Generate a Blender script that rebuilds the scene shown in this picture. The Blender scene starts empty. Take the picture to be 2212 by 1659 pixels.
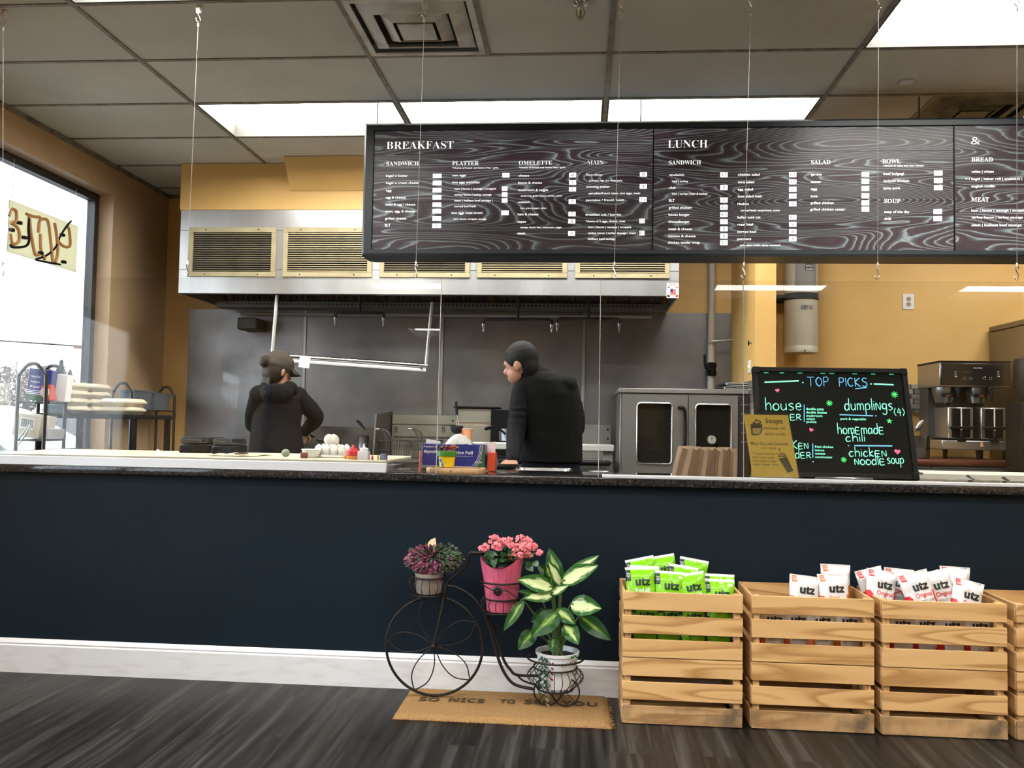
import bpy, bmesh, math, random
from mathutils import Vector, Matrix, Euler, noise as mnoise

scene = bpy.context.scene
COL = scene.collection
random.seed(7)
V = Vector

# ---------------------------------------------------------------- camera
FPX, YAW, PITCH, ROLL, CAMZ = 1873.7, .0798, .0451, .0178, 1.1463
_cy, _sy = math.cos(YAW), math.sin(YAW)
FWD = V((-_sy * math.cos(PITCH), _cy * math.cos(PITCH), math.sin(PITCH)))
_r0 = V((_cy, _sy, 0)); _u0 = _r0.cross(FWD)
RGT = math.cos(ROLL) * _r0 + math.sin(ROLL) * _u0
UPV = math.cos(ROLL) * _u0 - math.sin(ROLL) * _r0
cam_data = bpy.data.cameras.new('camera')
cam_data.sensor_width = 36; cam_data.lens = FPX * 36 / 2212
cam_data.clip_start = .05; cam_data.clip_end = 400
cam = bpy.data.objects.new('camera', cam_data); COL.objects.link(cam)
cam.matrix_world = Matrix(((RGT.x, UPV.x, -FWD.x, 0), (RGT.y, UPV.y, -FWD.y, 0), (RGT.z, UPV.z, -FWD.z, CAMZ), (0, 0, 0, 1)))
scene.camera = cam

# ---------------------------------------------------------------- light levels, world, exposure
SKY = 5.6            # daylight outside the windows
TROFFER = 10.5       # lens of the ceiling lights
EXPO = 1.5
SIGN = 2 ** -EXPO    # lit signs are set by how bright they look
scene.view_settings.view_transform = 'Standard'
scene.view_settings.look = 'None'
scene.view_settings.gamma = 1
scene.view_settings.use_curve_mapping = False
scene.view_settings.exposure = EXPO
scene.cycles.use_denoising = True
scene.cycles.max_bounces = 8
scene.cycles.diffuse_bounces = 4
scene.cycles.glossy_bounces = 4
scene.cycles.transparent_max_bounces = 16
scene.cycles.caustics_reflective = False
scene.cycles.caustics_refractive = False
scene.cycles.sample_clamp_indirect = 6
world = bpy.data.worlds.new('sky'); scene.world = world; world.use_nodes = True
_bg = world.node_tree.nodes['Background']
_bg.inputs[0].default_value = (.86, .93, 1.0, 1); _bg.inputs[1].default_value = SKY


def ray(px, py):
    return FWD * FPX + RGT * (px - 1106) - UPV * (py - 829.5)


def P(px, py, Y):
    """the point of the photograph's pixel that stands at depth Y"""
    d = ray(px, py); t = Y / d.y
    return V((d.x * t, Y, CAMZ + d.z * t))


def PZ(px, py, z):
    d = ray(px, py); t = (z - CAMZ) / d.z
    return V((d.x * t, d.y * t, z))


def PX(px, py, x):
    d = ray(px, py); t = x / d.x
    return V((x, d.y * t, CAMZ + d.z * t))


# ---------------------------------------------------------------- materials
MATS = {}


def srgb(r, g, b):
    f = lambda c: (c / 255 / 12.92) if c <= 10 else ((c / 255 + .055) / 1.055) ** 2.4
    return (f(r), f(g), f(b))


def mat(name, col, rough=.5, metal=0, col2=None, vs=6, stretch=(1, 1, 1), bump=0, bs=150, em=0, spec=.5, coat=0,
        detail=4, lo=.35, hi=.65, rvar=0, bd=.003):
    if name in MATS: return MATS[name]
    m = bpy.data.materials.new(name); m.use_nodes = True; MATS[name] = m
    nt = m.node_tree; N = nt.nodes; L = nt.links
    b = N['Principled BSDF']
    b.inputs['Base Color'].default_value = (*col, 1)
    b.inputs['Roughness'].default_value = rough
    b.inputs['Metallic'].default_value = metal
    b.inputs['Specular IOR Level'].default_value = spec
    b.inputs['Coat Weight'].default_value = coat
    m.diffuse_color = (*col, 1)
    if col2 or bump or rvar:
        tc = N.new('ShaderNodeTexCoord'); mp = N.new('ShaderNodeMapping'); mp.inputs['Scale'].default_value = stretch
        oi = N.new('ShaderNodeObjectInfo'); mm = N.new('ShaderNodeMath'); mm.operation = 'MULTIPLY'; mm.inputs[1].default_value = 50
        L.new(oi.outputs['Random'], mm.inputs[0]); L.new(tc.outputs['Object'], mp.inputs['Vector'])
    if col2 or rvar:
        n = N.new('ShaderNodeTexNoise'); n.noise_dimensions = '4D'; n.inputs['Scale'].default_value = vs; n.inputs['Detail'].default_value = detail
        L.new(mp.outputs[0], n.inputs['Vector']); L.new(mm.outputs[0], n.inputs['W'])
        r = N.new('ShaderNodeValToRGB'); r.color_ramp.elements[0].position = lo; r.color_ramp.elements[1].position = hi
        r.color_ramp.elements[0].color = (*col, 1); r.color_ramp.elements[1].color = (*(col2 or col), 1)
        L.new(n.outputs['Fac'], r.inputs[0])
        if col2: L.new(r.outputs[0], b.inputs['Base Color'])
        if rvar:
            mr = N.new('ShaderNodeMapRange'); mr.inputs[1].default_value = .3; mr.inputs[2].default_value = .7
            mr.inputs[3].default_value = rough - rvar; mr.inputs[4].default_value = rough + rvar
            L.new(n.outputs['Fac'], mr.inputs[0]); L.new(mr.outputs[0], b.inputs['Roughness'])
    if bump:
        n2 = N.new('ShaderNodeTexNoise'); n2.inputs['Scale'].default_value = bs; n2.inputs['Detail'].default_value = 3
        L.new(mp.outputs[0], n2.inputs['Vector'])
        bp = N.new('ShaderNodeBump'); bp.inputs['Strength'].default_value = bump; bp.inputs['Distance'].default_value = bd
        L.new(n2.outputs['Fac'], bp.inputs['Height']); L.new(bp.outputs[0], b.inputs['Normal'])
    if em:
        b.inputs['Emission Color'].default_value = (*col, 1); b.inputs['Emission Strength'].default_value = em * SIGN
    return m


def grain_mat(name, stops, scale, stretch, freq, rough=.5, warp=.0, em=0, knots=0, spec=.5, fine=0, bump=0):
    """wood: the contour lines of a stretched noise, like the growth rings cut by a saw"""
    m = bpy.data.materials.new(name); m.use_nodes = True; MATS[name] = m
    nt = m.node_tree; N = nt.nodes; L = nt.links; b = N['Principled BSDF']
    tc = N.new('ShaderNodeTexCoord'); mp = N.new('ShaderNodeMapping'); mp.inputs['Scale'].default_value = stretch
    oi = N.new('ShaderNodeObjectInfo'); mm = N.new('ShaderNodeMath'); mm.operation = 'MULTIPLY'; mm.inputs[1].default_value = 60
    L.new(oi.outputs['Random'], mm.inputs[0]); L.new(tc.outputs['Object'], mp.inputs['Vector'])
    n = N.new('ShaderNodeTexNoise'); n.noise_dimensions = '4D'; n.inputs['Scale'].default_value = scale; n.inputs['Detail'].default_value = 1.2
    n.inputs['Distortion'].default_value = warp
    L.new(mp.outputs[0], n.inputs['Vector']); L.new(mm.outputs[0], n.inputs['W'])
    val = n.outputs['Fac']
    if knots:
        vo = N.new('ShaderNodeTexVoronoi'); vo.inputs['Scale'].default_value = scale * knots; L.new(mp.outputs[0], vo.inputs['Vector'])
        mr = N.new('ShaderNodeMapRange'); mr.inputs[1].default_value = 0; mr.inputs[2].default_value = .5; mr.inputs[3].default_value = .55; mr.inputs[4].default_value = 0
        mr.interpolation_type = 'SMOOTHSTEP'
        L.new(vo.outputs['Distance'], mr.inputs[0])
        ad = N.new('ShaderNodeMath'); ad.operation = 'ADD'; L.new(val, ad.inputs[0]); L.new(mr.outputs[0], ad.inputs[1]); val = ad.outputs[0]
    mu = N.new('ShaderNodeMath'); mu.operation = 'MULTIPLY'; mu.inputs[1].default_value = freq; L.new(val, mu.inputs[0])
    fr = N.new('ShaderNodeMath'); fr.operation = 'FRACT'; L.new(mu.outputs[0], fr.inputs[0])
    n3 = N.new('ShaderNodeTexNoise'); n3.inputs['Scale'].default_value = scale * 9; n3.inputs['Detail'].default_value = 3
    L.new(mp.outputs[0], n3.inputs['Vector'])
    mx = N.new('ShaderNodeMath'); mx.operation = 'MULTIPLY_ADD'; mx.inputs[1].default_value = fine; L.new(n3.outputs['Fac'], mx.inputs[0]); L.new(fr.outputs[0], mx.inputs[2])
    r = N.new('ShaderNodeValToRGB'); cr = r.color_ramp
    while len(cr.elements) < len(stops): cr.elements.new(.5)
    for e, (p, c) in zip(cr.elements, stops): e.position = p; e.color = (*c, 1)
    L.new(mx.outputs[0], r.inputs[0]); L.new(r.outputs[0], b.inputs['Base Color'])
    b.inputs['Roughness'].default_value = rough; b.inputs['Specular IOR Level'].default_value = spec
    if em:
        n4 = N.new('ShaderNodeTexNoise'); n4.inputs['Scale'].default_value = 2.2; n4.inputs['Detail'].default_value = 1
        mp2 = N.new('ShaderNodeMapping'); mp2.inputs['Scale'].default_value = (.55, 1, 1.1); L.new(tc.outputs['Object'], mp2.inputs['Vector']); L.new(mp2.outputs[0], n4.inputs['Vector'])
        mr = N.new('ShaderNodeMapRange'); mr.inputs[1].default_value = .38; mr.inputs[2].default_value = .62; mr.inputs[3].default_value = em * .25 * SIGN; mr.inputs[4].default_value = em * 1.5 * SIGN  # uneven backlight painted as noise in the emission, no tubes behind
        L.new(n4.outputs['Fac'], mr.inputs[0]); L.new(mr.outputs[0], b.inputs['Emission Strength']); L.new(r.outputs[0], b.inputs['Emission Color'])
    if bump:
        bp = N.new('ShaderNodeBump'); bp.inputs['Strength'].default_value = bump; bp.inputs['Distance'].default_value = .002
        L.new(fr.outputs[0], bp.inputs['Height']); L.new(bp.outputs[0], b.inputs['Normal'])
    return m


def emit_mat(name, col, s):
    m = bpy.data.materials.new(name); m.use_nodes = True; MATS[name] = m
    nt = m.node_tree; nt.nodes.remove(nt.nodes['Principled BSDF'])
    e = nt.nodes.new('ShaderNodeEmission'); e.inputs[0].default_value = (*col, 1); e.inputs[1].default_value = s
    nt.links.new(e.outputs[0], nt.nodes['Material Output'].inputs[0]); return m


def pane_mat(name, tint, refl=1.0, ior=1.5, rough=0.0):
    """clear pane: what is behind it shows through, and its face mirrors by the angle"""
    m = bpy.data.materials.new(name); m.use_nodes = True; MATS[name] = m
    nt = m.node_tree; N = nt.nodes; L = nt.links; N.remove(N['Principled BSDF'])
    tr = N.new('ShaderNodeBsdfTransparent'); tr.inputs[0].default_value = (*tint, 1)
    gl = N.new('ShaderNodeBsdfGlossy'); gl.inputs['Roughness'].default_value = rough
    fr = N.new('ShaderNodeFresnel'); fr.inputs[0].default_value = ior
    mu = N.new('ShaderNodeMath'); mu.operation = 'MULTIPLY'; mu.inputs[1].default_value = refl; mu.use_clamp = True
    mx = N.new('ShaderNodeMixShader'); L.new(fr.outputs[0], mu.inputs[0]); L.new(mu.outputs[0], mx.inputs[0])
    L.new(tr.outputs[0], mx.inputs[1]); L.new(gl.outputs[0], mx.inputs[2]); L.new(mx.outputs[0], N['Material Output'].inputs[0])
    return m


# ---------------------------------------------------------------- mesh building
WORLD = {}      # object name -> world matrix of its frame


class B:
    """collects shapes in world coordinates; obj() links them as ONE mesh object"""

    def __init__(s): s.bm = bmesh.new(); s.uv = None

    def face(s, vs, mi=0, smooth=False):
        try:
            f = s.bm.faces.new(vs); f.material_index = mi; f.smooth = smooth; return f
        except ValueError: return None

    def poly(s, pts, mi=0): return s.face([s.bm.verts.new(p) for p in pts], mi)

    def box(s, a, b, mi=0, bev=0, M=None, seg=1):
        (x0, y0, z0), (x1, y1, z1) = a, b
        pts = [V(p) for p in ((x0, y0, z0), (x1, y0, z0), (x1, y1, z0), (x0, y1, z0), (x0, y0, z1), (x1, y0, z1), (x1, y1, z1), (x0, y1, z1))]
        if M: pts = [M @ p for p in pts]
        return s.hexa(pts, mi, bev, seg)

    def hexa(s, pts, mi=0, bev=0, seg=1):
        v = [s.bm.verts.new(p) for p in pts]
        fs = [s.face([v[i] for i in q], mi) for q in ((3, 2, 1, 0), (4, 5, 6, 7), (0, 1, 5, 4), (1, 2, 6, 5), (2, 3, 7, 6), (3, 0, 4, 7))]
        if bev:
            ed = list({e for f in fs for e in f.edges})
            r = bmesh.ops.bevel(s.bm, geom=ed, offset=bev, segments=seg, affect='EDGES', profile=.5)
            for f in r['faces']: f.material_index = mi; f.smooth = True
        return fs

    def tube(s, pts, r, n=8, mi=0, closed=False, caps=True, flat=1.0):
        pts = [V(p) for p in pts]; k = len(pts)
        rr = r if isinstance(r, (list, tuple)) else [r] * k
        T = []
        for i in range(k):
            a = pts[(i - 1) % k] if (closed or i > 0) else pts[i]; b = pts[(i + 1) % k] if (closed or i < k - 1) else pts[i]
            t = (b - a); T.append(t.normalized() if t.length > 1e-9 else V((0, 0, 1)))
        nrm = T[0].orthogonal().normalized()
        rings = []
        for i in range(k):
            nrm = (nrm - T[i] * nrm.dot(T[i]))
            nrm = nrm.normalized() if nrm.length > 1e-6 else T[i].orthogonal().normalized()
            bn = T[i].cross(nrm)
            rings.append([s.bm.verts.new(pts[i] + (nrm * math.cos(2 * math.pi * j / n) + bn * math.sin(2 * math.pi * j / n) * flat) * rr[i]) for j in range(n)])
        m = k if closed else k - 1
        for i in range(m):
            a, b = rings[i], rings[(i + 1) % k]
            off = 0
            if closed and i == k - 1:
                off = min(range(n), key=lambda o: (a[0].co - b[o].co).length)
            for j in range(n): s.face([a[j], a[(j + 1) % n], b[(j + 1 + off) % n], b[(j + off) % n]], mi, True)
        if caps and not closed:
            s.face(rings[0][::-1], mi); s.face(rings[-1], mi)
        return s

    def cyl(s, p0, p1, r0, r1=None, n=20, mi=0, caps=True):
        return s.tube([p0, p1], [r0, r0 if r1 is None else r1], n, mi, caps=caps)

    def rings(s, rings, mi=0, cap0=True, cap1=True, close=True, smooth=True):
        rv = [[s.bm.verts.new(p) for p in r] for r in rings]; n = len(rv[0])
        for a, b in zip(rv, rv[1:]):
            for j in range(n if close else n - 1): s.face([a[j], a[(j + 1) % n], b[(j + 1) % n], b[j]], mi, smooth)
        if cap0: s.face(rv[0][::-1], mi)
        if cap1: s.face(rv[-1], mi)
        return rv

    def lathe(s, prof, c, n=24, mi=0, M=None, cap0=True, cap1=True, sx=1, sy=1):
        c = V(c); rs = []
        for r, z in prof:
            ring = [V((r * math.cos(2 * math.pi * j / n) * sx, r * math.sin(2 * math.pi * j / n) * sy, z)) for j in range(n)]
            rs.append([(M @ p if M else p) + c for p in ring])
        s.rings(rs, mi, cap0, cap1); return s

    def ball(s, c, r, n=16, mi=0, M=None, squash=(1, 1, 1)):
        k = max(5, n // 2); prof = []
        c = V(c); rs = []
        for i in range(k + 1):
            a = -math.pi / 2 + math.pi * i / k; q = max(math.cos(a), .02)
            ring = [V((r * q * math.cos(2 * math.pi * j / n) * squash[0], r * q * math.sin(2 * math.pi * j / n) * squash[1], r * math.sin(a) * squash[2])) for j in range(n)]
            rs.append([(M @ p if M else p) + c for p in ring])
        s.rings(rs, mi); return s

    def prism(s, poly, o, u, v, depth, mi=0, bev=0):
        """outline (2-D, counter-clockwise) in the frame o,u,v, given thickness along u x v"""
        o, u, v = V(o), V(u), V(v); w = u.cross(v).normalized() * depth
        a = [s.bm.verts.new(o + u * x + v * y) for x, y in poly]; b = [s.bm.verts.new(o + u * x + v * y + w) for x, y in poly]
        fs = [s.face(a[::-1], mi), s.face(b, mi)]
        n = len(a)
        for i in range(n): fs.append(s.face([a[i], a[(i + 1) % n], b[(i + 1) % n], b[i]], mi))
        if bev:
            ed = list({e for f in fs if f for e in f.edges})
            bmesh.ops.bevel(s.bm, geom=ed, offset=bev, segments=1, affect='EDGES')
        return s

    def text(s, body, o, u, v, size, mi=0, width=None, align='L', offset=0, lift=.0008, ext=0, warp=None, shear=0):
        """lettering whose baseline starts at o and runs along u; size = height of a capital"""
        vs, fs, w = glyphs(body, offset, shear)
        k = size / .7; kx = k if width is None else width / max(w, 1e-6)
        o, u, v = V(o), V(u).normalized(), V(v).normalized(); nn = u.cross(v)
        dx = 0 if align == 'L' else (-w * kx / 2 if align == 'C' else -w * kx)
        nv = []
        for x, y in vs:
            if warp: nv.append(s.bm.verts.new(warp(x * kx + dx, y * k)))
            else: nv.append(s.bm.verts.new(o + u * (x * kx + dx) + v * (y * k) + nn * lift))
        for f in fs: s.face([nv[i] for i in f], mi)
        return w * kx

    def grid(s, fn, nu, nv, mi=0, smooth=True, matfn=None, uv=False):
        g = [[s.bm.verts.new(fn(i / nu, j / nv)) for i in range(nu + 1)] for j in range(nv + 1)]
        lay = (s.bm.loops.layers.uv.get('UVMap') or s.bm.loops.layers.uv.new('UVMap')) if uv else None
        for j in range(nv):
            for i in range(nu):
                f = s.face([g[j][i], g[j][i + 1], g[j + 1][i + 1], g[j + 1][i]], matfn((i + .5) / nu, (j + .5) / nv) if matfn else mi, smooth)
                if lay and f:
                    for l, (a, b) in zip(f.loops, ((i, j), (i + 1, j), (i + 1, j + 1), (i, j + 1))): l[lay].uv = (a / nu, b / nv)
        return g

    def obj(s, name, mats, parent=None, sharp=38, origin=None, doubles=False, mods=None):
        bm = s.bm
        if doubles: bmesh.ops.remove_doubles(bm, verts=bm.verts, dist=1e-5)
        bmesh.ops.recalc_face_normals(bm, faces=bm.faces)
        if parent is not None: M = WORLD[parent.name]
        else:
            if origin is None:
                lo = V((min(v.co[i] for v in bm.verts) for i in range(3))); hi = V((max(v.co[i] for v in bm.verts) for i in range(3)))
                origin = V(((lo.x + hi.x) / 2, (lo.y + hi.y) / 2, lo.z))
            M = Matrix.Translation(origin)
        bm.transform(M.inverted())
        for f in bm.faces: f.smooth = True
        me = bpy.data.meshes.new(name); bm.to_mesh(me); bm.free()
        me.set_sharp_from_angle(angle=math.radians(sharp))
        for m in (mats if isinstance(mats, (list, tuple)) else [mats]): me.materials.append(m)
        o = bpy.data.objects.new(name, me); COL.objects.link(o)
        if parent is not None: o.parent = parent
        else: o.matrix_world = M
        WORLD[o.name] = M
        return o


_GL = {}


def glyphs(body, offset=0, shear=0):
    k = (body, offset, shear)
    if k in _GL: return _GL[k]
    c = bpy.data.curves.new('lettering', 'FONT'); c.body = body; c.size = 1; c.offset = offset; c.shear = shear; c.resolution_u = 3; c.fill_mode = 'FRONT'
    o = bpy.data.objects.new('lettering', c)
    me = bpy.data.meshes.new_from_object(o)
    vs = [(v.co.x, v.co.y) for v in me.vertices]; fs = [list(p.vertices) for p in me.polygons]
    bpy.data.objects.remove(o); bpy.data.curves.remove(c); bpy.data.meshes.remove(me)
    x0 = min((x for x, y in vs), default=0); w = max((x for x, y in vs), default=0) - x0
    _GL[k] = ([(x - x0, y) for x, y in vs], fs, w); return _GL[k]


def bold_serif(t): return ''.join(chr(0x1D400 + ord(c) - 65) if 'A' <= c <= 'Z' else c for c in t)
def bold_sans(t): return ''.join(chr(0x1D5D4 + ord(c) - 65) if 'A' <= c <= 'Z' else chr(0x1D5EE + ord(c) - 97) if 'a' <= c <= 'z' else chr(0x1D7EC + ord(c) - 48) if '0' <= c <= '9' else c for c in t)


def tag(o, label, cat, group=None, kind=None):
    o['label'] = label; o['category'] = cat
    if group: o['group'] = group
    if kind: o['kind'] = kind
    return o


def thing(name, label, cat, loc=(0, 0, 0), group=None, rot=None):
    o = bpy.data.objects.new(name, None); o.empty_display_size = .05; COL.objects.link(o)
    M = Matrix.Translation(loc)
    if rot: M = M @ Euler(rot).to_matrix().to_4x4()
    o.matrix_world = M; WORLD[o.name] = M
    return tag(o, label, cat, group)


def struct(o): o['kind'] = 'structure'; return o


def dup(root, loc, rot=(0, 0, 0), label=None, group=None, scale=None):
    r = root.copy(); COL.objects.link(r)
    M = Matrix.LocRotScale(V(loc), Euler(rot), V(scale) if scale else None)
    r.matrix_world = M; WORLD[r.name] = M
    if label: r['label'] = label
    if group: r['group'] = group
    for ch in list(root.children):
        c = ch.copy(); COL.objects.link(c); c.parent = r
        for g in list(ch.children):
            d = g.copy(); COL.objects.link(d); d.parent = c
    return r


def crom(pts, k=8, closed=False):
    """smooth curve through the points"""
    pts = [V(p) for p in pts]; n = len(pts); out = []
    for i in range(n if closed else n - 1):
        p0 = pts[(i - 1) % n] if closed or i > 0 else pts[0] * 2 - pts[1]
        p1 = pts[i]; p2 = pts[(i + 1) % n]
        p3 = pts[(i + 2) % n] if closed or i < n - 2 else pts[-1] * 2 - pts[-2]
        for j in range(k):
            t = j / k
            out.append(.5 * ((2 * p1) + (p2 - p0) * t + (2 * p0 - 5 * p1 + 4 * p2 - p3) * t * t + (3 * p1 - p0 - 3 * p2 + p3) * t ** 3))
    if not closed: out.append(pts[-1])
    return out


def circ(c, r, n=32, u=(1, 0, 0), v=(0, 1, 0)):
    c, u, v = V(c), V(u), V(v)
    return [c + u * (r * math.cos(2 * math.pi * i / n)) + v * (r * math.sin(2 * math.pi * i / n)) for i in range(n)]


def slab(name, a, b, m, parent=None, bev=0): 
    q = B(); q.box(a, b, 0, bev); return q.obj(name, m, parent)
# ---------------------------------------------------------------- shared materials
yellow = mat('yellow wall paint', (.62, .38, .122), .55, col2=(.68, .43, .15), vs=2.5, bump=.12, bs=90)
navy = mat('navy wall paint', (.0062, .0128, .0205), .5, col2=(.0072, .0145, .023), vs=3, bump=.05, bs=120, spec=.16)
dim_yellow = mat('yellow paint in dim cool light', (.47, .325, .19), .55, col2=(.52, .365, .22), vs=2.5, bump=.12, bs=90)  # same yellow paint; dim, cool window light put into the colour
white_paint = mat('white trim paint', (.74, .75, .78), .4, col2=(.62, .61, .6), vs=9, stretch=(1, 1, 4), lo=.5, hi=.8)
tile_m = mat('ceiling tile', (.62, .61, .575), .9, col2=(.53, .52, .485), vs=1.6, bump=.25, bs=260)
tbar_m = mat('ceiling rail', (.24, .215, .18), .6, col2=(.08, .065, .05), vs=14, lo=.45, hi=.75)
steel = mat('brushed steel', (.46, .46, .46), .36, .95, col2=(.33, .33, .335), vs=5, stretch=(1, 1, .25), rvar=.09)
steel_wall = mat('smoky steel cladding', (.30, .30, .305), .42, .9, col2=(.14, .14, .145), vs=1.6, stretch=(1.2, 1, 1.1), rvar=.1, lo=.3, hi=.7)
bright_steel = mat('bright steel', (.66, .66, .66), .22, 1.0, rvar=.06, vs=8)
hood_steel = mat('hood steel', (.70, .70, .70), .34, .85, col2=(.52, .53, .54), vs=1.8, stretch=(2.5, 1, .3), rvar=.1)
dark_steel = mat('dark greasy steel', (.055, .052, .05), .55, .4, col2=(.025, .024, .022), vs=8)
chrome = mat('chrome', (.75, .75, .76), .12, 1.0)
alu = mat('white aluminium', (.72, .75, .80), .35, .35)
black = mat('black plastic', (.005, .005, .0055), .45, spec=.14)
black_matte = mat('black cloth', (.010, .010, .011), .85, bump=.3, bs=400)
white = mat('white plastic', (.75, .75, .74), .4)
cream = mat('cream paint', (.38, .325, .19), .5, col2=(.30, .25, .14), vs=7)
iron = mat('wrought iron', (.010, .0075, .006), .5, .4, bump=.3, bs=300)
pine = grain_mat('pine along', [(0, (.68, .43, .195)), (.5, (.62, .375, .16)), (.84, (.40, .205, .07)), (1, (.66, .41, .18))], 1.5, (.9, 7, 7), 4, .5, .6, fine=.22, knots=.9)
pine_y = grain_mat('pine across', [(0, (.62, .40, .185)), (.55, (.56, .34, .15)), (.86, (.42, .24, .09)), (1, (.6, .38, .17))], 2.0, (5.5, .55, 5.5), 5, .5, .35, fine=.25)
pine_z = grain_mat('pine upright', [(0, (.62, .40, .185)), (.6, (.54, .33, .14)), (.86, (.40, .22, .085)), (1, (.6, .38, .17))], 2.0, (6, 6, .6), 5, .5, .35, fine=.25)
pale_wood = grain_mat('board wood', [(0, (.48, .30, .15)), (.6, (.44, .26, .12)), (.9, (.33, .18, .07)), (1, (.46, .28, .13))], 3, (.6, 6, 6), 4, .5, .2, fine=.3)
paper_white = mat('white paper', (.70, .69, .68), .7)
kraft = mat('kraft paper', (.34, .225, .14), .75, col2=(.29, .185, .11), vs=18, stretch=(1, 1, .3), bump=.15, bs=120)
kraft_shaded = mat('kraft shaded fold', (.22, .14, .085), .75)
skin = mat('skin', (.42, .22, .145), .5, col2=(.36, .17, .11), vs=14)
foam = mat('cream foam', (.62, .56, .43), .6, col2=(.55, .49, .36), vs=12)
glass_dark = mat('dark oven glass', (.008, .009, .009), .06, spec=.6)
ink_white = mat('white ink', (.8, .8, .8), .5)
ink_black = mat('black ink', (.012, .012, .013), .5)
red_plastic = mat('red plastic', (.55, .03, .045), .35)
orange_m = mat('orange card', (.62, .14, .04), .5)
foil_blue = mat('blue carton', (.018, .024, .17), .35)
green_card = mat('green carton', (.02, .085, .03), .4)

# floor: planks laid towards the counter
fl = bpy.data.materials.new('dark plank floor'); fl.use_nodes = True
def _floor(m):
    nt = m.node_tree; N = nt.nodes; L = nt.links; b = N['Principled BSDF']
    tc = N.new('ShaderNodeTexCoord'); mp = N.new('ShaderNodeMapping'); mp.inputs['Rotation'].default_value = (0, 0, math.radians(90))
    L.new(tc.outputs['Object'], mp.inputs[0])
    br = N.new('ShaderNodeTexBrick'); br.inputs['Scale'].default_value = 1; br.inputs['Brick Width'].default_value = 1.22; br.inputs['Row Height'].default_value = .152
    br.inputs['Mortar Size'].default_value = .0012; br.offset = .37; br.inputs['Bias'].default_value = 0
    br.inputs['Color1'].default_value = (.0, .0, .0, 1); br.inputs['Color2'].default_value = (1, 1, 1, 1); br.inputs['Mortar'].default_value = (.3, .3, .3, 1)
    L.new(mp.outputs[0], br.inputs['Vector'])
    mp2 = N.new('ShaderNodeMapping'); mp2.inputs['Scale'].default_value = (22, 1.0, 1); L.new(tc.outputs['Object'], mp2.inputs[0])
    off = N.new('ShaderNodeMath'); off.operation = 'MULTIPLY'; off.inputs[1].default_value = 40; L.new(br.outputs['Color'], off.inputs[0])
    n = N.new('ShaderNodeTexNoise'); n.noise_dimensions = '4D'; n.inputs['Scale'].default_value = 1.2; n.inputs['Detail'].default_value = 7; n.inputs['Roughness'].default_value = .65
    n.inputs['Distortion'].default_value = .5
    L.new(mp2.outputs[0], n.inputs['Vector']); L.new(off.outputs[0], n.inputs['W'])
    r = N.new('ShaderNodeValToRGB'); cr = r.color_ramp; cr.elements[0].position = .3; cr.elements[1].position = .72
    cr.elements[0].color = (.003, .0027, .0026, 1); cr.elements[1].color = (.056, .051, .047, 1)
    e = cr.elements.new(.5); e.color = (.0125, .0115, .0108, 1)
    L.new(n.outputs['Fac'], r.inputs[0])
    mr = N.new('ShaderNodeMapRange'); mr.inputs[3].default_value = .5; mr.inputs[4].default_value = 1.5; L.new(br.outputs['Color'], mr.inputs[0])
    mx = N.new('ShaderNodeMix'); mx.data_type = 'RGBA'; mx.blend_type = 'MULTIPLY'; mx.inputs[0].default_value = 1
    L.new(r.outputs[0], mx.inputs[6]); L.new(mr.outputs[0], mx.inputs[7]); L.new(mx.outputs[2], b.inputs['Base Color'])
    b.inputs['Roughness'].default_value = .40; b.inputs['Specular IOR Level'].default_value = .2
    bp = N.new('ShaderNodeBump'); bp.inputs['Strength'].default_value = .35; bp.inputs['Distance'].default_value = .002; L.new(n.outputs['Fac'], bp.inputs['Height']); L.new(bp.outputs[0], b.inputs['Normal'])
_floor(fl)
# polished black granite
gr = bpy.data.materials.new('black granite'); gr.use_nodes = True
def _granite(m):
    nt = m.node_tree; N = nt.nodes; L = nt.links; b = N['Principled BSDF']; tc = N.new('ShaderNodeTexCoord')
    n = N.new('ShaderNodeTexNoise'); n.inputs['Scale'].default_value = 75; n.inputs['Detail'].default_value = 5; n.inputs['Roughness'].default_value = .7; L.new(tc.outputs['Object'], n.inputs['Vector'])
    r = N.new('ShaderNodeValToRGB'); cr = r.color_ramp; cr.elements[0].position = .42; cr.elements[0].color = (.008, .008, .009, 1); cr.elements[1].position = .78; cr.elements[1].color = (.16, .16, .165, 1)
    e = cr.elements.new(.6); e.color = (.03, .03, .032, 1)
    L.new(n.outputs['Fac'], r.inputs[0]); L.new(r.outputs[0], b.inputs['Base Color']); b.inputs['Roughness'].default_value = .08
_granite(gr)

# ---------------------------------------------------------------- the room
XL, XR, YF, YB, ZC = -3.47, 4.6, -5.6, 6.95, 3.006
GX, GY = -2.3225, 4.2911        # a crossing of the ceiling grid (cells 1.22 x 0.61)
struct(slab('floor', (XL - .2, YF - .2, -.12), (XR + .2, YB + .2, 0), fl))


def wall_x(name, x0, x1, ya, yb, openings, m, ztop=3.3):
    """wall across X with window openings (y0, y1, z0, z1)"""
    q = B(); ys = sorted({ya, yb, *[o[0] for o in openings], *[o[1] for o in openings]})
    for a, b in zip(ys, ys[1:]):
        z = 0
        for o in sorted([o for o in openings if o[0] <= a and o[1] >= b], key=lambda o: o[2]):
            if o[2] > z: q.box((x0, a, z), (x1, b, o[2]))
            z = o[3]
        q.box((x0, a, z), (x1, b, ztop))
    return struct(q.obj(name, m))


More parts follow.
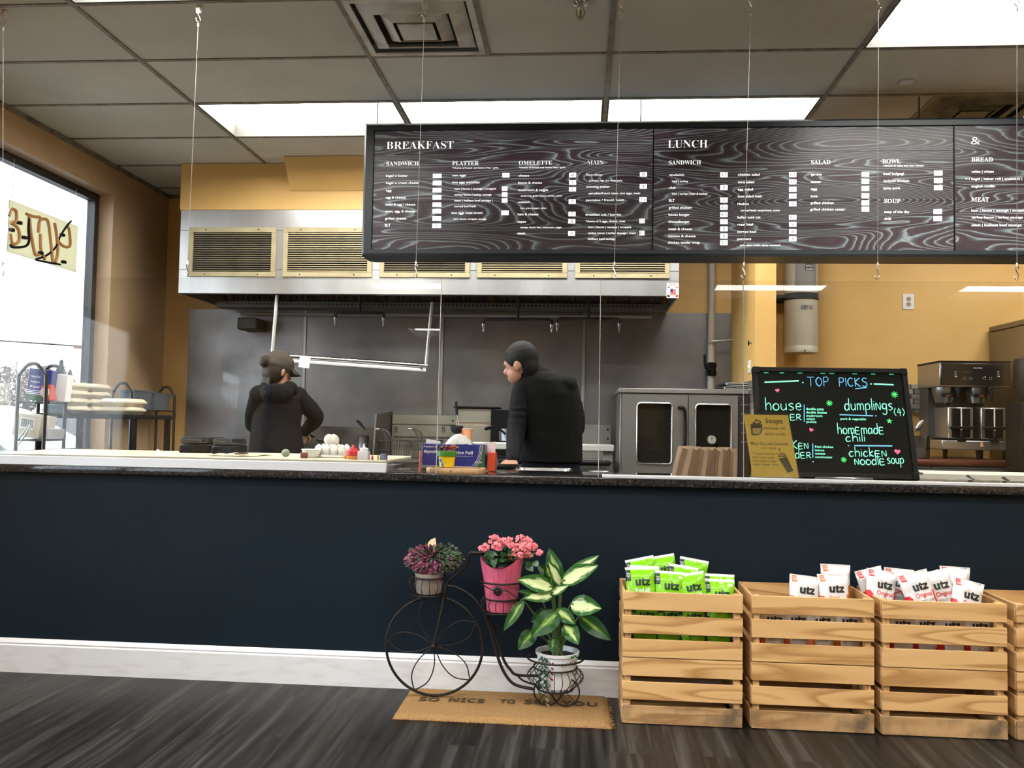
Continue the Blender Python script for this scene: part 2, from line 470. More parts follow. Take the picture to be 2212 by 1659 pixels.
KWIN = (3.95, 6.10, .86, 2.78)
LWINS = [KWIN, (.80, 2.80, .45, 2.12), (-1.50, -.56, .05, 2.08), (-2.26, -1.72, .05, 2.04)]
wall_x('wall_left', XL - .17, XL, YF - .2, YB + .2, LWINS, dim_yellow)
q = B(); q.box((XL, YB, 0), (XR, YB + .15, 3.3)); struct(q.obj('wall_back', yellow))
q = B(); q.box((1.175, 6.0, 0), (1.315, YB, 3.3)); struct(q.obj('wall_partition', yellow))
q = B(); q.box((1.315, 6.5, 0), (XR, 6.62, 3.3)); struct(q.obj('wall_back_right', yellow))
q = B(); q.box((XR, YF - .2, 0), (XR + .15, YB + .2, 3.3)); struct(q.obj('wall_right', yellow))
q = B(); q.box((XL - .17, YF - .2, 0), (XR + .15, YF, 3.3)); struct(q.obj('wall_front', yellow))

# ceiling: tiles in a metal grid, open where lights and air outlets sit
LIGHTS = [(0, 1), (1, 1), (2, 1), (3, -1), (4, 1), (0, -2), (0, -5), (2, -5), (4, -5), (1, -7), (3, -7), (0, -10), (3, -10), (5, -10), (0, -14)]  # the near dining rows are added to brighten the room
VENTS = [(1, -1, 0), (3, 1, 1)]
q = B(); t = B(); cov = B()
ks = range(-17, 6); cols = range(-1, 6)
def gx(i): return max(XL, min(XR, GX + 1.22 * i))
def gy(k): return max(YF, min(YB, GY + .61 * k))
for i in cols:
    for k in ks:
        x0, x1, y0, y1 = gx(i), gx(i + 1), gy(k), gy(k + 1)
        if x1 - x0 < .02 or y1 - y0 < .02: continue
        if (i, k) in LIGHTS: continue
        vn = [v for v in VENTS if v[:2] == (i, k)]
        if vn:
            xm = (x0 + x1) / 2
            if vn[0][2] == 0: x0 = xm
            else: x1 = xm
        q.box((x0, y0, ZC + .004), (x1, y1, ZC + .02))
q.box((XL - .1, YF - .1, ZC + .26), (XR + .1, YB + .1, ZC + .3))
struct(q.obj('ceiling', tile_m))
for i in range(0, 6):
    x = GX + 1.22 * i
    t.box((x - .012, YF, ZC - .002), (x + .012, YB, ZC + .006))
for k in range(-16, 5):
    y = GY + .61 * k
    t.box((XL, y - .011, ZC - .001), (XR, y + .011, ZC + .0062))
for (i, k, h) in VENTS:
    x = GX + 1.22 * i + .61; t.box((x - .011, GY + .61 * k, ZC - .0015), (x + .011, GY + .61 * (k + 1), ZC + .0061))
struct(t.obj('trim_1', tbar_m))
q = B(); q.box((XL, YF, ZC - .03), (XL + .012, YB, ZC)); q.box((XL, YB - .012, ZC - .03), (XR, YB, ZC)); struct(q.obj('trim_2', tbar_m))

# recessed fluorescent lights
lens_m = emit_mat('light lens', (1.0, .97, .90), TROFFER)
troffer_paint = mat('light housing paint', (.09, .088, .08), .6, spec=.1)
LL = {(0, 1): 'recessed fluorescent light above the left end of the menu board', (1, 1): 'recessed fluorescent light above the middle of the breakfast board',
      (2, 1): 'recessed fluorescent light above the lunch board', (3, -1): 'large bright recessed light at the upper right corner of the ceiling',
      (0, -2): 'recessed light at the upper left, only its far edge in view',
      (4, 1): 'added recessed light brightening the right wall, above the right end of the menu board, beyond the sooty vent'}  # this last one is added to brighten the right kitchen wall
for n, (i, k) in enumerate(LIGHTS):
    x0, x1, y0, y1 = GX + 1.22 * i + .014, GX + 1.22 * (i + 1) - .014, GY + .61 * k + .013, GY + .61 * (k + 1) - .013
    x0 = max(x0, XL + .02)
    r = thing('ceiling_light', LL.get((i, k), 'recessed fluorescent light in the dining room ceiling, far rows mirrored in the guard panes, near rows added to brighten'), 'light',
              ((x0 + x1) / 2, (y0 + y1) / 2, ZC), 'recessed fluorescent ceiling lights')
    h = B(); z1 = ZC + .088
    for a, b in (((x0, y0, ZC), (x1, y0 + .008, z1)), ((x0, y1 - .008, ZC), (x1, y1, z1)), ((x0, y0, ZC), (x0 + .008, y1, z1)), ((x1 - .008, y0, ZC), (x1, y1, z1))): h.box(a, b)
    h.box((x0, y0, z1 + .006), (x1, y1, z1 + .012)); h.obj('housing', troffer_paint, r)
    h = B(); h.box((x0 + .009, y0 + .009, z1 - .004), (x1 - .009, y1 - .009, z1 + .004)); h.obj('lens', lens_m, r)

# square stepped air outlets
grey_paint = mat('grey register paint', (.66, .655, .64), .6, col2=(.34, .33, .31), vs=7, lo=.45, hi=.75)
dirty_paint = mat('sooty register paint', (.055, .05, .045), .6, col2=(.17, .15, .11), vs=9)
def diffuser(x0, x1, y0, y1, label, m):
    r = thing('air_diffuser', label, 'air vent', ((x0 + x1) / 2, (y0 + y1) / 2, ZC), 'square air outlets')
    cx, cy = (x0 + x1) / 2, (y0 + y1) / 2; hw = (x1 - x0) / 2 - .012
    q = B(); q.box((x0 + .012, y0 + .012, ZC + .06), (x1 - .012, y1 - .012, ZC + .07))
    q.obj('plenum', dirty_paint, r)
    def ring(a, b, za, zb):
        rs = []
        for h, z in ((a, za), (b, zb)): rs.append([V((cx + sx * h, cy + sy * h, z)) for sx, sy in ((-1, -1), (1, -1), (1, 1), (-1, 1))])
        up = [[p + V((0, 0, .006)) for p in R_] for R_ in rs]
        q = B(); q.rings([rs[0], rs[1], up[1], up[0], rs[0]], 0, False, False, smooth=False); return q
    ring(hw, hw - .03, ZC - .001, ZC - .001).obj('frame', m, r)
    ring(hw - .045, hw - .118, ZC + .018, ZC - .012).obj('vane', m, r)
    ring(hw - .138, hw - .192, ZC + .014, ZC - .016).obj('vane', m, r)
    q = B(); h = hw - .210; q.hexa([V((cx + sx * a, cy + sy * a, z)) for a, z in ((h, ZC - .016), (h, ZC - .010)) for sx, sy in ((-1, -1), (1, -1), (1, 1), (-1, 1))]); q.obj('centre_plate', m, r)
x = GX + 1.22
diffuser(x, x + .61, GY - .61, GY, 'square grey stepped air vent in the ceiling left of the sprinkler', grey_paint)
diffuser(GX + 1.22 * 3.5, GX + 1.22 * 4, GY + .61, GY + 1.22, 'soot-blackened square air vent above the right end of the menu board', dirty_paint)

# sprinkler and detector
r = thing('sprinkler_head', 'small brass sprinkler head hanging from the ceiling at the top of the photo', 'sprinkler', (-.027, 3.755, ZC))
c = V((-.027, 3.755, ZC)); brass = mat('aged brass', (.45, .36, .18), .3, .9)
q = B(); q.lathe([(.036, 0), (.034, -.008), (.016, -.016), (.014, -.03)], c); q.obj('escutcheon', chrome, r)
q = B()
for sx in (-1, 1): q.tube(crom([c + V((sx * .010, 0, -.03)), c + V((sx * .017, 0, -.04)), c + V((sx * .016, 0, -.06)), c + V((0, 0, -.072))]), .003, 6)
q.lathe([(.004, -.03), (.005, -.05), (.003, -.07)], c, 10); q.obj('frame', brass, r)
q = B(); q.lathe([(.004, -.072), (.013, -.074), (.014, -.077)], c, 16); q.obj('deflector', brass, r)
c = PZ(1958, 177, ZC); r = thing('smoke_detector', 'round white detector cover on the ceiling near the right air vent', 'detector', c)
q = B(); q.lathe([(.03, .004), (.036, 0), (.036, -.006), (.030, -.010)], c); q.obj('cover', mat('white cover', (.62, .62, .63), .4), r)

# soffits over the hood
q = B(); q.box((-2.951, 6.08, 2.665), (.68, YB, ZC)); struct(q.obj('wall_soffit', yellow))
zb = P(625, 411, 6.06).z
q = B(); q.prism([(5.92, ZC), (6.075, zb), (6.078, ZC)], (-2.125, 0, 0), (0, 1, 0), (0, 0, 1), 2.7); struct(q.obj('wall_soffit_front', yellow))
# steel cladding of the back wall
q = B(); xs = [-3.257] + [P(x, 850, 6.94).x for x in (656, 953, 1260)] + [1.172]
for a, b in zip(xs, xs[1:]): q.box((a + .003, 6.934, 0), (b - .003, YB - .001, 2.045))
struct(q.obj('wall_back_steel', steel_wall))
q = B()
for x in xs[1:-1]: q.box((x - .013, 6.926, 0), (x + .013, 6.9335, 2.04), 0, .003)
struct(q.obj('trim_3', steel))

# ---------------------------------------------------------------- windows
wframe = mat('black window frame', (.018, .019, .022), .4)
pane_clear = pane_mat('window pane', (.97, .98, .98), .8)
def window(n, y0, y1, z0, z1, mull=()):
    x = XL - .14; f = B(); w = .055
    for a, b in (((x - .03, y0, z0), (x + .03, y0 + w, z1)), ((x - .03, y1 - w, z0), (x + .03, y1, z1)), ((x - .03, y0 + w, z0), (x + .03, y1 - w, z0 + w)), ((x - .03, y0 + w, z1 - w), (x + .03, y1 - w, z1))): f.box(a, b)
    for m in mull: f.box((x - .028, m - .03, z0 + w), (x + .028, m + .03, z1 - w))
    o = struct(f.obj('window_%d' % n, wframe))
    g = B(); g.box((x - .004, y0 + w, z0 + w), (x + .004, y1 - w, z1 - w)); g.obj('pane', pane_clear, o)
    return o
window(1, *KWIN)
window(2, *LWINS[1], mull=(1.95,)); window(3, *LWINS[2], mull=(-.84,)); window(4, *LWINS[3])

# ---------------------------------------------------------------- the counter
q = B(); q.box((XL, 3.745, 0), (XR, 3.86, .888)); struct(q.obj('wall_counter', navy))
q = B()
prof = [(3.727, 0), (3.727, .118), (3.732, .124), (3.730, .130), (3.736, .140), (3.744, .147), (3.7445, 0)]
q.prism(prof, (XL, 0, 0), (0, 1, 0), (0, 0, 1), XR - XL); struct(q.obj('baseboard_front', white_paint))
q = B(); q.box((XL + .001, 3.703, .889), (XR - .001, 4.16, .922), 0, .004, seg=2)
tag(q.obj('countertop', gr), 'long polished black granite worktop along the navy counter', 'countertop')
# ---------------------------------------------------------------- the extraction hood
HX0, HX1, HY, HZ0, HZ1 = -2.943, .670, 6.08, 2.05, 2.664
hood = thing('range_hood', 'long stainless steel extraction hood with cream air grilles over the cook line', 'hood', ((HX0 + HX1) / 2, 6.5, HZ0))
q = B(); q.box((HX0, HY, HZ0), (HX1, HY + .02, HZ1), 0, .003); q.obj('front_panel', hood_steel, hood)
for x in (HX0, HX1 - .015):
    q = B(); q.box((x, HY + .02, HZ0), (x + .015, 6.93, HZ1)); q.obj('end_panel', steel, hood)
q = B(); q.box((HX0 + .02, HY + .025, 2.60), (HX1 - .02, 6.92, 2.61)); q.obj('top_panel', dark_steel, hood)
for y in (498, 582):
    z = P(395, y, HY).z
    for a, b in ((388, 406), (597, 611), (805, 820), (1015, 1031), (1227, 1242), (1447, 1467)):
        q = B(); q.box((P(a, 560, HY).x + .002, HY - .0012, z - .0015), (P(b, 560, HY).x - .002, HY + .001, z + .0015)); q.obj('seam', black, hood)
q = B(); q.box((HX0 + .02, 6.10, HZ0 + .004), (HX1 - .02, 6.17, HZ0 + .010)); q.obj('gutter_lip', dark_steel, hood)
greasy = mat('greasy cream paint', (.17, .14, .08), .5, col2=(.11, .09, .05), vs=9)
zg0, zg1 = P(500, 598, HY).z, P(500, 492, HY).z
for n, (a, b) in enumerate(((408, 597), (612, 805), (821, 1016), (1031, 1226), (1243, 1447))):
    x0, x1 = P(a, 545, HY).x, P(b, 545, HY).x; w = .035
    f = B()
    for p0, p1 in (((x0, HY - .014, zg0), (x1, HY - .001, zg0 + w)), ((x0, HY - .014, zg1 - w), (x1, HY - .001, zg1)), ((x0, HY - .014, zg0 + w), (x0 + w, HY - .001, zg1 - w)), ((x1 - w, HY - .014, zg0 + w), (x1, HY - .001, zg1 - w))): f.box(p0, p1, 0, .002)
    f.box((x0 + w, HY - .003, zg0 + w), (x1 - w, HY - .001, zg1 - w), 1)
    for sx in (x0 + .13, x1 - .13):
        for z in (zg0 + .017, zg1 - .017): f.cyl((sx, HY - .013, z), (sx, HY - .0155, z), .005, n=8, mi=1)
    fo = f.obj('grille', [cream, black], hood)
    l = B(); ns = 18; hgt = (zg1 - zg0 - 2 * w)
    for i in range(ns):
        z = zg0 + w + hgt * (i + .5) / ns
        l.box((x0 + w, HY - .010, z - .0032), (x1 - w, HY - .0045, z + .0032))
    l.obj('louvre', greasy if n in (0, 2) else cream, fo)
# filters, gutter and light inside
nf = 8; fw = (HX1 - HX0 - .12) / nf
for i in range(nf):
    x0 = HX0 + .06 + i * fw; f = B(); nb = 9
    for j in range(nb):
        a = x0 + .012 + (fw - .024) * j / nb; b = a + (fw - .024) / nb * .55
        f.hexa([V(p) for p in ((a, 6.74, 2.085), (b, 6.74, 2.085), (b, 6.76, 2.095), (a, 6.76, 2.095), (a, 6.24, 2.56), (b, 6.24, 2.56), (b, 6.26, 2.57), (a, 6.26, 2.57))])
    for y, z in ((6.745, 2.08), (6.245, 2.555)): f.box((x0 + .004, y - .012, z), (x0 + fw - .004, y + .03, z + .02))
    f.obj('baffle_filter', dark_steel, hood)
q = B(); q.box((HX0 + .02, 6.70, 2.035), (HX1 - .02, 6.84, 2.045)); q.box((HX0 + .02, 6.70, 2.045), (HX1 - .02, 6.705, 2.08))
for i in range(110):
    x = HX0 + .1 + i * .031; q.box((x, 6.6985, 2.055), (x + .012, 6.6999, 2.067), 1)
q.obj('gutter', [mat('grey gutter', (.16, .16, .155), .5, .8), black], hood)
# white sticker with a flag on the hood's corner
pz = P(1440, 612, HY); pe = P(1466, 644, HY)
st = thing('notice_sticker', 'white notice sticker with a small flag on the right end of the hood', 'sticker', (pz.x, HY, pe.z))
q = B(); q.box((pz.x, HY - .003, pe.z), (pe.x, HY - .0005, pz.z)); q.obj('card', paper_white, st)
q = B(); W_, H_ = pe.x - pz.x, pz.z - pe.z
def sb(u0, v0, u1, v1, mi): q.box((pz.x + W_ * u0, HY - .0042, pe.z + H_ * v0), (pz.x + W_ * u1, HY - .0031, pe.z + H_ * v1), mi)
sb(.06, .70, .28, .76, 0); sb(.72, .70, .94, .76, 1); sb(.04, .07, .28, .2, 0); sb(.74, .07, .95, .2, 1); sb(.3, .42, .52, .62, 2)
for i in range(7): sb(.3 if i < 4 else .52, .22 + i * .056, .76, .25 + i * .056, 1)
q.text('WARNING', (pz.x + .012, HY - .0042, pe.z + H_ * .87), (1, 0, 0), (0, 0, 1), .007, 0, W_ * .7)
q.obj('print', [ink_black, red_plastic, mat('flag blue', (.02, .03, .13), .5)], st)
# pipe along the wall under the hood, sprinkler drops of the fire system
q = B(); q.cyl((P(520, 676, 6.9).x, 6.90, 2.005), (.55, 6.90, 2.005), .014, n=10); tag(q.obj('conduit_pipe', mat('grey pipe', (.38, .38, .36), .5)), 'pale horizontal pipe on the steel wall just under the hood', 'pipe')
def nozzle_pipe(a, b, yb, yt, label):
    pa, pb = P(a, yb, 6.55), P(b, yb, 6.55); z = pa.z
    r = thing('fire_nozzle_pipe', label, 'pipe', ((pa.x + pb.x) / 2, 6.55, z - .12), 'fire suppression pipes under the hood')
    q = B(); q.tube([V((pa.x, 6.55, z - .06)), V((pa.x, 6.55, z - .01)), V((pa.x + .02, 6.55, z)), V((pb.x - .02, 6.55, z)), V((pb.x, 6.55, z - .01)), V((pb.x, 6.55, z - .06))], .012, 10)
    m_ = (pa.x + pb.x) / 2; q.cyl((m_, 6.55, z), (m_, 6.55, 2.6), .012, n=10); q.obj('pipe', dark_steel, r)
    for x in (pa.x, pb.x):
        q = B(); q.lathe([(.015, .02), (.015, 0), (.009, -.01), (.007, -.045), (.010, -.05)], (x, 6.55, z - .055), 10); q.obj('nozzle', steel, r)
nozzle_pipe(725, 829, 676, 700, 'dark pipe with two nozzles under the hood above the fryer')
nozzle_pipe(1045, 1192, 690, 715, 'dark pipe with two nozzles under the hood above the man')
nozzle_pipe(1204, 1338, 688, 715, 'dark pipe with two nozzles under the hood beside the oven')
q = B(); a, b = P(514, 690, 6.72), P(556, 712, 6.72)
q.box((a.x, 6.70, b.z), (b.x, 6.933, a.z + .015), 0, .01); tag(q.obj('detector_box', dark_steel), 'grimy box under the left end of the hood', 'box')

# hanging lamp rail over the griddle
pa, pb = P(588, 767, 6.15), P(920, 790, 6.45); ta, tb = P(598, 655, 6.15), P(933, 672, 6.45)
ta.z = tb.z = 2.049
r = thing('hanging_lamp', 'long steel lamp rail on two posts hanging from the hood over the griddle', 'lamp', (pa + pb) / 2)
for a, b in ((pa, ta), (pb, tb)):
    q = B(); q.cyl(a, b, .013, n=12); q.obj('post', mat('pale tube', (.6, .6, .6), .35, .6), r)
q = B(); q.cyl(pa - V((.01, 0, 0)), pb + V((.01, 0, 0)), .016, n=14); q.obj('rail', chrome, r)
d_ = V((0, 0, -.033)); q = B(); q.tube([pa + (pb - pa) * .13 + d_, pb + d_], .020, 12, flat=.7); q.obj('lamp_body', mat('white lamp body', (.5, .5, .5), .4), r)
q = B(); c = pb + V((-.055, -.018, -.032)); q.box(c - V((.035, .006, .011)), c + V((.035, .006, .011)), 0, .002); q.obj('name_plate', black, r)
q = B(); c = P(658, 781, 6.14); w_ = .045
q.prism([(-w_ * .8, .045), (-w_, -.04), (w_ * .75, -.05), (w_, .04)], c, (1, 0, 0), (0, 0, 1), -.002); tag(q.obj('paper_slip', paper_white), 'white paper slip taped under the lamp rail behind the capped person', 'paper')

# gas pipe, valve, brackets on the right of the steel wall
gp = thing('gas_pipe', 'white vertical gas pipe with a black valve beside the partition', 'pipe', (P(1541, 700, 6.86).x, 6.86, 1.3))
xg = P(1537, 760, 6.86).x
q = B(); q.cyl((xg, 6.875, 1.0), (xg, 6.875, 3.0), .028, n=18); q.obj('pipe', mat('white pipe paint', (.50, .47, .43), .5, col2=(.36, .31, .26), vs=8, stretch=(1, 1, .3)), gp)
za, zb_ = P(1537, 812, 6.86).z, P(1537, 786, 6.86).z
q = B(); q.lathe([(.03, za), (.040, za + .01), (.040, za + .035), (.034, za + .045), (.034, zb_ - .03), (.040, zb_ - .02), (.040, zb_), (.03, zb_ + .01)], (xg, 6.86, 0), 16); q.obj('valve', black, gp)
q = B(); a = P(1530, 800, 6.80); q.tube(crom([V((xg, 6.83, a.z)), a, P(1523, 790, 6.79), P(1522, 766, 6.79)]), .009, 8); q.obj('lever', black, gp)
zc_ = P(1541, 738, 6.86).z
q = B(); q.tube([V((xg, 6.82, zc_)), V((1.17, 6.82, zc_ + .01))], .006, 8); q.tube(circ((xg, 6.86, zc_), .032, 20), .005, 6, closed=True); q.obj('bracket', steel, gp)
c = PX(1636, 739, 1.175); c.y = 6.08; c.z = P(1628, 739, 6.05).z
q = B(); q.tube(circ((1.155, 6.12, c.z), .016, 18, (0, 1, 0), (0, 0, 1)), .003, 6, closed=True); q.cyl((1.159, 6.12, c.z), (1.174, 6.12, c.z), .004, n=8)
tag(q.obj('eye_hook', iron), 'small metal eye hook screwed into the side of the yellow partition', 'hook')
zt, zb_ = P(1624, 778, 6.15).z, P(1624, 806, 6.15).z
sw = thing('light_switch', 'white switch plate on the side of the yellow partition behind the letter board', 'switch', (1.17, 6.2, zb_))
q = B(); q.box((1.168, 6.14, zb_), (1.1745, 6.22, zt), 0, .002); q.obj('plate', white, sw)
q = B(); q.box((1.160, 6.175, (zb_ + zt) / 2 - .01), (1.169, 6.187, (zb_ + zt) / 2 + .01), 0, .002); q.obj('toggle', white, sw)
# mosaic strip over the worktop at the partition
q = B(); zt = P(1600, 838, 6.9).z
rr = random.Random(3)
for i in range(14):
    for j in range(5): q.box((1.162, 6.02 + i * .065, zt - .03 - j * .05), (1.174, 6.08 + i * .065, zt + .015 - j * .05), rr.randrange(3))
tag(q.obj('mosaic_backsplash', [mat('stone tile %d' % i, c_, .5) for i, c_ in enumerate(((.16, .15, .13), (.26, .25, .22), (.10, .10, .09)))]), 'strip of grey stone mosaic tiles on the side of the yellow partition', 'tiles')

# fire suppression tank and outlet on the right wall
TX, TY = P(1730, 660, 6.36).x, 6.36
z0, z1 = P(1730, 764, 6.36).z, 2.62
tk = thing('fire_suppression_tank', 'large cream fire suppression cylinder strapped to the yellow wall', 'cylinder', (TX, TY, z0))
q = B(); R_ = .117
q.lathe([(R_ - .01, z0), (R_, z0 + .004), (R_, z0 + .04), (R_ - .004, z0 + .046), (R_ - .004, z0 + .055), (R_, z0 + .07), (R_, z1 - .1), (R_ * .8, z1 - .03), (.04, z1)], (TX, TY, 0), 40)
tank_m = mat('cream tank paint', (.48, .45, .37), .4, col2=(.44, .41, .34), vs=4)
q.obj('cylinder', tank_m, tk)
zs0, zs1 = P(1730, 650, 6.36).z, P(1730, 636, 6.36).z
q = B(); q.lathe([(R_ + .001, zs0), (R_ + .004, zs0), (R_ + .004, zs1), (R_ + .001, zs1)], (TX, TY, 0), 40, cap0=False, cap1=False); q.box((TX - .2, TY + .04, zs0), (TX + .12, 6.498, zs1)); q.obj('strap', black, tk)
def tank_warp(x0, z0_):
    def f(x, y):
        a = (x0 + x) / R_; return V((TX + (R_ + .0018) * math.sin(a), TY - (R_ + .0018) * math.cos(a), z0_ + y))
    return f
def tank_patch(xa, xb, za, zb, m, name, lift=.001):
    q = B(); q.grid(lambda u, v: V((TX + (R_ + lift) * math.sin((xa + (xb - xa) * u) / R_), TY - (R_ + lift) * math.cos((xa + (xb - xa) * u) / R_), za + (zb - za) * v)), 14, 1); return q.obj(name, m, tk)
zl0, zl1 = P(1730, 624, 6.36).z, 2.33
o_ = tank_patch(-.07, .095, zl0, zl1, mat('grey label', (.20, .20, .19), .5), 'label_sheet')
q = B(); zt = P(1740, 578, 6.25).z
tank_patch(.0, .062, zt - .022, zt + .05, ink_black, 'label_block', .0014)
q.text('RANGE', None or (0, 0, 0), (1, 0, 0), (0, 0, 1), .016, 0, .052, warp=tank_warp(.005, zt + .005)); q.text('GUARD', (0, 0, 0), (1, 0, 0), (0, 0, 1), .016, 0, .052, warp=tank_warp(.005, zt - .018))
for i in range(9): q.text('one two three four five', (0, 0, 0), (1, 0, 0), (0, 0, 1), .004, 1, .15, warp=tank_warp(-.065, zt - .05 - i * .009)) if False else None
q.obj('lettering', [ink_white], tk)
tank_patch(-.03, .06, P(1745, 669, 6.25).z, P(1745, 659, 6.25).z, mat('worn foil', (.42, .42, .42), .35, .6, col2=(.12, .12, .12), vs=30, stretch=(3, 1, .5)), 'serial_plate')
q = B(); zc_ = P(1730, 757, 6.25).z; q.cyl((TX + .0, TY - R_ - .002, zc_), (TX, TY - R_ + .02, zc_), .006, n=10); q.obj('screw', black, tk)

c = P(1962, 652, 6.5)
ol = thing('wall_outlet', 'white double power outlet on the yellow wall above the coffee maker', 'outlet', (c.x, 6.5, c.z - .06))
q = B(); q.box((c.x - .041, 6.4925, c.z - .058), (c.x + .041, 6.4995, c.z + .058), 0, .003); q.obj('plate', white, ol)
for s_ in (-1, 1):
    q = B(); cz = c.z + s_ * .0195
    q.tube([V((c.x, 6.4885, cz)), V((c.x, 6.493, cz))], .0165, 20, mi=0)
    for sx in (-.006, .006): q.box((c.x + sx - .001, 6.488, cz - .002), (c.x + sx + .001, 6.4886, cz + .007), 1)
    q.cyl((c.x, 6.488, cz - .008), (c.x, 6.4886, cz - .008), .002, n=8, mi=1)
    q.obj('socket', [mat('beige socket', (.34, .28, .2), .5), black], ol)

# ---------------------------------------------------------------- cook line
GT = .93
def px(x, Y): return P(x, 930, Y).x
gr0, gr1 = px(560, 6.2), px(806, 6.3)
g = thing('flat_griddle', 'steel flat griddle with a dark splash guard in front of the capped person', 'griddle', ((gr0 + gr1) / 2, 6.5, 0))
q = B(); q.box((gr0, 6.2, .12), (gr1, 6.88, GT - .03), 0, .005)
for x in (gr0 + .04, gr1 - .04):
    for y in (6.25, 6.82): q.cyl((x, y, 0), (x, y, .13), .02, n=10)
q.obj('body', steel, g)
q = B(); q.box((gr0 + .01, 6.21, GT - .03), (gr1 - .01, 6.86, GT), 0, .003); q.obj('plate', dark_steel, g)
q = B(); zt = P(720, 921, 6.88).z; q.box((gr0, 6.862, GT - .03), (gr1, 6.885, zt)); q.box((gr0, 6.3, GT - .03), (gr0 + .012, 6.86, zt - .02)); q.obj('splash_guard', mat('burnt steel', (.16, .145, .125), .5, .8, col2=(.05, .045, .04), vs=5), g)
q = B(); q.box((gr0, 6.12, GT - .055), (gr1, 6.2, GT - .015), 0, .006); q.obj('front_rail', steel, g)
c = P(785, 955, 6.6); c.z = GT
cn = thing('steel_canister', 'worn steel canister standing at the right end of the griddle', 'canister', c)
q = B(); q.lathe([(.042, 0), (.042, .09), (.045, .095)], c, 20); q.obj('body', steel, cn)
q = B(); q.lathe([(.048, .0955), (.048, .102), (.015, .108)], c, 20); q.obj('lid', dark_steel, cn)
q = B(); a, b = P(788, 926, 6.63), P(771, 908, 6.63); q.tube([a + V((.0, 0, -.01)), a, b + (a - b) * .4, b], [.006, .006, .016, .013], 8, flat=.4); tag(q.obj('black_spatula', black), 'black spatula leaning out above the canister', 'spatula')
q = B(); c = P(735, 953, 6.35); c.z = GT + .001; q.box(c - V((.075, .02, 0)), c + V((.065, .02, .016)), 0, .006); tag(q.obj('folded_cloth', mat('off white cloth', (.5, .45, .38), .8, bump=.3, bs=60)), 'small off-white folded cloth on the griddle near the canister', 'cloth')

# fryer
f0, f1 = px(806, 6.3) + .01, px(974, 6.4)
fr_ = thing('deep_fryer', 'steel deep fryer with splash panel and two hanging wire baskets', 'fryer', ((f0 + f1) / 2, 6.5, 0))
q = B(); q.box((f0, 6.22, .1), (f1, 6.88, .80), 0, .005); q.box((f0, 6.60, .8), (f1, 6.88, .86))
for x in (f0 + .05, f1 - .05):
    for y in (6.27, 6.82): q.cyl((x, y, 0), (x, y, .11), .02, n=10)
q.obj('body', steel, fr_)
zt = P(838, 893, 6.4).z
q = B(); q.prism([(6.22, .78), (6.86, .78), (6.86, zt + .02), (6.3, zt - .01)], (f0 + .002, 0, 0), (0, 1, 0), (0, 0, 1), .012); q.obj('side_guard', mat('smeared steel', (.16, .155, .15), .4, .8, col2=(.09, .085, .08), vs=5), fr_)
zb1, zb2 = P(900, 918, 6.8).z, P(900, 896, 6.8).z
pan_m = mat('greasy pale steel', (.34, .33, .28), .45, .6, col2=(.25, .235, .19), vs=3)
q = B(); q.box((f0 + .02, 6.80, zb1 + .004), (f1, 6.86, zb2), 0, .003); q.box((f0 + .02, 6.795, .86), (f1, 6.86, zb1), 0, .003); q.obj('back_panel', pan_m, fr_)
for x in (855, 958):
    q = B(); c = P(x, 928, 6.794); q.tube(circ(c + V((0, 0, .012)), .009, 14, (1, 0, 0), (0, 0, 1)), .003, 6, closed=True); q.tube(circ(c - V((0, 0, .008)), .012, 14, (1, 0, 0), (0, 0, 1)), .003, 6, closed=True); q.obj('key_slot', dark_steel, fr_)
zr = P(900, 944, 6.75).z
q = B(); q.tube([V((f0 + .05, 6.74, zr)), V((f1 - .02, 6.74, zr))], .007, 8)
for i in range(6):
    x = f0 + .1 + i * (f1 - f0 - .15) / 5; q.tube([V((x, 6.74, zr)), V((x, 6.795, zr))], .005, 6)
q.obj('hang_rail', dark_steel, fr_)
def basket(pxc, label):
    c = P(pxc, 952, 6.5); w, d, h = .10, .15, .13; zt = c.z
    r = thing('fry_basket', label, 'basket', (c.x, 6.5, zt - h), 'fry baskets in the fryer')
    q = B()
    def ring(z, k): return [V((c.x + sx * w * k, 6.5 + sy * d * k, z)) for sx, sy in ((-1, -1), (1, -1), (1, 1), (-1, 1))]
    for k_, z in ((1, zt), (.93, zt - h * .5), (.85, zt - h)): q.tube(ring(z, k_), .0035 if k_ == 1 else .002, 6, closed=True)
    for i in range(11):
        t_ = -1 + 2 * i / 10
        for sy in (-1, 1): q.tube([V((c.x + w * t_, 6.5 + sy * d, zt)), V((c.x + w * .85 * t_, 6.5 + sy * d * .85, zt - h))], .0016, 4)
        for sx in (-1, 1): q.tube([V((c.x + sx * w, 6.5 + d * t_, zt)), V((c.x + sx * w * .85, 6.5 + d * .85 * t_, zt - h))], .0016, 4)
        q.tube([V((c.x + w * .85 * t_, 6.5 - d * .85, zt - h)), V((c.x + w * .85 * t_, 6.5 + d * .85, zt - h))], .0016, 4)
    q.box((c.x - w * .84, 6.5 - d * .84, zt - h + .002), (c.x + w * .84, 6.5 + d * .84, zt - h + .006))
    q.obj('wire_basket', dark_steel, r)
    q = B()
    for s_ in (-.022, .022): q.tube(crom([V((c.x - .02 + s_, 6.36, zt - .06)), V((c.x - .02 + s_, 6.34, zt + .01)), V((c.x - .03 + s_ * .8, 6.31, zt + .06)), V((c.x - .055 + s_ * .7, 6.27, zt + .085)), V((c.x - .075 + s_ * .6, 6.22, zt + .088))], 5), .005, 8)
    for i in range(2): q.tube([V((c.x - .02 - .009 + .018 * i, 6.36, zt - .05)), V((c.x - .03 - .009 + .018 * i, 6.32, zt + .05))], .003, 6)
    q.tube([V((c.x - .075 - .013, 6.22, zt + .088)), V((c.x - .075 + .013, 6.22, zt + .088))], .006, 8); q.obj('handle', steel, r)
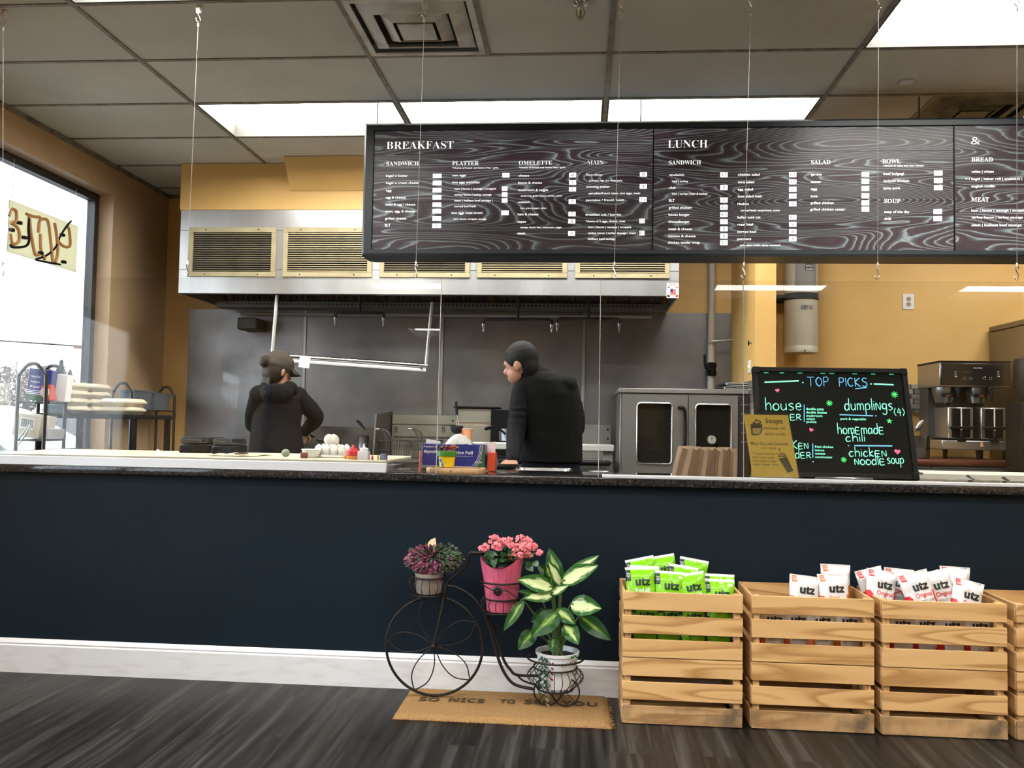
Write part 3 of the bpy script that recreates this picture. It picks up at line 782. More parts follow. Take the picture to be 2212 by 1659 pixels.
basket(855, 'left wire fry basket with raised handle beside the splash guard')
basket(922, 'right wire fry basket with raised handle behind the foil carton')

# range with tall back shelf
r0_, r1_ = f1 + .01, P(1326, 960, 6.2).x
rg = thing('gas_range', 'steel gas range with a tall cream back riser behind the man', 'stove', ((r0_ + r1_) / 2, 6.5, 0))
q = B(); q.box((r0_, 6.22, .14), (r1_, 6.88, .88), 0, .005)
for x in (r0_ + .05, r1_ - .05):
    for y in (6.27, 6.82): q.cyl((x, y, 0), (x, y, .15), .022, n=10)
q.obj('body', mat('range steel', (.30, .30, .29), .4, .8, col2=(.22, .22, .21), vs=4), rg)
zt = P(1080, 956, 6.15).z; zb_ = P(1080, 971, 6.15).z
q = B(); q.box((r0_, 6.13, zb_), (r1_, 6.26, zt), 0, .006); q.obj('front_rail', mat('pale range rail', (.52, .52, .50), .4, .5), rg)
xr = P(1062, 900, 6.62).x; zt = P(1020, 882, 6.62).z; zm = P(1020, 917, 6.62).z
q = B(); q.box((r0_, 6.62, zm + .012), (xr, 6.86, zt), 0, .004); q.box((r0_, 6.60, .90), (xr, 6.86, zm), 0, .004); q.obj('riser_panel', pan_m, rg)
q = B(); q.box((r0_, 6.61, zm), (xr, 6.62, zm + .012)); q.obj('trim_band', mat('brown stained trim', (.20, .13, .08), .5), rg)
q = B(); q.box((P(980, 880, 6.6).x, 6.60, zt), (P(1077, 880, 6.6).x, 6.87, zt + .014), 0, .003); q.obj('high_shelf', black, rg)
q = B(); q.box((xr, 6.56, .90), (P(1112, 900, 6.56).x, 6.86, zt - .01), 0, .004); q.obj('side_box', black, rg)
q = B(); q.box((P(1112, 900, 6.7).x, 6.80, .88), (r1_, 6.86, P(1290, 917, 6.8).z), 0, .003); q.obj('back_guard', mat('grey stained guard', (.26, .26, .25), .45, .7, col2=(.18, .17, .16), vs=5), rg)
for x, y, yy in ((1313, 928, 6.798), (1313, 948, 6.798), (978, 909, 6.618)):
    q = B(); c = P(x, y, yy); q.cyl(c, c - V((0, .004, 0)), .008, n=10); q.obj('bolt', black, rg)
for i in range(4):
    for j in range(2):
        cx, cy = r0_ + .14 + i * .2, 6.38 + j * .2
        q = B(); q.tube(circ((cx, cy, .895), .03, 12), .006, 6, closed=True)
        for k in range(4): a = math.pi / 4 + k * math.pi / 2; q.tube([V((cx + .03 * math.cos(a), cy + .03 * math.sin(a), .895)), V((cx + .1 * math.cos(a), cy + .1 * math.sin(a), .895))], .007, 6)
        q.obj('burner_grate', iron, rg)
q = B(); zh = P(1275, 1000, 6.08).z
q.tube(crom([V((px(1090, 6.1), 6.13, zh)), V((px(1092, 6.1), 6.08, zh)), V((px(1200, 6.1), 6.07, zh)), V((px(1306, 6.1), 6.08, zh)), V((px(1309, 6.1), 6.13, zh))], 6), .020, 12); q.obj('oven_handle', black, rg)
a, b = P(1303, 975, 6.21), P(1323, 998, 6.21)
q = B(); q.box((a.x, 6.212, b.z), (b.x, 6.218, a.z)); 
for i in range(6): q.box((a.x + .006, 6.2112, a.z - .012 - i * .011), (b.x - .006, 6.2119, a.z - .009 - i * .011), 1)
q.obj('warning_label', [paper_white, mat('grey print', (.3, .3, .3), .6)], rg)
# things on the range
c = P(1000, 950, 6.5); zs = P(1000, 930, 6.55).z
sk = thing('wire_skimmer', 'dark round strainer with upright black handle hung on the range riser', 'strainer', (c.x, 6.5, zs))
q = B(); q.tube([P(985, 868, 6.57), P(987, 896, 6.56)], .010, 8); q.obj('grip', black, sk)
q = B()
for s_ in (-.008, .008): q.tube(crom([P(987, 896, 6.56), P(988, 908, 6.56) + V((s_ * .4, 0, 0)), P(989, 918, 6.56) + V((s_ * 1.4, -.01, 0))], 4), .003, 6)
q.obj('stem', steel, sk)
c = P(987, 921, 6.50); q = B(); q.lathe([(.046, .005), (.049, .002), (.047, -.02), (.036, -.045), (.015, -.055), (.01, -.05), (.034, -.04), (.044, -.018), (.046, .005)], c, 24, cap0=False, cap1=False); q.obj('bowl', dark_steel, sk)
c = P(1009, 946, 6.3); c.z = P(1009, 946, 6.3).z - .01
cu = thing('paper_cup', 'orange paper cup standing behind the foil carton', 'cup', c)
q = B(); h_ = .075; q.lathe([(.030, -.04), (.040, h_), (.037, h_), (.028, -.036)], c, 24, cap1=True); q.obj('cup_wall', mat('orange cup print', (.56, .16, .05), .45, col2=(.62, .28, .14), vs=16), cu)
q = B(); q.tube(circ(c + V((0, 0, h_)), .040, 24), .0025, 6, closed=True); q.obj('rim', mat('cup rim', (.6, .42, .3), .5), cu)
sp = thing('saucepan', 'small steel saucepan with a long black handle beside the man', 'pan', P(1098, 958, 6.35))
c = P(1100, 953, 6.35); q = B(); q.lathe([(.07, 0), (.075, .004), (.078, .09), (.074, .09), (.07, .008)], c, 28, cap1=True); q.obj('pan_body', mat('blued steel', (.30, .33, .36), .3, .9), sp)
q = B(); q.tube(crom([P(1092, 938, 6.26), P(1080, 928, 6.22), P(1065, 923, 6.18), P(1047, 927, 6.15)], 6), [.008] * 6 + [.011] * 6 + [.015] * 5 + [.013, .010], 10, flat=.6); q.obj('handle', black, sp)

# convection oven
ox0, ox1, OY = .272, 1.160, 6.1
ov = thing('convection_oven', 'stainless steel convection oven with two windowed doors', 'oven', ((ox0 + ox1) / 2, 6.4, 0))
zt = P(1400, 846, OY).z - .008
ov_m = mat('oven steel', (.30, .30, .295), .38, .85, col2=(.22, .22, .215), vs=2.5, stretch=(1, 1, .5), rvar=.06)
q = B(); q.box((ox0, OY + .03, .5), (ox1, 6.80, zt), 0, .004); q.obj('cabinet', ov_m, ov)
for x in (ox0 + .05, ox1 - .05):
    for y in (OY + .08, 6.85): q = B(); q.tube([(x, y, 0), (x, y, .5)], .025, 12); q.obj('leg', steel, ov)
q = B(); q.box((ox0 - .012, OY - .005, zt), (ox1 - .003, 6.81, zt + .032), 0, .004); q.obj('top_plate', steel, ov)
zb_ = .56
xm = P(1486, 930, OY).x; xc = P(1594, 930, OY).x
def oven_door(x0, x1, wx0, wx1, wz0, wz1, lab):
    f = B(); rad = .025
    # leaf with a rounded opening
    def rr_(x0, z0, x1, z1, r, n=5):
        out = []
        for cx, cz, a0 in ((x1 - r, z1 - r, 0), (x0 + r, z1 - r, 90), (x0 + r, z0 + r, 180), (x1 - r, z0 + r, 270)):
            for i in range(n + 1): a = math.radians(a0 + 90 * i / n); out.append((cx + r * math.cos(a), cz + r * math.sin(a)))
        return out
    o_, i_ = rr_(x0, zb_, x1, zt - .012, .004), rr_(wx0, wz0, wx1, wz1, rad)
    yf = OY - .012
    f.rings([[V((x, OY + .029, z)) for x, z in o_], [V((x, yf, z)) for x, z in o_], [V((x, yf, z)) for x, z in i_], [V((x, yf + .012, z)) for x, z in i_]], 0, False, False, smooth=False)
    d = f.obj('door', ov_m, ov)
    g_ = B(); g_.prism(i_, (0, yf + .014, 0), (1, 0, 0), (0, 0, 1), -.004); g_.obj('door_glass', glass_dark, d)
    g_ = B(); g_.tube([V((x, yf - .002, z)) for x, z in i_], .006, 8, closed=True); g_.obj('window_trim', bright_steel, d)
    return d
wz0, wz1 = P(1415, 1002, OY).z, P(1415, 871, OY).z
d1 = oven_door(ox0 + .018, xm - .003, P(1376, 930, OY).x, P(1451, 930, OY).x, wz0, wz1, 0)
d2 = oven_door(xm + .003, xc - .003, P(1502, 930, OY).x, P(1579, 930, OY).x, wz0, P(1540, 874, OY).z, 1)
q = B(); q.tube(crom([P(1467, 880, OY - .01), P(1471, 880, OY - .05), P(1478, 884, OY - .055), P(1480, 900, OY - .055), P(1480, 945, OY - .055), P(1479, 962, OY - .05), P(1470, 966, OY - .01)], 5), .012, 10); q.obj('handle', black, d1)
c = P(1537, 950, OY - .012); q = B(); q.cyl(c + V((0, .012, 0)), c - V((0, .012, 0)), .031, n=28); q.cyl(c - V((0, .012, 0)), c - V((0, .014, 0)), .026, n=28, mi=1); q.box(c - V((.002, .0155, .0)), c + V((.002, -.0142, .02)), 2); q.obj('thermometer', [steel, mat('dial face', (.30, .29, .25), .5), black], d2)
q = B(); q.box((xc, OY - .006, zb_), (ox1, OY + .03, zt - .012), 0, .003); q.obj('control_panel', mat('dark control panel', (.018, .012, .012), .35), ov)
key_m = mat('dark grey key', (.05, .05, .05), .4)
for i in range(5): q = B(); c = P(1610, 875 + i * 20, OY - .006); q.box(c - V((.028, .003, .006)), c + V((.028, .001, .006)), 0, .002); q.cyl(P(1620, 875 + i * 20, OY - .006), P(1620, 875 + i * 20, OY - .014), .005, n=8); q.obj('button', key_m, ov)
z_ = zt + .033
for n, (dz, lab) in enumerate(((0, 'folded dark cloth with pale edge on the oven, lower of two'), (.026, 'folded dark cloth with pale edge on the oven, upper of two'))):
    a, b = P(1552 + 4 * n, 840, 6.2).x, P(1620, 840, 6.2).x
    t_ = thing('folded_towel', lab, 'towel', ((a + b) / 2, 6.25, z_ + dz), 'folded towels on the oven')
    q = B(); q.box((a, 6.16, z_ + dz), (b, 6.40, z_ + dz + .023), 0, .010, seg=3); q.obj('cloth', black_matte, t_)
    q = B(); q.tube(crom([V((b - .01, 6.158, z_ + dz + .004)), V((a + .05, 6.157, z_ + dz + .006)), V((a + .035, 6.157, z_ + dz + .012)), V((a + .05, 6.157, z_ + dz + .019)), V((b - .01, 6.158, z_ + dz + .018))], 5), .002, 6); q.obj('hem', white, t_)
c = P(1362, 838, 6.3); q = B(); q.rings([[V((c.x + rx * math.cos(a), 6.3 + ry * math.sin(a), z_ + h)) for a in [2 * math.pi * i / 16 for i in range(16)]] for rx, ry, h in ((.05, .05, 0), (.055, .06, .006), (.03, .03, .018))]); tag(q.obj('oven_cloth', black_matte), 'crumpled black rag on the left end of the oven top', 'cloth')
# ---------------------------------------------------------------- lettering helpers: read off the photo, laid on the sign's own plane
class Plane:
    def __init__(s, o, u, v): s.o, s.u = V(o), V(u).normalized(); s.v = (V(v) - s.u * V(v).dot(s.u)).normalized(); s.n = s.u.cross(s.v)
    def hit(s, px, py):
        d = ray(px, py); c = V((0, 0, CAMZ)); return c + d * ((s.o - c).dot(s.n) / d.dot(s.n))
    def uv(s, px, py): p = s.hit(px, py) - s.o; return p.dot(s.u), p.dot(s.v)
    def at(s, a, b, w=0): return s.o + s.u * a + s.v * b + s.n * w


class Zoom:
    """pixel frame of an enlarged view of the photo"""
    def __init__(s, x0, y0, k): s.x0, s.y0, s.k = x0, y0, k
    def __call__(s, x, y): return s.x0 + x / s.k, s.y0 + y / s.k


def put(q, pl, zm, body, x0, x1, yc, cap, mi=0, lift=.0012, offset=.0, shear=0, ext=False):
    a, b = pl.hit(*zm(x0, yc)), pl.hit(*zm(x1, yc))
    c0, c1 = pl.uv(*zm(x0, yc)), pl.uv(*zm(x0, yc - cap))
    size = abs(c1[1] - c0[1])
    o = a - pl.v * (size * .5)
    q.text(body, o, pl.u, pl.v, size, mi, width=(b - a).dot(pl.u), lift=lift, offset=offset, shear=shear)


# ---------------------------------------------------------------- lit menu board
MY = 4.80
board_dark = mat('board frame paint', (.0095, .019, .028), .45, bump=.05, bs=90)
menu_wood = grain_mat('printed dark planks', [(0, (.018, .012, .015)), (.45, (.026, .017, .021)), (.72, (.045, .045, .049)), (.9, (.135, .165, .167)), (1, (.03, .02, .024))],
                      1.5, (.5, 3.4, 3.9), 27, .35, .5, em=1.0, knots=.62, spec=.3, fine=.5)
sign_white = mat('lit white print', (.95, .97, 1.0), .5, em=1.0)
mb = thing('menu_board', 'long dark lit menu board hanging over the counter with breakfast and lunch lists', 'menu board', (.8, 4.9, P(800, 550, MY).z))
bx0, bx1 = P(784, 400, MY).x, 2.78
bz0, bz1 = P(784, 551, MY).z, P(786, 266, MY).z
ix0 = P(805, 400, MY).x; iz0, iz1 = P(805, 539, MY).z, P(805, 281, MY).z
q = B()
def rect(x0, z0, x1, z1, y): return [V((x0, y, z0)), V((x1, y, z0)), V((x1, y, z1)), V((x0, y, z1))]
q.rings([rect(bx0 + .03, bz0, bx1 - .03, bz1, 5.02), rect(bx0, bz0, bx1, bz1, 4.99), rect(bx0, bz0, bx1, bz1, MY + .012), rect(bx0 + .012, bz0 + .012, bx1 - .012, bz1 - .012, MY),
         rect(ix0, iz0, bx1 - .06, iz1, MY), rect(ix0 + .004, iz0 + .004, bx1 - .064, iz1 - .004, MY + .016)], 0, True, False, smooth=False)
q.obj('frame', board_dark, mb, sharp=20)
pxs = [ix0, P(1411, 400, MY).x, P(2063, 400, MY).x, bx1 - .06]
ZA, ZB = Zoom(770, 250, 3.403), Zoom(1390, 250, 2.691)
PL = Plane((ix0, MY + .011, iz0), (1, 0, 0), (0, 0, 1))
T1 = [(ZA, 'H', 'BREAKFAST', 222, 715, 217, 56), (ZA, 'S', 'SANDWICH', 220, 458, 352, 30), (ZA, 'S', 'PLATTER', 704, 900, 350, 30), (ZA, 'S', 'OMELETTE', 1194, 1438, 346, 30), (ZA, 'H', 'MAIN', 1697, 1816, 344, 30)]
for c_, rows in ((ZA, '''*choice of bread and home fries / grits;706;1044;384;13|*choice of bread and home fries / grits;1195;1536;381;13|bagel w butter;218;378;441;17|bagel w cream cheese;218;456;494;17|egg;217;258;549;17|egg & cheese;216;362;601;17|meat & egg / cheese;214;433;652;17|meat, egg, & cheese;212;431;702;17|grilled cheese;211;366;755;17|BLT;209;250;805;19|two eggs;704;805;438;17|two eggs and meat;702;907;489;17|ham | bacon | sausage | scrapple;722;1027;537;15|turkey bacon | turkey sausage;721;994;580;15|steak | kielbasa beef sausage |;720;1000;623;15|corned beef hash;719;878;665;15|two eggs meat lovers;697;927;714;17|ham, bacon, scrapple, sausage;716;956;759;13|cheese;1192;1270;440;17|bacon & cheese;1190;1364;493;17|mushroom & veggie;1189;1409;546;17|mushroom, green pepper, tomato, onion;1208;1510;589;12|western;1187;1275;634;17|ham, green pepper, onion;1206;1396;679;12|ham & cheese;1185;1337;724;17|super;1184;1250;778;17|sausage, bacon, ham, mushroom, veggie;1204;1508;820;12|steak;1183;1243;864;17|loco moco;1690;1807;433;17|beef patty, egg, rice, wheat gravy;1710;1955;477;13|morning platter;1689;1863;522;17|pancakes/french toast, two eggs, meat;1708;2086;570;15|pancakes / french toast;1687;1966;620;17|breakfast sub / burrito;1685;1946;727;17|*choice of 2 eggs, cheese, meat;1684;1976;775;15|ham | bacon | sausage | scrapple;1703;2020;818;15|turkey bacon | turkey sausage | steak |;1702;2065;862;15|kielbasa beef sausage;1701;1904;905;15'''),):
    pass
def parse(rows, zm):
    out = []
    for r_ in rows.replace(' | ', ' ¦ ').replace(' |;', ' ¦;').split('|'):
        t, a, b, y, h = r_.split(';'); out.append((zm, 'N', t.replace('¦', '|'), float(a), float(b), float(y), float(h)))
    return out
T1 += parse(rows, ZA)
T2 = [(ZB, 'H', 'LUNCH', 142, 372, 164, 45), (ZB, 'S', 'SANDWICH', 148, 334, 272, 24), (ZB, 'S', 'SALAD', 974, 1087, 270, 24), (ZB, 'S', 'BOWL', 1388, 1494, 265, 24), (ZB, 'S', 'SOUP', 1398, 1494, 496, 24)]
T2 += parse('sandwich;150;236;344;14|ham | turkey;166;260;381;12|club;149;187;418;14|ham | turkey | ham & turkey;166;372;454;12|BLT;148;181;492;15|grilled chicken;147;280;534;14|house burger;146;268;575;14|cheeseburger;144;269;615;14|steak & cheese;144;282;658;14|chicken & cheese;143;303;699;14|chicken tender wrap;142;327;737;14|chicken salad;549;675;342;14|tuna salad;548;643;385;14|egg salad;547;636;427;14|tuna salad melt;547;688;468;14|reuben;546;612;512;14|corned beef, sauerkraut, swiss;564;792;550;11|italian cold cut;546;680;590;14|roast beef;546;638;632;14|corned beef;545;656;674;14|pastrami;545;625;716;14|cole slaw, swiss, spicy mustard;560;793;752;11|garden;973;1037;341;14|caesar;972;1034;383;14|egg;972;1008;425;14|tuna;971;1012;467;14|grilled chicken;971;1105;506;14|grilled chicken caesar;969;1173;544;14|*choice of salad and rice / bread;1393;1627;291;10|beef bulgogi;1394;1513;337;14|teriyaki chicken;1394;1544;379;14|spicy pork;1394;1493;421;14|soup of the day;1399;1545;558;14|chili;1399;1438;599;14', ZB)
T3 = [(ZB, 'H', '&', 1903, 1955, 145, 45), (ZB, 'S', 'BREAD', 1906, 2031, 255, 24), (ZB, 'S', 'MEAT', 1906, 2008, 487, 24)]
T3 += parse('white | wheat;1906;2036;325;14|+1;1869;1895;367;13|bagel | kaiser roll | croissant |;1906;2200;367;14|english muffin;1906;2043;410;14|ham | bacon | sausage | scrapple;1906;2225;550;14|turkey bacon | turkey sausage;1906;2206;590;14|steak | kielbasa beef sausage;1906;2197;635;14', ZB)
TAGS = [[(ZA, 562 - i * .6, 626 - i * .6, y, '6' if i == 7 else '') for i, y in enumerate((443, 495, 548, 601, 654, 703, 756, 809))] +
        [(ZA, 1072, 1125, 438, ''), (ZA, 1069, 1110, 537, ''), (ZA, 1069, 1110, 580, ''), (ZA, 1069, 1110, 623, ''), (ZA, 1065, 1119, 714, '')] +
        [(ZA, 1563, 1616, 437, '6'), (ZA, 1563, 1615, 491, '7'), (ZA, 1562, 1614, 541, '7'), (ZA, 1560, 1612, 632, '7'), (ZA, 1558, 1611, 723, '7'), (ZA, 1557, 1609, 776, '8'), (ZA, 1556, 1607, 866, '9')] +
        [(ZA, 2083, 2136, 432, '8'), (ZA, 2082, 2135, 520, '8'), (ZA, 2080, 2133, 617, '7.5'), (ZA, 2079, 2120, 774, '7.5'), (ZA, 2079, 2119, 863, '8.5')],
        [(ZB, 446, 489, y, t) for y, t in zip((344, 418, 491, 533, 575, 616, 658, 700, 738), ('6.5', '8', '6', '8.5', '8.5', '7', '8', '8', '8.5'))] +
        [(ZB, 846, 888, y, t) for y, t in zip((343, 385, 428, 468, 513, 591, 632, 674, 716), ('6.5', '6.5', '6', '9', '8', '8.5', '8', '8', '8'))] +
        [(ZB, 1267, 1311, y, '') for y in (341, 383, 424, 466, 507, 544)] + [(ZB, 1689, 1737, y, '') for y in (334, 377, 419)] + [(ZB, 1686, 1734, 558, ''), (ZB, 1686, 1734, 599, '6')], []]
tag_ink = mat('tag print', (.12, .12, .12), .5)
for n in range(3):
    a, b = pxs[n] + .003, pxs[n + 1] - .003
    q = B(); q.box((a, MY + .012, iz0 + .004), (b, MY + .030, iz1 - .004))
    for f_ in (.2, .4, .6, .8): z = iz0 + (iz1 - iz0) * f_; q.box((a, MY + .0113, z - .0008), (b, MY + .0119, z + .0008), 1)
    pn = q.obj('menu_panel', [menu_wood, black], mb)
    for zm, st_, body, x0, x1, y, cap in (T1, T2, T3)[n]:
        q = B(); put(q, PL, zm, bold_serif(body) if st_ in 'HS' else body, x0, x1, y, cap, offset=(-.013 if st_ == 'H' else -.006) if st_ in 'HS' else .008); q.obj('menu_line', sign_white, pn)
    for zm, x0, x1, y, t_ in TAGS[n]:
        p0, p1 = PL.hit(*zm(x0, y)), PL.hit(*zm(x1, y)); h = .0125 if zm is ZA else .0135
        q = B(); q.box((p0.x, MY + .0075, p0.z - h), (p1.x, MY + .0118, p0.z + h), 0)
        if t_: q.text(t_, V(((p0.x + p1.x) / 2, MY + .0072, p0.z - .009)), (1, 0, 0), (0, 0, 1), .018, 1, align='C', lift=.0004)
        q.obj('price_tag', [sign_white, tag_ink], pn)
for x in pxs[1:3]:
    q = B(); q.box((x - .003, MY + .006, iz0 + .004), (x + .003, MY + .030, iz1 - .004)); q.obj('divider', black, mb)
for x in (P(813, 240, 4.9).x, P(1385, 240, 4.9).x, P(1990, 230, 4.9).x):
    q = B(); q.cyl((x, 4.93, bz1 - .01), (x, 4.93, ZC + .002), .004, n=8); q.obj('hanging_rod', dark_steel, mb)

# ---------------------------------------------------------------- clear guard panes on steel cables
GB, GTOP = .923, 1.775
cable_m = mat('steel cable', (.42, .40, .36), .45, .5)
clip_m = mat('white ceiling clip', (.8, .8, .8), .35)
YA, YH = 3.725, 3.772
wires = [(8, 5, 'leftmost cable at the photo edge beside the window'), (429, 404, 'cable hanging in front of the left end of the hood'), (917, 898, 'cable crossing the breakfast board between sandwich and platter'),
         (1341, 1327, 'cable crossing the right end of the breakfast board'), (1621, 1607, 'cable crossing the lunch board between its sandwich columns'),
         (1897, 1896, 'cable crossing the lunch board through the bowl list'), (2197, 2197, 'rightmost cable in front of the bread and meat list')]
HKZ = P(1326, 600, YH).z
for xa, xh, lab in wires:
    A = P(xa, 30, YA); A.z = ZC; H = P(xh, 600, YH); H.z = HKZ
    r = thing('hanging_cable', 'thin steel ' + lab, 'cable', A, 'steel cables with hooks holding the clear panes')
    q = B(); q.box(A + V((-.010, -.012, -.022)), A + V((.010, .012, .002)), 0, .003); q.cyl(A + V((0, -.006, -.022)), A + V((0, .006, -.022)), .011, n=16); q.obj('ceiling_clip', clip_m, r)
    q = B(); q.tube(crom([A + V((.002, 0, -.02)), A + V((-.004, -.002, -.03)), A + V((.004, 0, -.045)), A + V((.010, 0, -.062)), A + V((.002, 0, -.072)), A + V((-.009, 0, -.062)), A + V((-.011, 0, -.05))], 6), .0022, 8); q.obj('upper_hook', chrome, r)
    top = A + V((0, 0, -.072)); bot = H + V((0, 0, .055))
    q = B(); q.cyl(top, bot, .0010, n=6); q.obj('cable', cable_m, r)
    for c, s_ in ((top + V((0, 0, -.012)), 1), (bot + V((0, 0, .006)), 1)):
        q = B(); q.box(c - V((.0035, .0035, .009)), c + V((.0035, .0035, .009)), 0, .0015); q.obj('crimp', clip_m, r)
    q = B(); q.tube(crom([bot + V((.006, 0, -.012)), bot + V((.005, 0, -.002)), bot + V((-.003, 0, -.003)), bot + V((-.005, 0, -.012)), bot + V((.002, 0, -.028)), bot + V((.006, 0, -.042)), bot + V((.001, 0, -.056)), bot + V((-.008, 0, -.052)), bot + V((-.011, 0, -.04))], 6), .0024, 8); q.obj('lower_hook', chrome, r)
acrylic = pane_mat('clear acrylic', (.955, .96, .955), .5, 1.49)
acrylic_edge = mat('acrylic edge', (.45, .47, .45), .25)
def pane(x0, x1, label):
    r = thing('sneeze_guard', label, 'guard pane', ((x0 + x1) / 2, 3.745, GB)); t = .003
    y0, y1 = 3.738, 3.774
    q = B(); q.hexa([V(p) for p in ((x0, y0, GB), (x1, y0, GB), (x1, y0 + t * 2, GB), (x0, y0 + t * 2, GB), (x0, y1, GTOP), (x1, y1, GTOP), (x1, y1 + 2 * t, GTOP), (x0, y1 + 2 * t, GTOP))])
    q.obj('pane', acrylic, r)
    for x in (x0 - .0013, x1 + .0013): q = B(); q.hexa([V(p) for p in ((x - .0012, y0, GB), (x + .0012, y0, GB), (x + .0012, y0 + 2 * t, GB), (x - .0012, y0 + 2 * t, GB), (x - .0012, y1, GTOP), (x + .0012, y1, GTOP), (x + .0012, y1 + 2 * t, GTOP), (x - .0012, y1 + 2 * t, GTOP))]); q.obj('pane_edge', acrylic_edge, r)
    return r
pane(P(-330, 800, 3.75).x, P(947, 800, 3.75).x, 'large clear acrylic guard pane standing on the left half of the counter')
pane(P(1296, 800, 3.75).x, P(1606, 800, 3.75).x, 'clear acrylic guard pane standing left of the lit letter board')
pane(P(1607.5, 800, 3.75).x, P(2330, 800, 3.75).x, 'long clear acrylic guard pane standing in front of the lit letter board')
# sills along the granite's edge
q = B(); x1 = P(835, 1000, 3.715).x; q.box((XL + .01, 3.708, .922), (x1, 3.736, .962), 0, .002)
tag(q.obj('white_sill', alu), 'tall white aluminium sill along the left half of the granite edge', 'sill')
q = B(); x0 = P(1301, 1022, 3.715).x; q.box((x0, 3.706, .922), (XR - .01, 3.736, .936), 0, .002)
tag(q.obj('white_sill', alu), 'low white aluminium sill along the right half of the granite edge', 'sill')

# ---------------------------------------------------------------- lit letter board
glow = lambda n, c, s=1.0: mat(n, c, .5, em=s)
mint, sky_, pink, leafg = glow('mint marker', (.25, 1.0, .62)), glow('blue marker', (.12, .42, .72)), glow('pink marker', (.9, .10, .20), .9), glow('green marker', (.05, .75, .14), .9)
LBb, LBt = 3.86, 4.005
zC = Zoom(1560, 760, 3.393)
bl, br_, tr, tl = P(1640, 1026, LBb), P(1981, 1033, LBb), P(1969, 799, LBt), P(1625, 792, LBt)
bl.z = br_.z = max(.925, (bl.z + br_.z) / 2 - .008); tl.z = tr.z = (tl.z + tr.z) / 2
lb = thing('letter_board', 'black framed lit writing board with neon TOP PICKS list leaning on the counter', 'sign board', ((bl + br_) / 2))
LP = Plane(bl, br_ - bl, tl - bl); bw = (br_ - bl).length; bh = (tl - bl).dot(LP.v)
Mx = Matrix(((LP.u.x, -LP.n.x, LP.v.x, bl.x), (LP.u.y, -LP.n.y, LP.v.y, bl.y), (LP.u.z, -LP.n.z, LP.v.z, bl.z), (0, 0, 0, 1)))
fw_ = .022; bl = bl - LP.u * .004; bw += .012; Mx.translation = bl
for a, b in (((0, -.008, 0), (bw, .022, fw_)), ((0, -.008, bh - fw_), (bw, .022, bh)), ((0, -.008, fw_), (fw_, .022, bh - fw_)), ((bw - fw_, -.008, fw_), (bw, .022, bh - fw_))):
    q = B(); q.box(a, b, 0, .002, M=Mx); q.obj('frame_bar', black, lb)
for a, b in ((0, 0), (bw - .03, 0), (0, bh - .03), (bw - .03, bh - .03)):
    q = B(); q.box((a - .001, -.011, b - .001), (a + .031, .023, b + .031), 0, .003, M=Mx); q.obj('corner_cap', black, lb)
q = B(); q.box((fw_ - .002, 0, fw_ - .002), (bw - fw_ + .002, .012, bh - fw_ + .002), 0, M=Mx); q.obj('black_glass', mat('black writing glass', (.002, .004, .0035), .45, spec=.08), lb)
q = B()
for x in (.05, .12, .2, .30, .34, .44, .52, .6): q.box((x, -.0009, bh - fw_ - .006), (x + .02, -.0002, bh - fw_ - .001), 0, M=Mx)
q.obj('edge_light', glow('green edge light', (.02, .5, .2), .5), lb)
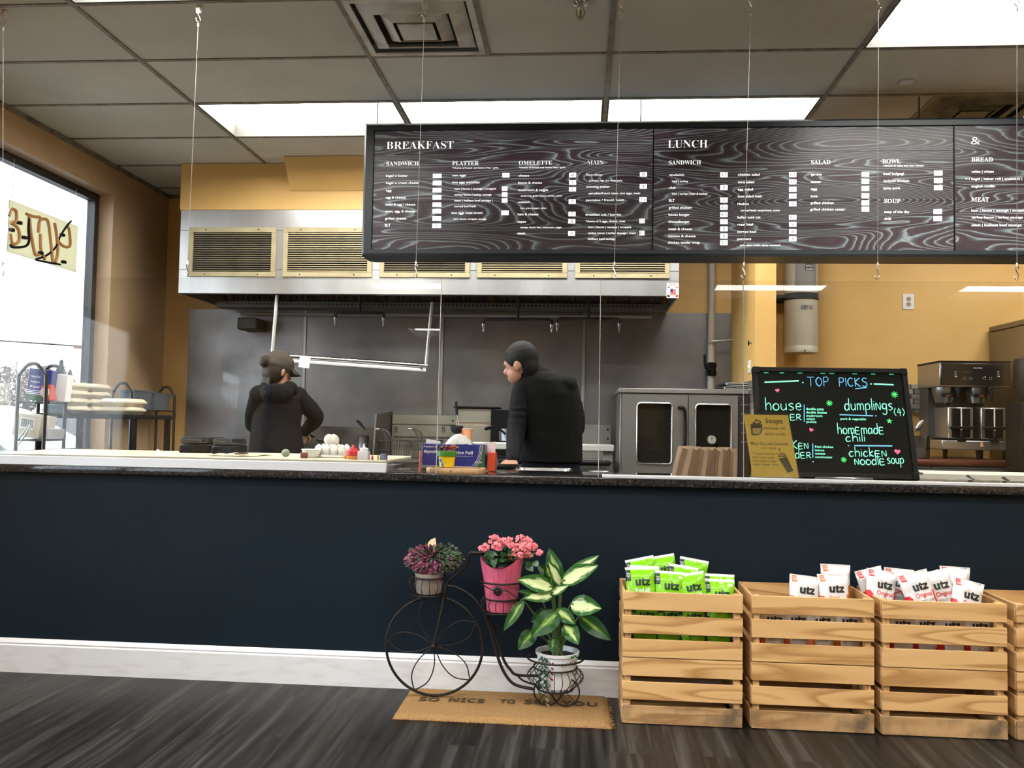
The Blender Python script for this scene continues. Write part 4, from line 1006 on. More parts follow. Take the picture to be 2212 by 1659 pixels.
GLY = {  # single-stroke hand: strokes of points, x-height .62, capital 1
 'T': ['-.05,1 .6,1', '.28,1 .26,.0'], 'O': ['.3,1 .05,.7 .05,.3 .3,0 .55,.3 .55,.7 .3,1'], 'P': ['.08,1 .06,0', '.05,.98 .4,1 .5,.75 .35,.5 .07,.5'], 'I': ['.05,1 .05,0'],
 'C': ['.5,.88 .3,1 .06,.7 .06,.3 .28,0 .52,.14'], 'K': ['.06,1 .06,0', '.5,1 .08,.48 .52,0'], 'S': ['.5,.9 .3,1 .08,.8 .2,.56 .42,.46 .5,.2 .3,0 .04,.08'],
 'h': ['.05,1.15 .05,0', '.05,.4 .25,.64 .42,.5 .44,0'], 'o': ['.25,.62 .04,.42 .06,.12 .25,0 .44,.14 .44,.46 .25,.62'], 'u': ['.05,.6 .06,.15 .24,0 .42,.2', '.43,.6 .44,0'], 's': ['.4,.56 .22,.62 .07,.46 .24,.32 .4,.16 .22,0 .03,.06'],
 'E': ['.46,.66 .06,.66 .06,0 .48,0', '.06,.34 .42,.34'], 'R': ['.06,0 .06,.68', '.06,.67 .36,.68 .44,.5 .34,.34 .07,.33', '.2,.33 .5,0'], 'd': ['.42,.5 .2,.6 .04,.34 .08,.06 .26,0 .44,.2', '.46,1.1 .44,0'],
 'm': ['.05,.6 .05,0', '.05,.42 .2,.62 .33,.45 .33,0', '.33,.42 .48,.62 .62,.45 .63,0'], 'p': ['.06,.6 .05,-.4', '.06,.42 .28,.62 .46,.4 .38,.08 .07,.06'], 'l': ['.05,1.1 .05,0'], 'i': ['.05,.6 .05,0', '.05,.8 .055,.82'],
 'N': ['.05,0 .06,.68 .42,.02 .44,.7'], 'n': ['.05,.6 .05,0', '.05,.42 .25,.62 .42,.45 .44,0'], 'g': ['.42,.52 .2,.62 .04,.4 .1,.16 .3,.12 .43,.3', '.44,.6 .42,-.25 .2,-.4 .02,-.28'], '(': ['.18,1 .02,.6 .02,.4 .18,0'], ')': ['.02,1 .18,.6 .18,.4 .02,0'], '4': ['.2,1 .04,.45 .4,.45', '.3,.85 .28,0'],
 'a': ['.42,.5 .2,.62 .04,.34 .1,.04 .28,.04 .42,.3', '.43,.6 .45,0'], 'c': ['.4,.52 .22,.62 .04,.36 .1,.06 .26,0 .42,.1'], 'k': ['.05,1.1 .05,0', '.36,.62 .07,.3 .4,0'], 'D': ['.05,0 .06,.7', '.04,.7 .4,.56 .42,.2 .05,0'], 'e': ['.06,.32 .42,.34 .3,.62 .08,.5 .06,.16 .25,0 .42,.1'], 'H': ['.05,1 .05,0', '.45,1 .45,0', '.05,.5 .45,.5'], 'B': ['.05,1 .05,0', '.05,1 .4,.9 .35,.55 .06,.52', '.3,.53 .48,.3 .3,0 .05,0']}
def hand(q, body, x0, x1, ybase, cap, r=.0021, mi=0):
    """handwritten word: baseline from zoom pixel (x0,ybase) to x1, capital height cap"""
    strokes = []; adv = 0
    for ch in body:
        if ch == ' ': adv += .35; continue
        g_ = [[tuple(map(float, p.split(','))) for p in s_.split()] for s_ in GLY[ch]]
        for s_ in g_: strokes.append([(x + adv, y) for x, y in s_])
        adv += max(x for s_ in g_ for x, y in s_) + .15
    adv -= .15
    u0, v0 = LP.uv(*zC(x0, ybase)); u1, v1 = LP.uv(*zC(x1, ybase)); _, vt = LP.uv(*zC(x0, ybase - cap))
    kx, ky = (u1 - u0) / adv, vt - v0
    for s_ in strokes:
        pts = [LP.at(u0 + x * kx, v0 + (v1 - v0) * x / adv + y * ky, .0012) for x, y in s_]
        sm = crom(pts, 4) if len(pts) > 2 else pts
        q.tube(sm, r, 6, mi, flat=.5)
def line(q, a, b, r=.002, mi=0): q.tube([LP.at(*LP.uv(*zC(*a)), .0012), LP.at(*LP.uv(*zC(*b)), .0012)], r, 6, mi)
q = B()
hand(q, 'house', 316, 578, 428, 80, .0026); hand(q, 'ER', 498, 578, 500, 60, .0022); hand(q, 'KEN', 515, 630, 711, 60, .0022); hand(q, 'dER', 535, 650, 780, 62, .0022)
hand(q, 'dumpliNgs', 897, 1248, 428, 78, .0026); hand(q, '(4)', 1262, 1337, 470, 56, .0022); hand(q, 'homEmadE', 846, 1183, 602, 70, .0024); hand(q, 'chili', 905, 1045, 658, 58, .0024)
hand(q, 'chickEN', 930, 1203, 768, 62, .0024); hand(q, 'NoodlE', 970, 1190, 828, 62, .0024); hand(q, 'soup', 1210, 1330, 820, 66, .0024)
line(q, (310, 224), (560, 214), .0032); line(q, (1112, 237), (1255, 243), .0032)
q.ball(LP.at(*LP.uv(*zC(591, 226)), 0), .0035, 8); q.ball(LP.at(*LP.uv(*zC(1091, 236)), 0), .0035, 8)
for t_, x0, x1, y, cap in (('double patty', 615, 745, 418, 18), ('double cheese', 615, 766, 443, 18), ('mushroom', 616, 733, 468, 17), ('onion', 617, 678, 490, 17), ('pickle', 617, 690, 513, 17), ('pork & vegetable', 866, 1054, 490, 17),
                           ('fried chicken', 678, 813, 695, 17), ('lettuce', 679, 747, 720, 17), ('tomato', 680, 755, 745, 17), ('ranch/caesar', 681, 807, 770, 16)):
    put(q, LP, zC, t_, x0, x1, y, cap, offset=.008)
q.obj('green_writing', mint, lb)
q = B(); hand(q, 'TOP', 630, 780, 252, 66, .0022); hand(q, 'PICKS', 855, 1062, 254, 62, .0022)
line(q, (975, 272), (1060, 262)); line(q, (601, 402), (601, 512)); line(q, (663, 672), (664, 776)); line(q, (860, 462), (1105, 470), .0024); line(q, (968, 688), (1245, 691), .0028)
for p in ((601, 393), (666, 806), (1127, 469), (926, 688)): q.ball(LP.at(*LP.uv(*zC(*p)), 0), .0032, 8)
q.obj('blue_writing', sky_, lb)
def blob(cx, cy, pts, m, name):
    u0, v0 = LP.uv(*zC(cx, cy)); q = B(); q.prism(pts, LP.at(u0, v0, .0004), LP.u, LP.v, .001); q.obj(name, m, lb)
for cx, cy, s_, a_ in ((405, 283, .0095, .25), (652, 572, .0095, -.45), (1284, 732, .0125, -.05)):
    ht = [(16 * math.sin(t) ** 3 / 16, (13 * math.cos(t) - 5 * math.cos(2 * t) - 2 * math.cos(3 * t) - math.cos(4 * t)) / 16) for t in [2 * math.pi * i / 28 for i in range(28)]][::-1]
    blob(cx, cy, [(s_ * (x * math.cos(a_) - y * math.sin(a_)), s_ * (x * math.sin(a_) + y * math.cos(a_))) for x, y in ht], pink, 'heart')
blob(1225, 508, [((.0135 if i % 2 == 0 else .006) * math.sin(2 * math.pi * i / 10 + .1), (.0135 if i % 2 == 0 else .006) * math.cos(2 * math.pi * i / 10 + .1)) for i in range(10)][::-1], leafg, 'star')
for cx, cy, s_ in ((785, 377, .0135), (1263, 315, .0150), (890, 792, .0120)):
    u0, v0 = LP.uv(*zC(cx, cy)); q = B()
    for i in range(4): a_ = math.pi * i / 4 + .15; q.tube([LP.at(u0 - s_ * math.cos(a_), v0 - s_ * math.sin(a_), .001), LP.at(u0 + s_ * math.cos(a_), v0 + s_ * math.sin(a_), .001)], .0018, 6)
    q.obj('sparkle', leafg, lb)
q = B(); a, b = P(1758, 1026, 3.84), P(1883, 1030, 3.84); q.box((a.x, 3.815, .9225), (b.x, 3.85, .940), 0, .003); q.obj('stand_foot', bright_steel, lb)
q = B(); m_ = (bl + br_) / 2
for s_ in (-.2, .2): q.tube([LP.at(bw / 2 + s_, bh * .6, -.024), V((m_.x + s_, 4.09, .928))], .006, 8)
q.obj('rear_strut', black, lb)
c = LP.at(bw + .004, .035, -.01); q = B(); q.cyl(c, c + V((.014, 0, 0)), .007, n=12); q.obj('power_socket', steel, lb)

# ---------------------------------------------------------------- yellow flyer in a clear stand
fb, ft = 3.765, 3.90
bl, br_, tl, tr = P(1626, 1027, fb), P(1726, 1030, fb), P(1606, 895, ft), P(1700, 897, ft)
bl.z = br_.z = .9375
FP = Plane(bl, br_ - bl, tl - bl); fw2 = (br_ - bl).length; fh = (tl - bl).dot(FP.v); sh = (tl - bl).dot(FP.u)
fy = thing('soup_flyer', 'yellow flyer about soups and smoothies in a clear slanted stand', 'flyer', ((bl + br_) / 2))
def fpt(a, b, w=0): return FP.at(a * fw2 + sh * b, b * fh, w)
q = B(); q.hexa([fpt(a, b, w) for w in (-.001, .0) for a, b in ((0, 0), (1, 0), (1, 1), (0, 1))]); q.obj('sheet', mat('yellow paper', (.88, .56, .05), .45), fy)
q = B(); q.hexa([fpt(a, b, w) for w in (.0012, .0032) for a, b in ((-.02, -.03), (1.03, -.03), (1.03, 1.05), (-.02, 1.05))]); q.obj('clear_cover', pane_mat('holder plastic', (.97, .97, .97), 1.6, 1.5, .08), fy)
q = B(); d_ = V((0, .075, 0)); q.hexa([fpt(a, 0, 0) + o_ + z_ for z_ in (V((0, 0, -.002)), V((0, 0, .001))) for a, o_ in ((0, V((0, .0, 0))), (1, V((0, .0, 0))), (1, d_), (0, d_))]); q.obj('stand_base', mat('clear stand', (.5, .5, .5), .2), fy)
q = B(); zF = Zoom(1560, 760, 3.393)
put(q, FP, zF, bold_sans('Soups'), 317, 441, 507, 34, lift=.0006)
for t_, x0, x1, y, cap in (('homemade chili', 306, 462, 558, 20), ('chicken noodle', 312, 460, 600, 20), ('Make Your own Smoothie', 209, 485, 669, 20), ('up to 3 toppings', 285, 396, 703, 13), ('*** popular combos ***', 222, 415, 745, 14), ('strwb / mango / p-apple', 220, 384, 772, 14), ('strwb / banana / mango', 222, 392, 798, 14), ('p-apple / banana / mango', 226, 414, 822, 14)):
    put(q, FP, zF, t_, x0, x1, y, cap, lift=.0006, offset=.006)
a, b = FP.uv(*zF(209, 683)), FP.uv(*zF(485, 684)); q.poly([FP.at(a[0], a[1], .0006), FP.at(b[0], b[1], .0006), FP.at(b[0], b[1] + .001, .0006), FP.at(a[0], a[1] + .001, .0006)])
q.obj('print', mat('flyer ink', (.05, .035, .012), .6), fy)
def flat(q, pts, mi): q.poly([FP.at(*FP.uv(*zF(*p)), .0005 + .0003 * mi) for p in pts][::-1], mi)
q = B()   # little drawings: a soup pot and a smoothie cup
flat(q, [(208, 545), (215, 610), (245, 614), (280, 605), (296, 570), (290, 535)], 0); flat(q, [(203, 535), (230, 520), (280, 525), (298, 540), (285, 556), (225, 558)], 0); flat(q, [(222, 520), (245, 500), (280, 505), (288, 522), (255, 532)], 0); flat(q, [(240, 500), (248, 494), (258, 498), (252, 506)], 0)
flat(q, [(222, 560), (225, 600), (250, 606), (276, 598), (286, 558)], 1); flat(q, [(232, 518), (246, 508), (272, 511), (278, 520), (256, 526)], 1)
flat(q, [(413, 782), (475, 770), (522, 872), (480, 888)], 0); flat(q, [(405, 770), (420, 748), (455, 742), (472, 762), (462, 772)], 0); flat(q, [(432, 745), (412, 712), (424, 700), (427, 704), (418, 713), (437, 744)], 0); flat(q, [(414, 765), (426, 753), (452, 749), (462, 760)], 1)
q.obj('drawing', [mat('dark drawing ink', (.10, .075, .02), .6), mat('drawing yellow', (.55, .34, .04), .5)], fy)

# ---------------------------------------------------------------- paper bags in a row
xs = [P(x, 1022, 3.86).x for x in (1457, 1482, 1503, 1521, 1540, 1556, 1572, 1588)]
for n in range(7):
    x0, x1 = xs[n] + .001, xs[n + 1] - .001; h = .128 + (.006, .004, .002, .003, .0, .004, -.002)[n]; tilt = (.030, .022, .016, .012, .010, .008, .006)[n]
    r = thing('paper_bag', ['first', 'second', 'third', 'fourth', 'fifth', 'sixth', 'seventh'][n] + ' brown paper bag from the left in the row of bags on the counter', 'paper bag', ((x0 + x1) / 2, 3.9, .923), 'row of brown paper bags')
    y0, y1 = 3.83 + .004 * (n % 2), 4.0; xm = (x0 + x1) / 2
    q = B(); zt = .923 + h
    a = [V((x0, y0, .923)), V((xm, y0 + .012, .923)), V((x1, y0, .923)), V((x1, y1, .923)), V((x0, y1, .923))]
    m_ = [V((x0 + tilt * .5, y0 + .003, .923 + h * .5)), V((xm + tilt * .5, y0 + .014, .923 + h * .5)), V((x1 + tilt * .5, y0 + .002, .923 + h * .5)), V((x1 + tilt * .5, y1, .923 + h * .5)), V((x0 + tilt * .5, y1, .923 + h * .5))]
    b = [V((x0 + tilt, y0 + .002, zt - .003)), V((xm + tilt, y0 + .008, zt - .012)), V((x1 + tilt - .002, y0, zt + .004)), V((x1 + tilt - .002, y1, zt)), V((x0 + tilt, y1, zt))]
    q.rings([a, m_, b], 0, True, True, smooth=False); q.obj('bag_body', kraft, r, sharp=10)
    q = B(); q.rings([[p + V((0, -.0006, 0)) for p in (a[1], a[2])], [p + V((0, -.0006, 0)) for p in (m_[1], m_[2])], [p + V((0, -.0006, 0)) for p in (b[1], b[2])]], 0, False, False, close=False, smooth=False); q.obj('gusset_fold', kraft_shaded if n % 2 else mat('kraft lit fold', (.42, .29, .19), .75), r)  # lit and shaded fold faces put into the paper colour
# ---------------------------------------------------------------- racks at the window
rack_m = mat('black rack paint', (.014, .013, .013), .4, bump=.2, bs=60)
def rack(x0, x1, ya, yb, ztop, shelves, label):
    r = thing('wire_rack', label, 'rack', ((x0 + x1) / 2, (ya + yb) / 2, 0), 'black racks by the window')
    for y in (ya, yb):
        q = B(); q.tube(crom([V((x0, y, 0)), V((x0, y, ztop * .5)), V((x0, y, ztop - .13)), V((x0 + .012, y, ztop - .06)), V((x0 + (x1 - x0) * .32, y, ztop - .008)), V(((x0 + x1) / 2, y, ztop)), V((x1 - (x1 - x0) * .32, y, ztop - .008)), V((x1 - .012, y, ztop - .06)), V((x1, y, ztop - .13)), V((x1, y, ztop * .5)), V((x1, y, 0))], 5), .011, 8)
        q.obj('end_frame', rack_m, r)
    for z in shelves:
        q = B(); q.tube([V((x0 + .012, ya, z)), V((x1 - .012, ya, z)), V((x1 - .012, yb, z)), V((x0 + .012, yb, z))], .006, 6, closed=True)
        n = int((yb - ya) / .05)
        for i in range(1, n): y = ya + (yb - ya) * i / n; q.tube([V((x0 + .012, y, z)), V((x1 - .012, y, z))], .003, 5)
        q.obj('shelf', rack_m, r)
    q = B()
    for y in (ya, yb): q.tube([V((x0, y, shelves[-1] + .14)), V((x1, y, shelves[-1] + .05))], .006, 6)
    q.obj('brace', rack_m, r) if False else None
    return r
RA = (P(48, 900, 4.95).x, P(101, 900, 4.95).x)
zA = [.30, .70, P(75, 951, 4.95).z, P(75, 870, 5.1).z]
rack(RA[0] - .02, RA[1], 4.93, 5.13, P(75, 786, 4.95).z, zA, 'black arched wire rack loaded with cartons at the left edge of the counter')
RB = (P(338, 900, 6.72).x, P(376, 900, 6.72).x)
zB = [.35, .75, P(357, 888, 6.72).z]
rack(RB[0], RB[1], 6.05, 6.72, P(357, 836, 6.72).z, zB, 'farther black arched rack in the corner left of the steel wall')
def carton(x0, x1, y0, y1, z0, h, tilt, label, m, name='carton', extra=None, cat='box'):
    c = V(((x0 + x1) / 2, (y0 + y1) / 2, z0))
    M = Matrix.Translation(c) @ Euler((0, tilt, 0)).to_matrix().to_4x4()
    t_ = thing(name, label, cat, c)
    w, d = (x1 - x0) / 2, (y1 - y0) / 2; lift = w * abs(math.sin(tilt))
    M = Matrix.Translation((0, 0, lift)) @ M
    q = B(); q.box((-w, -d, 0), (w, d, h), 0, .002, M=M); q.obj('carton_body', m, t_)
    q = B(); q.box((-w, -.006, h), (w, .006, h + .0006), 0, M=M); q.obj('seam_tape', paper_white, t_)
    if extra: extra(t_, M, w, d, h)
    return t_
def foil_print(t_, M, w, d, h):
    q = B(); u, v = M.to_3x3() @ V((1, 0, 0)), M.to_3x3() @ V((0, 0, 1))
    for i, t in enumerate(('Premium Quality', 'Foodservice', 'Foil')): q.text(t, M @ V((-w * .6, -d - .0005, h * (.72 - .16 * i))), u, v, h * .07, 0, w * 1.1)
    for i in range(3): q.hexa([M @ V(p) for p in ((-w, -d - .001, h * (.2 + .05 * i)), (w, -d - .001, h * (.2 + .05 * i)), (w, -d - .0003, h * (.2 + .05 * i)), (-w, -d - .0003, h * (.2 + .05 * i)), (-w, -d - .001, h * (.22 + .05 * i)), (w, -d - .001, h * (.22 + .05 * i)), (w, -d - .0003, h * (.22 + .05 * i)), (-w, -d - .0003, h * (.22 + .05 * i)))])
    q.obj('print', ink_white, t_)
    q = B(); q.box((-w, -d - .0002, 0), (w, -d - .0001, h * .19), 0, M=M); q.obj('green_band', green_card, t_)
sA = zA[-1] + .007
a, b = P(4, 850, 5.02).x, P(40, 850, 5.02).x
carton(RA[0] + .0, RA[0] + .105, 4.97, 5.10, sA, P(20, 798, 5.0).z - sA, .10, 'blue and green foil carton standing on the upper shelf of the black rack', foil_blue, 'foil_carton', foil_print)
def stamp(t_, M, w, d, h):
    q = B(); c = M @ V((0, -d - .0006, h * .55)); q.tube([c, c + V((0, -.0004, 0))], h * .32, 24); q.obj('round_stamp', mat('pale stamp', (.55, .42, .34), .6), t_)
carton(RA[0] + .12, RA[1] + .01, 4.96, 5.03, sA, .095, -.22, 'red carton with a pale round stamp lying tilted on the black rack', mat('red carton', (.42, .045, .025), .5), 'red_carton', stamp)
carton(RA[0] + .13, RA[0] + .20, 5.05, 5.11, sA, .165, .1, 'white carton behind the tilted red carton on the black rack', paper_white, 'white_carton')
sL = zA[-2] + .007
def barcode(t_, M, w, d, h):
    q = B(); q.box((-w * .5, -d - .0012, h * .35), (w * .55, -d - .0002, h * .85), 0, M=M)
    for i in range(16): x = -w * .42 + w * .88 * i / 16; q.box((x, -d - .0018, h * .45), (x + w * (.02 + .02 * (i % 3 == 0)), -d - .0013, h * .8), 1, M=M)
    q.obj('barcode_label', [paper_white, ink_black], t_)
carton(RA[0] - .07, RA[0] + .10, 4.96, 5.11, sL, .135, .14, 'pale cardboard carton with a barcode label on the lower rack shelf', mat('pale card', (.52, .47, .38), .7), 'cardboard_carton', barcode)
carton(RA[0] + .13, RA[1] + .02, 4.97, 5.10, sL, .06, .12, 'small grey carton beside the barcode carton on the lower rack shelf', mat('grey card', (.28, .27, .26), .7), 'small_carton')
zs_ = P(150, 893, 5.25).z
ct = carton(P(100, 880, 5.15).x, P(142, 880, 5.15).x, 5.142, 5.166, zs_ + .001, .05, 0, 'dark teal carton between the black rack and the foam boxes', mat('teal carton', (.03, .09, .11), .5), 'teal_carton')
# side shelf carrying the foam boxes
zs = P(150, 893, 5.25).z
sx0, sx1 = P(98, 893, 5.25).x, P(312, 893, 5.25).x
t_ = thing('window_shelf', 'dark shelf table by the window carrying the cream foam boxes', 'shelf', ((sx0 + sx1) / 2, 5.3, 0))
q = B(); q.box((sx0, 5.138, zs - .03), (sx1, 5.63, zs), 0, .003); q.obj('shelf_top', black, t_)
q = B(); q.box((sx0 + .02, 5.15, .55), (sx1 - .02, 5.61, .58), 0, .003); q.obj('lower_shelf', black, t_)
for x in (sx0 + .02, sx1 - .02):
    for y in (5.16, 5.60): q = B(); q.box((x - .015, y - .015, 0), (x + .015, y + .015, zs - .03)); q.obj('leg', black, t_)
# hinged foam boxes
BW = .215
fbx = thing('foam_box', '', 'takeout box', (0, 0, 0), 'cream foam takeout boxes by the window')
def sq(h, z, r=.02): return [V((sx * (h - r) + r * math.cos(a), sy * (h - r) + r * math.sin(a), z)) for sx, sy, a0 in ((1, 1, 0), (-1, 1, 90), (-1, -1, 180), (1, -1, 270)) for a in [math.radians(a0 + 30 * k) for k in range(4)]]
h = BW / 2
q = B(); q.rings([sq(h * .84, 0), sq(h * .97, .018), sq(h, .020), sq(h, .024)]); q.obj('base', foam, fbx)
q = B(); q.rings([sq(h, .025), sq(h, .029), sq(h * .97, .031), sq(h * .84, .047), sq(h * .80, .048)]); q.obj('lid', foam, fbx)
q = B(); q.box((-.012, -h - .008, .019), (.012, -h + .001, .030), 0, .002); q.obj('latch', foam, fbx)
stacks = [(143, 5.285, 4, 'left'), (190, 5.515, 4, 'middle'), (266, 5.29, 2, 'right')]
first = True
for px_, y, n, nm in stacks:
    x = P(px_, 890, y).x
    for k in range(n):
        lab = 'cream foam takeout box by the window, %s of the %s stack' % ((['lowest', 'second', 'third', 'topmost'] if n == 4 else ['lower', 'upper'])[k], nm)
        rt = (0, 0, .06 * math.sin(k * 2.3 + px_))
        if first: fbx.matrix_world = Matrix.LocRotScale(V((x, y, zs + .001)), Euler(rt), None); fbx['label'] = lab; first = False
        else: dup(fbx, (x, y, zs + .001 + k * .0495), rt, lab)
def bin_(x0, x1, y0, y1, z0, h, label, m):
    q = B(); k = .86; cx, cy, hw, hd = (x0 + x1) / 2, (y0 + y1) / 2, (x1 - x0) / 2, (y1 - y0) / 2
    R = lambda s, z: [V((cx + sx * hw * s, cy + sy * hd * s, z)) for sx, sy in ((-1, -1), (1, -1), (1, 1), (-1, 1))]
    t_ = thing('storage_bin', label, 'bin', (cx, cy, z0), 'bins on the far rack')
    q.rings([R(k, z0), R(1, z0 + h), R(.96, z0 + h), R(k - .04, z0 + .006)]); q.obj('tub', m, t_)
    q = B(); q.rings([R(1.0, z0 + h - .008), R(1.05, z0 + h - .008), R(1.05, z0 + h + .002), R(1.0, z0 + h + .002)], 0, False, False, smooth=False); q.obj('rim', m, t_)
bin_(RB[0] + .015, RB[1] - .015, 6.12, 6.38, zB[-1] + .007, .14, 'grey plastic bin at the near end of the far black rack', mat('grey blue bin', (.12, .14, .17), .5))
bin_(RB[0] + .015, RB[1] - .015, 6.42, 6.68, zB[-1] + .007, .13, 'grey plastic bin at the far end of the far black rack', MATS['grey blue bin'])
bin_(RB[0] + .015, RB[1] - .015, 6.2, 6.6, zB[-2] + .007, .12, 'dark bin on the lower shelf of the far black rack', black)

c = V((P(107, 886, 5.2).x, 5.21, zs + .001)); sb_ = thing('squeeze_bottle', 'white squeeze bottle by the rack in front of the left foam box stack', 'squeeze bottle', V((P(107, 886, 4.9).x + .02, 5.06, sA)))
c = V((RA[1] - .028, 5.085, sA)); sb_.matrix_world = Matrix.Translation(c); WORLD[sb_.name] = Matrix.Translation(c)
q = B(); q.lathe([(.016, 0), (.018, .003), (.018, .06), (.012, .07)], c, 20); q.obj('bottle_body', white, sb_)
q = B(); q.lathe([(.0185, .07), (.0185, .08), (.006, .085), (.002, .105)], c, 16); q.obj('cap', MATS['coral cap'] if 'coral cap' in MATS else mat('coral cap', (.6, .22, .18), .4), sb_)
a, b = P(63, 918, 4.945), P(31, 961, 4.925); tg = thing('kitchen_tongs', 'pair of steel tongs hanging slanted on the front of the black wire rack', 'tongs', b)
for dx in (0, .022): q = B(); q.tube([a + V((dx * .4, 0, .002)), a.lerp(b, .5) + V((dx, 0, 0)), b + V((dx * 1.1, 0, 0))], [.0035, .005, .0035], 8, flat=.5); q.obj('arm', steel, tg)
# ---------------------------------------------------------------- preparation tables behind the counter
poly = mat('cream cutting board', (.58, .54, .42), .5, col2=(.50, .46, .34), vs=6)
TZ = .948
tx0, tx1 = -3.05, P(868, 985, 4.4).x
pt = thing('sandwich_table', 'steel sandwich preparation table with a long cream cutting board behind the left sill', 'prep table', ((tx0 + tx1) / 2, 4.6, 0))
q = B(); q.box((tx0, 4.24, .12), (tx1, 4.95, TZ - .02), 0, .005); q.obj('cabinet', steel, pt)
q = B(); q.box((tx0, 4.26, TZ - .019), (P(845, 985, 4.4).x, 4.93, TZ), 0, .004); q.obj('cutting_board', poly, pt)
for x in (tx0 + .06, tx1 - .06):
    for y in (4.3, 4.9): q = B(); q.cyl((x, y, 0), (x, y, .12), .02, n=10); q.obj('leg', steel, pt)
egg_m = mat('egg shell', (.74, .72, .68), .45)
spots = [(692, 987, 0), (699, 988, 1), (704, 986, 0), (713, 988, 1), (722, 987, 0), (731, 986, 1), (739, 987, 0), (746, 986, 1), (709, 974, 2), (722, 973, 2)]
en = ['first', 'second', 'third', 'fourth', 'fifth', 'sixth', 'seventh', 'eighth']
t_ = thing('egg_tray', 'white pulp egg tray on the cutting board under the eggs', 'egg tray', (P(718, 990, 4.5).x, 4.55, TZ))
q = B(); a, b = P(686, 990, 4.55).x, P(752, 990, 4.55).x; q.box((a, 4.46, TZ), (b, 4.64, TZ + .012), 0, .004); q.obj('tray', mat('pulp', (.66, .64, .60), .8), t_)
for i in range(4):
    for j in range(2): q = B(); q.lathe([(.016, 0), (.022, .014), (.020, .014), (.014, .002)], (a + .02 + i * (b - a - .04) / 3, 4.5 + j * .09, TZ + .0121), 14); q.obj('cup', MATS['pulp'], t_)
q = B(); q.lathe([(.0005, -.026), (.012, -.023), (.020, -.010), (.0215, .002), (.018, .014), (.010, .024), (.003, .0285), (.0005, .029)], (0, 0, 0), 20)
egg0 = q.obj('egg', egg_m, origin=V((0, 0, 0)))
for n, (x, y, row) in enumerate(spots):
    if row < 2: c = V((a + .02 + (n // 2) * (b - a - .04) / 3, 4.5 + .09 * (n % 2), TZ + .012 + .029)); lab = 'white egg in the %s row of the egg tray, %s from the left' % (('front', 'back')[n % 2], en[n // 2])
    else: c = P(x, y, 4.545); c.z = TZ + .012 + .082; lab = 'white egg on top of the others, %s of the two' % ('left', 'right')[n - 8]
    e = egg0 if n == 0 else egg0.copy()
    if n: COL.objects.link(e)
    rt = (0, 0, 0) if row < 2 else (.4, .3 * (1 if n == 8 else -1), 0)
    e.matrix_world = Matrix.LocRotScale(c, Euler(rt), V((1, 1, 1)) if row < 2 else V((1.12, 1.12, 1.12)))
    tag(e, lab, 'egg', 'white eggs in the tray')
c = V((P(672, 986, 4.45).x, 4.45, TZ)); bw_ = thing('ceramic_bowl', 'small white bowl on the cutting board left of the eggs', 'bowl', c)
q = B(); q.lathe([(.030, 0), (.038, .008), (.047, .034), (.049, .045), (.046, .045), (.036, .010), (.02, .006)], c, 28); q.obj('bowl_body', white, bw_)
q = B(); q.tube(circ(c + V((0, 0, .042)), .049, 28), .003, 6, closed=True); q.obj('rim', white, bw_)
c = V((P(657, 986, 4.36).x, 4.36, TZ)); q = B(); q.box(c - V((.018, .012, 0)), c + V((.018, .012, .030)), 0, .004); tag(q.obj('sauce_cup', mat('brown sauce', (.16, .05, .035), .4)), 'small reddish-brown sauce cup beside the white bowl', 'cup')
c = V((P(617, 985, 4.45).x, 4.45, TZ + .021)); q = B(); q.ball(c, .021, 18, squash=(1.05, 1, .98)); tag(q.obj('avocado', mat('grey green skin', (.24, .28, .22), .5, col2=(.18, .22, .16), vs=30)), 'round grey-green fruit on the cutting board behind the sill', 'fruit')
def squeeze(px_, wpx, ytip, ycap, ybot, label, cap, body, sq_=False):
    Y = 4.36; c = V((P(px_, 985, Y).x, Y, TZ)); w = wpx / 1874 * Y / 2
    zt = P(px_, ytip, Y).z - TZ; zc = P(px_, ycap, Y).z - TZ
    r = thing('squeeze_bottle', label, 'squeeze bottle', c)
    q = B(); n = 4 if sq_ else 28; M = Matrix.Rotation(math.radians(45), 3, 'Z') if sq_ else None; k = 1.35 if sq_ else 1
    q.lathe([(w * .95 * k, 0), (w * k, .004), (w * k, zc - .004), (w * .9 * k, zc)], c, n, M=M); q.obj('bottle_body', body, r)
    q = B()
    if sq_: q.lathe([(w * .8, zc), (w * .8, zc + (zt - zc) * .35), (w * .35, zc + (zt - zc) * .42), (w * .22, zc + (zt - zc) * .5), (w * .1, zt)], c, 24)
    else: q.lathe([(w * 1.03, zc), (w * 1.03, zc + (zt - zc) * .4), (w * .72, zc + (zt - zc) * .48), (w * .66, zc + (zt - zc) * .66), (w * .3, zc + (zt - zc) * .70), (w * .17, zt)], c, 28)
    q.obj('cap', cap, r)
squeeze(763, 30, 961, 983, 993, 'squeeze bottle with a wide red cap and orange sauce behind the sill', red_plastic, mat('orange sauce', (.56, .20, .05), .4))
squeeze(786, 24, 958, 974, 993, 'white square squeeze bottle with a white nozzle beside the red-capped one', white, mat('milky plastic', (.52, .53, .53), .35), True)
squeeze(745.5, 6, 981, 987, 993, 'small yellow bottle half hidden behind the red-capped squeeze bottle', mat('yellow plastic', (.55, .33, .03), .4), MATS['yellow plastic'])
squeeze(804.5, 5, 982, 988, 993, 'small red nozzle bottle right of the white squeeze bottle', red_plastic, red_plastic)
squeeze(816.5, 5, 981, 988, 993, 'small mustard-yellow nozzle bottle near the end of the sill', MATS['yellow plastic'], MATS['yellow plastic'])
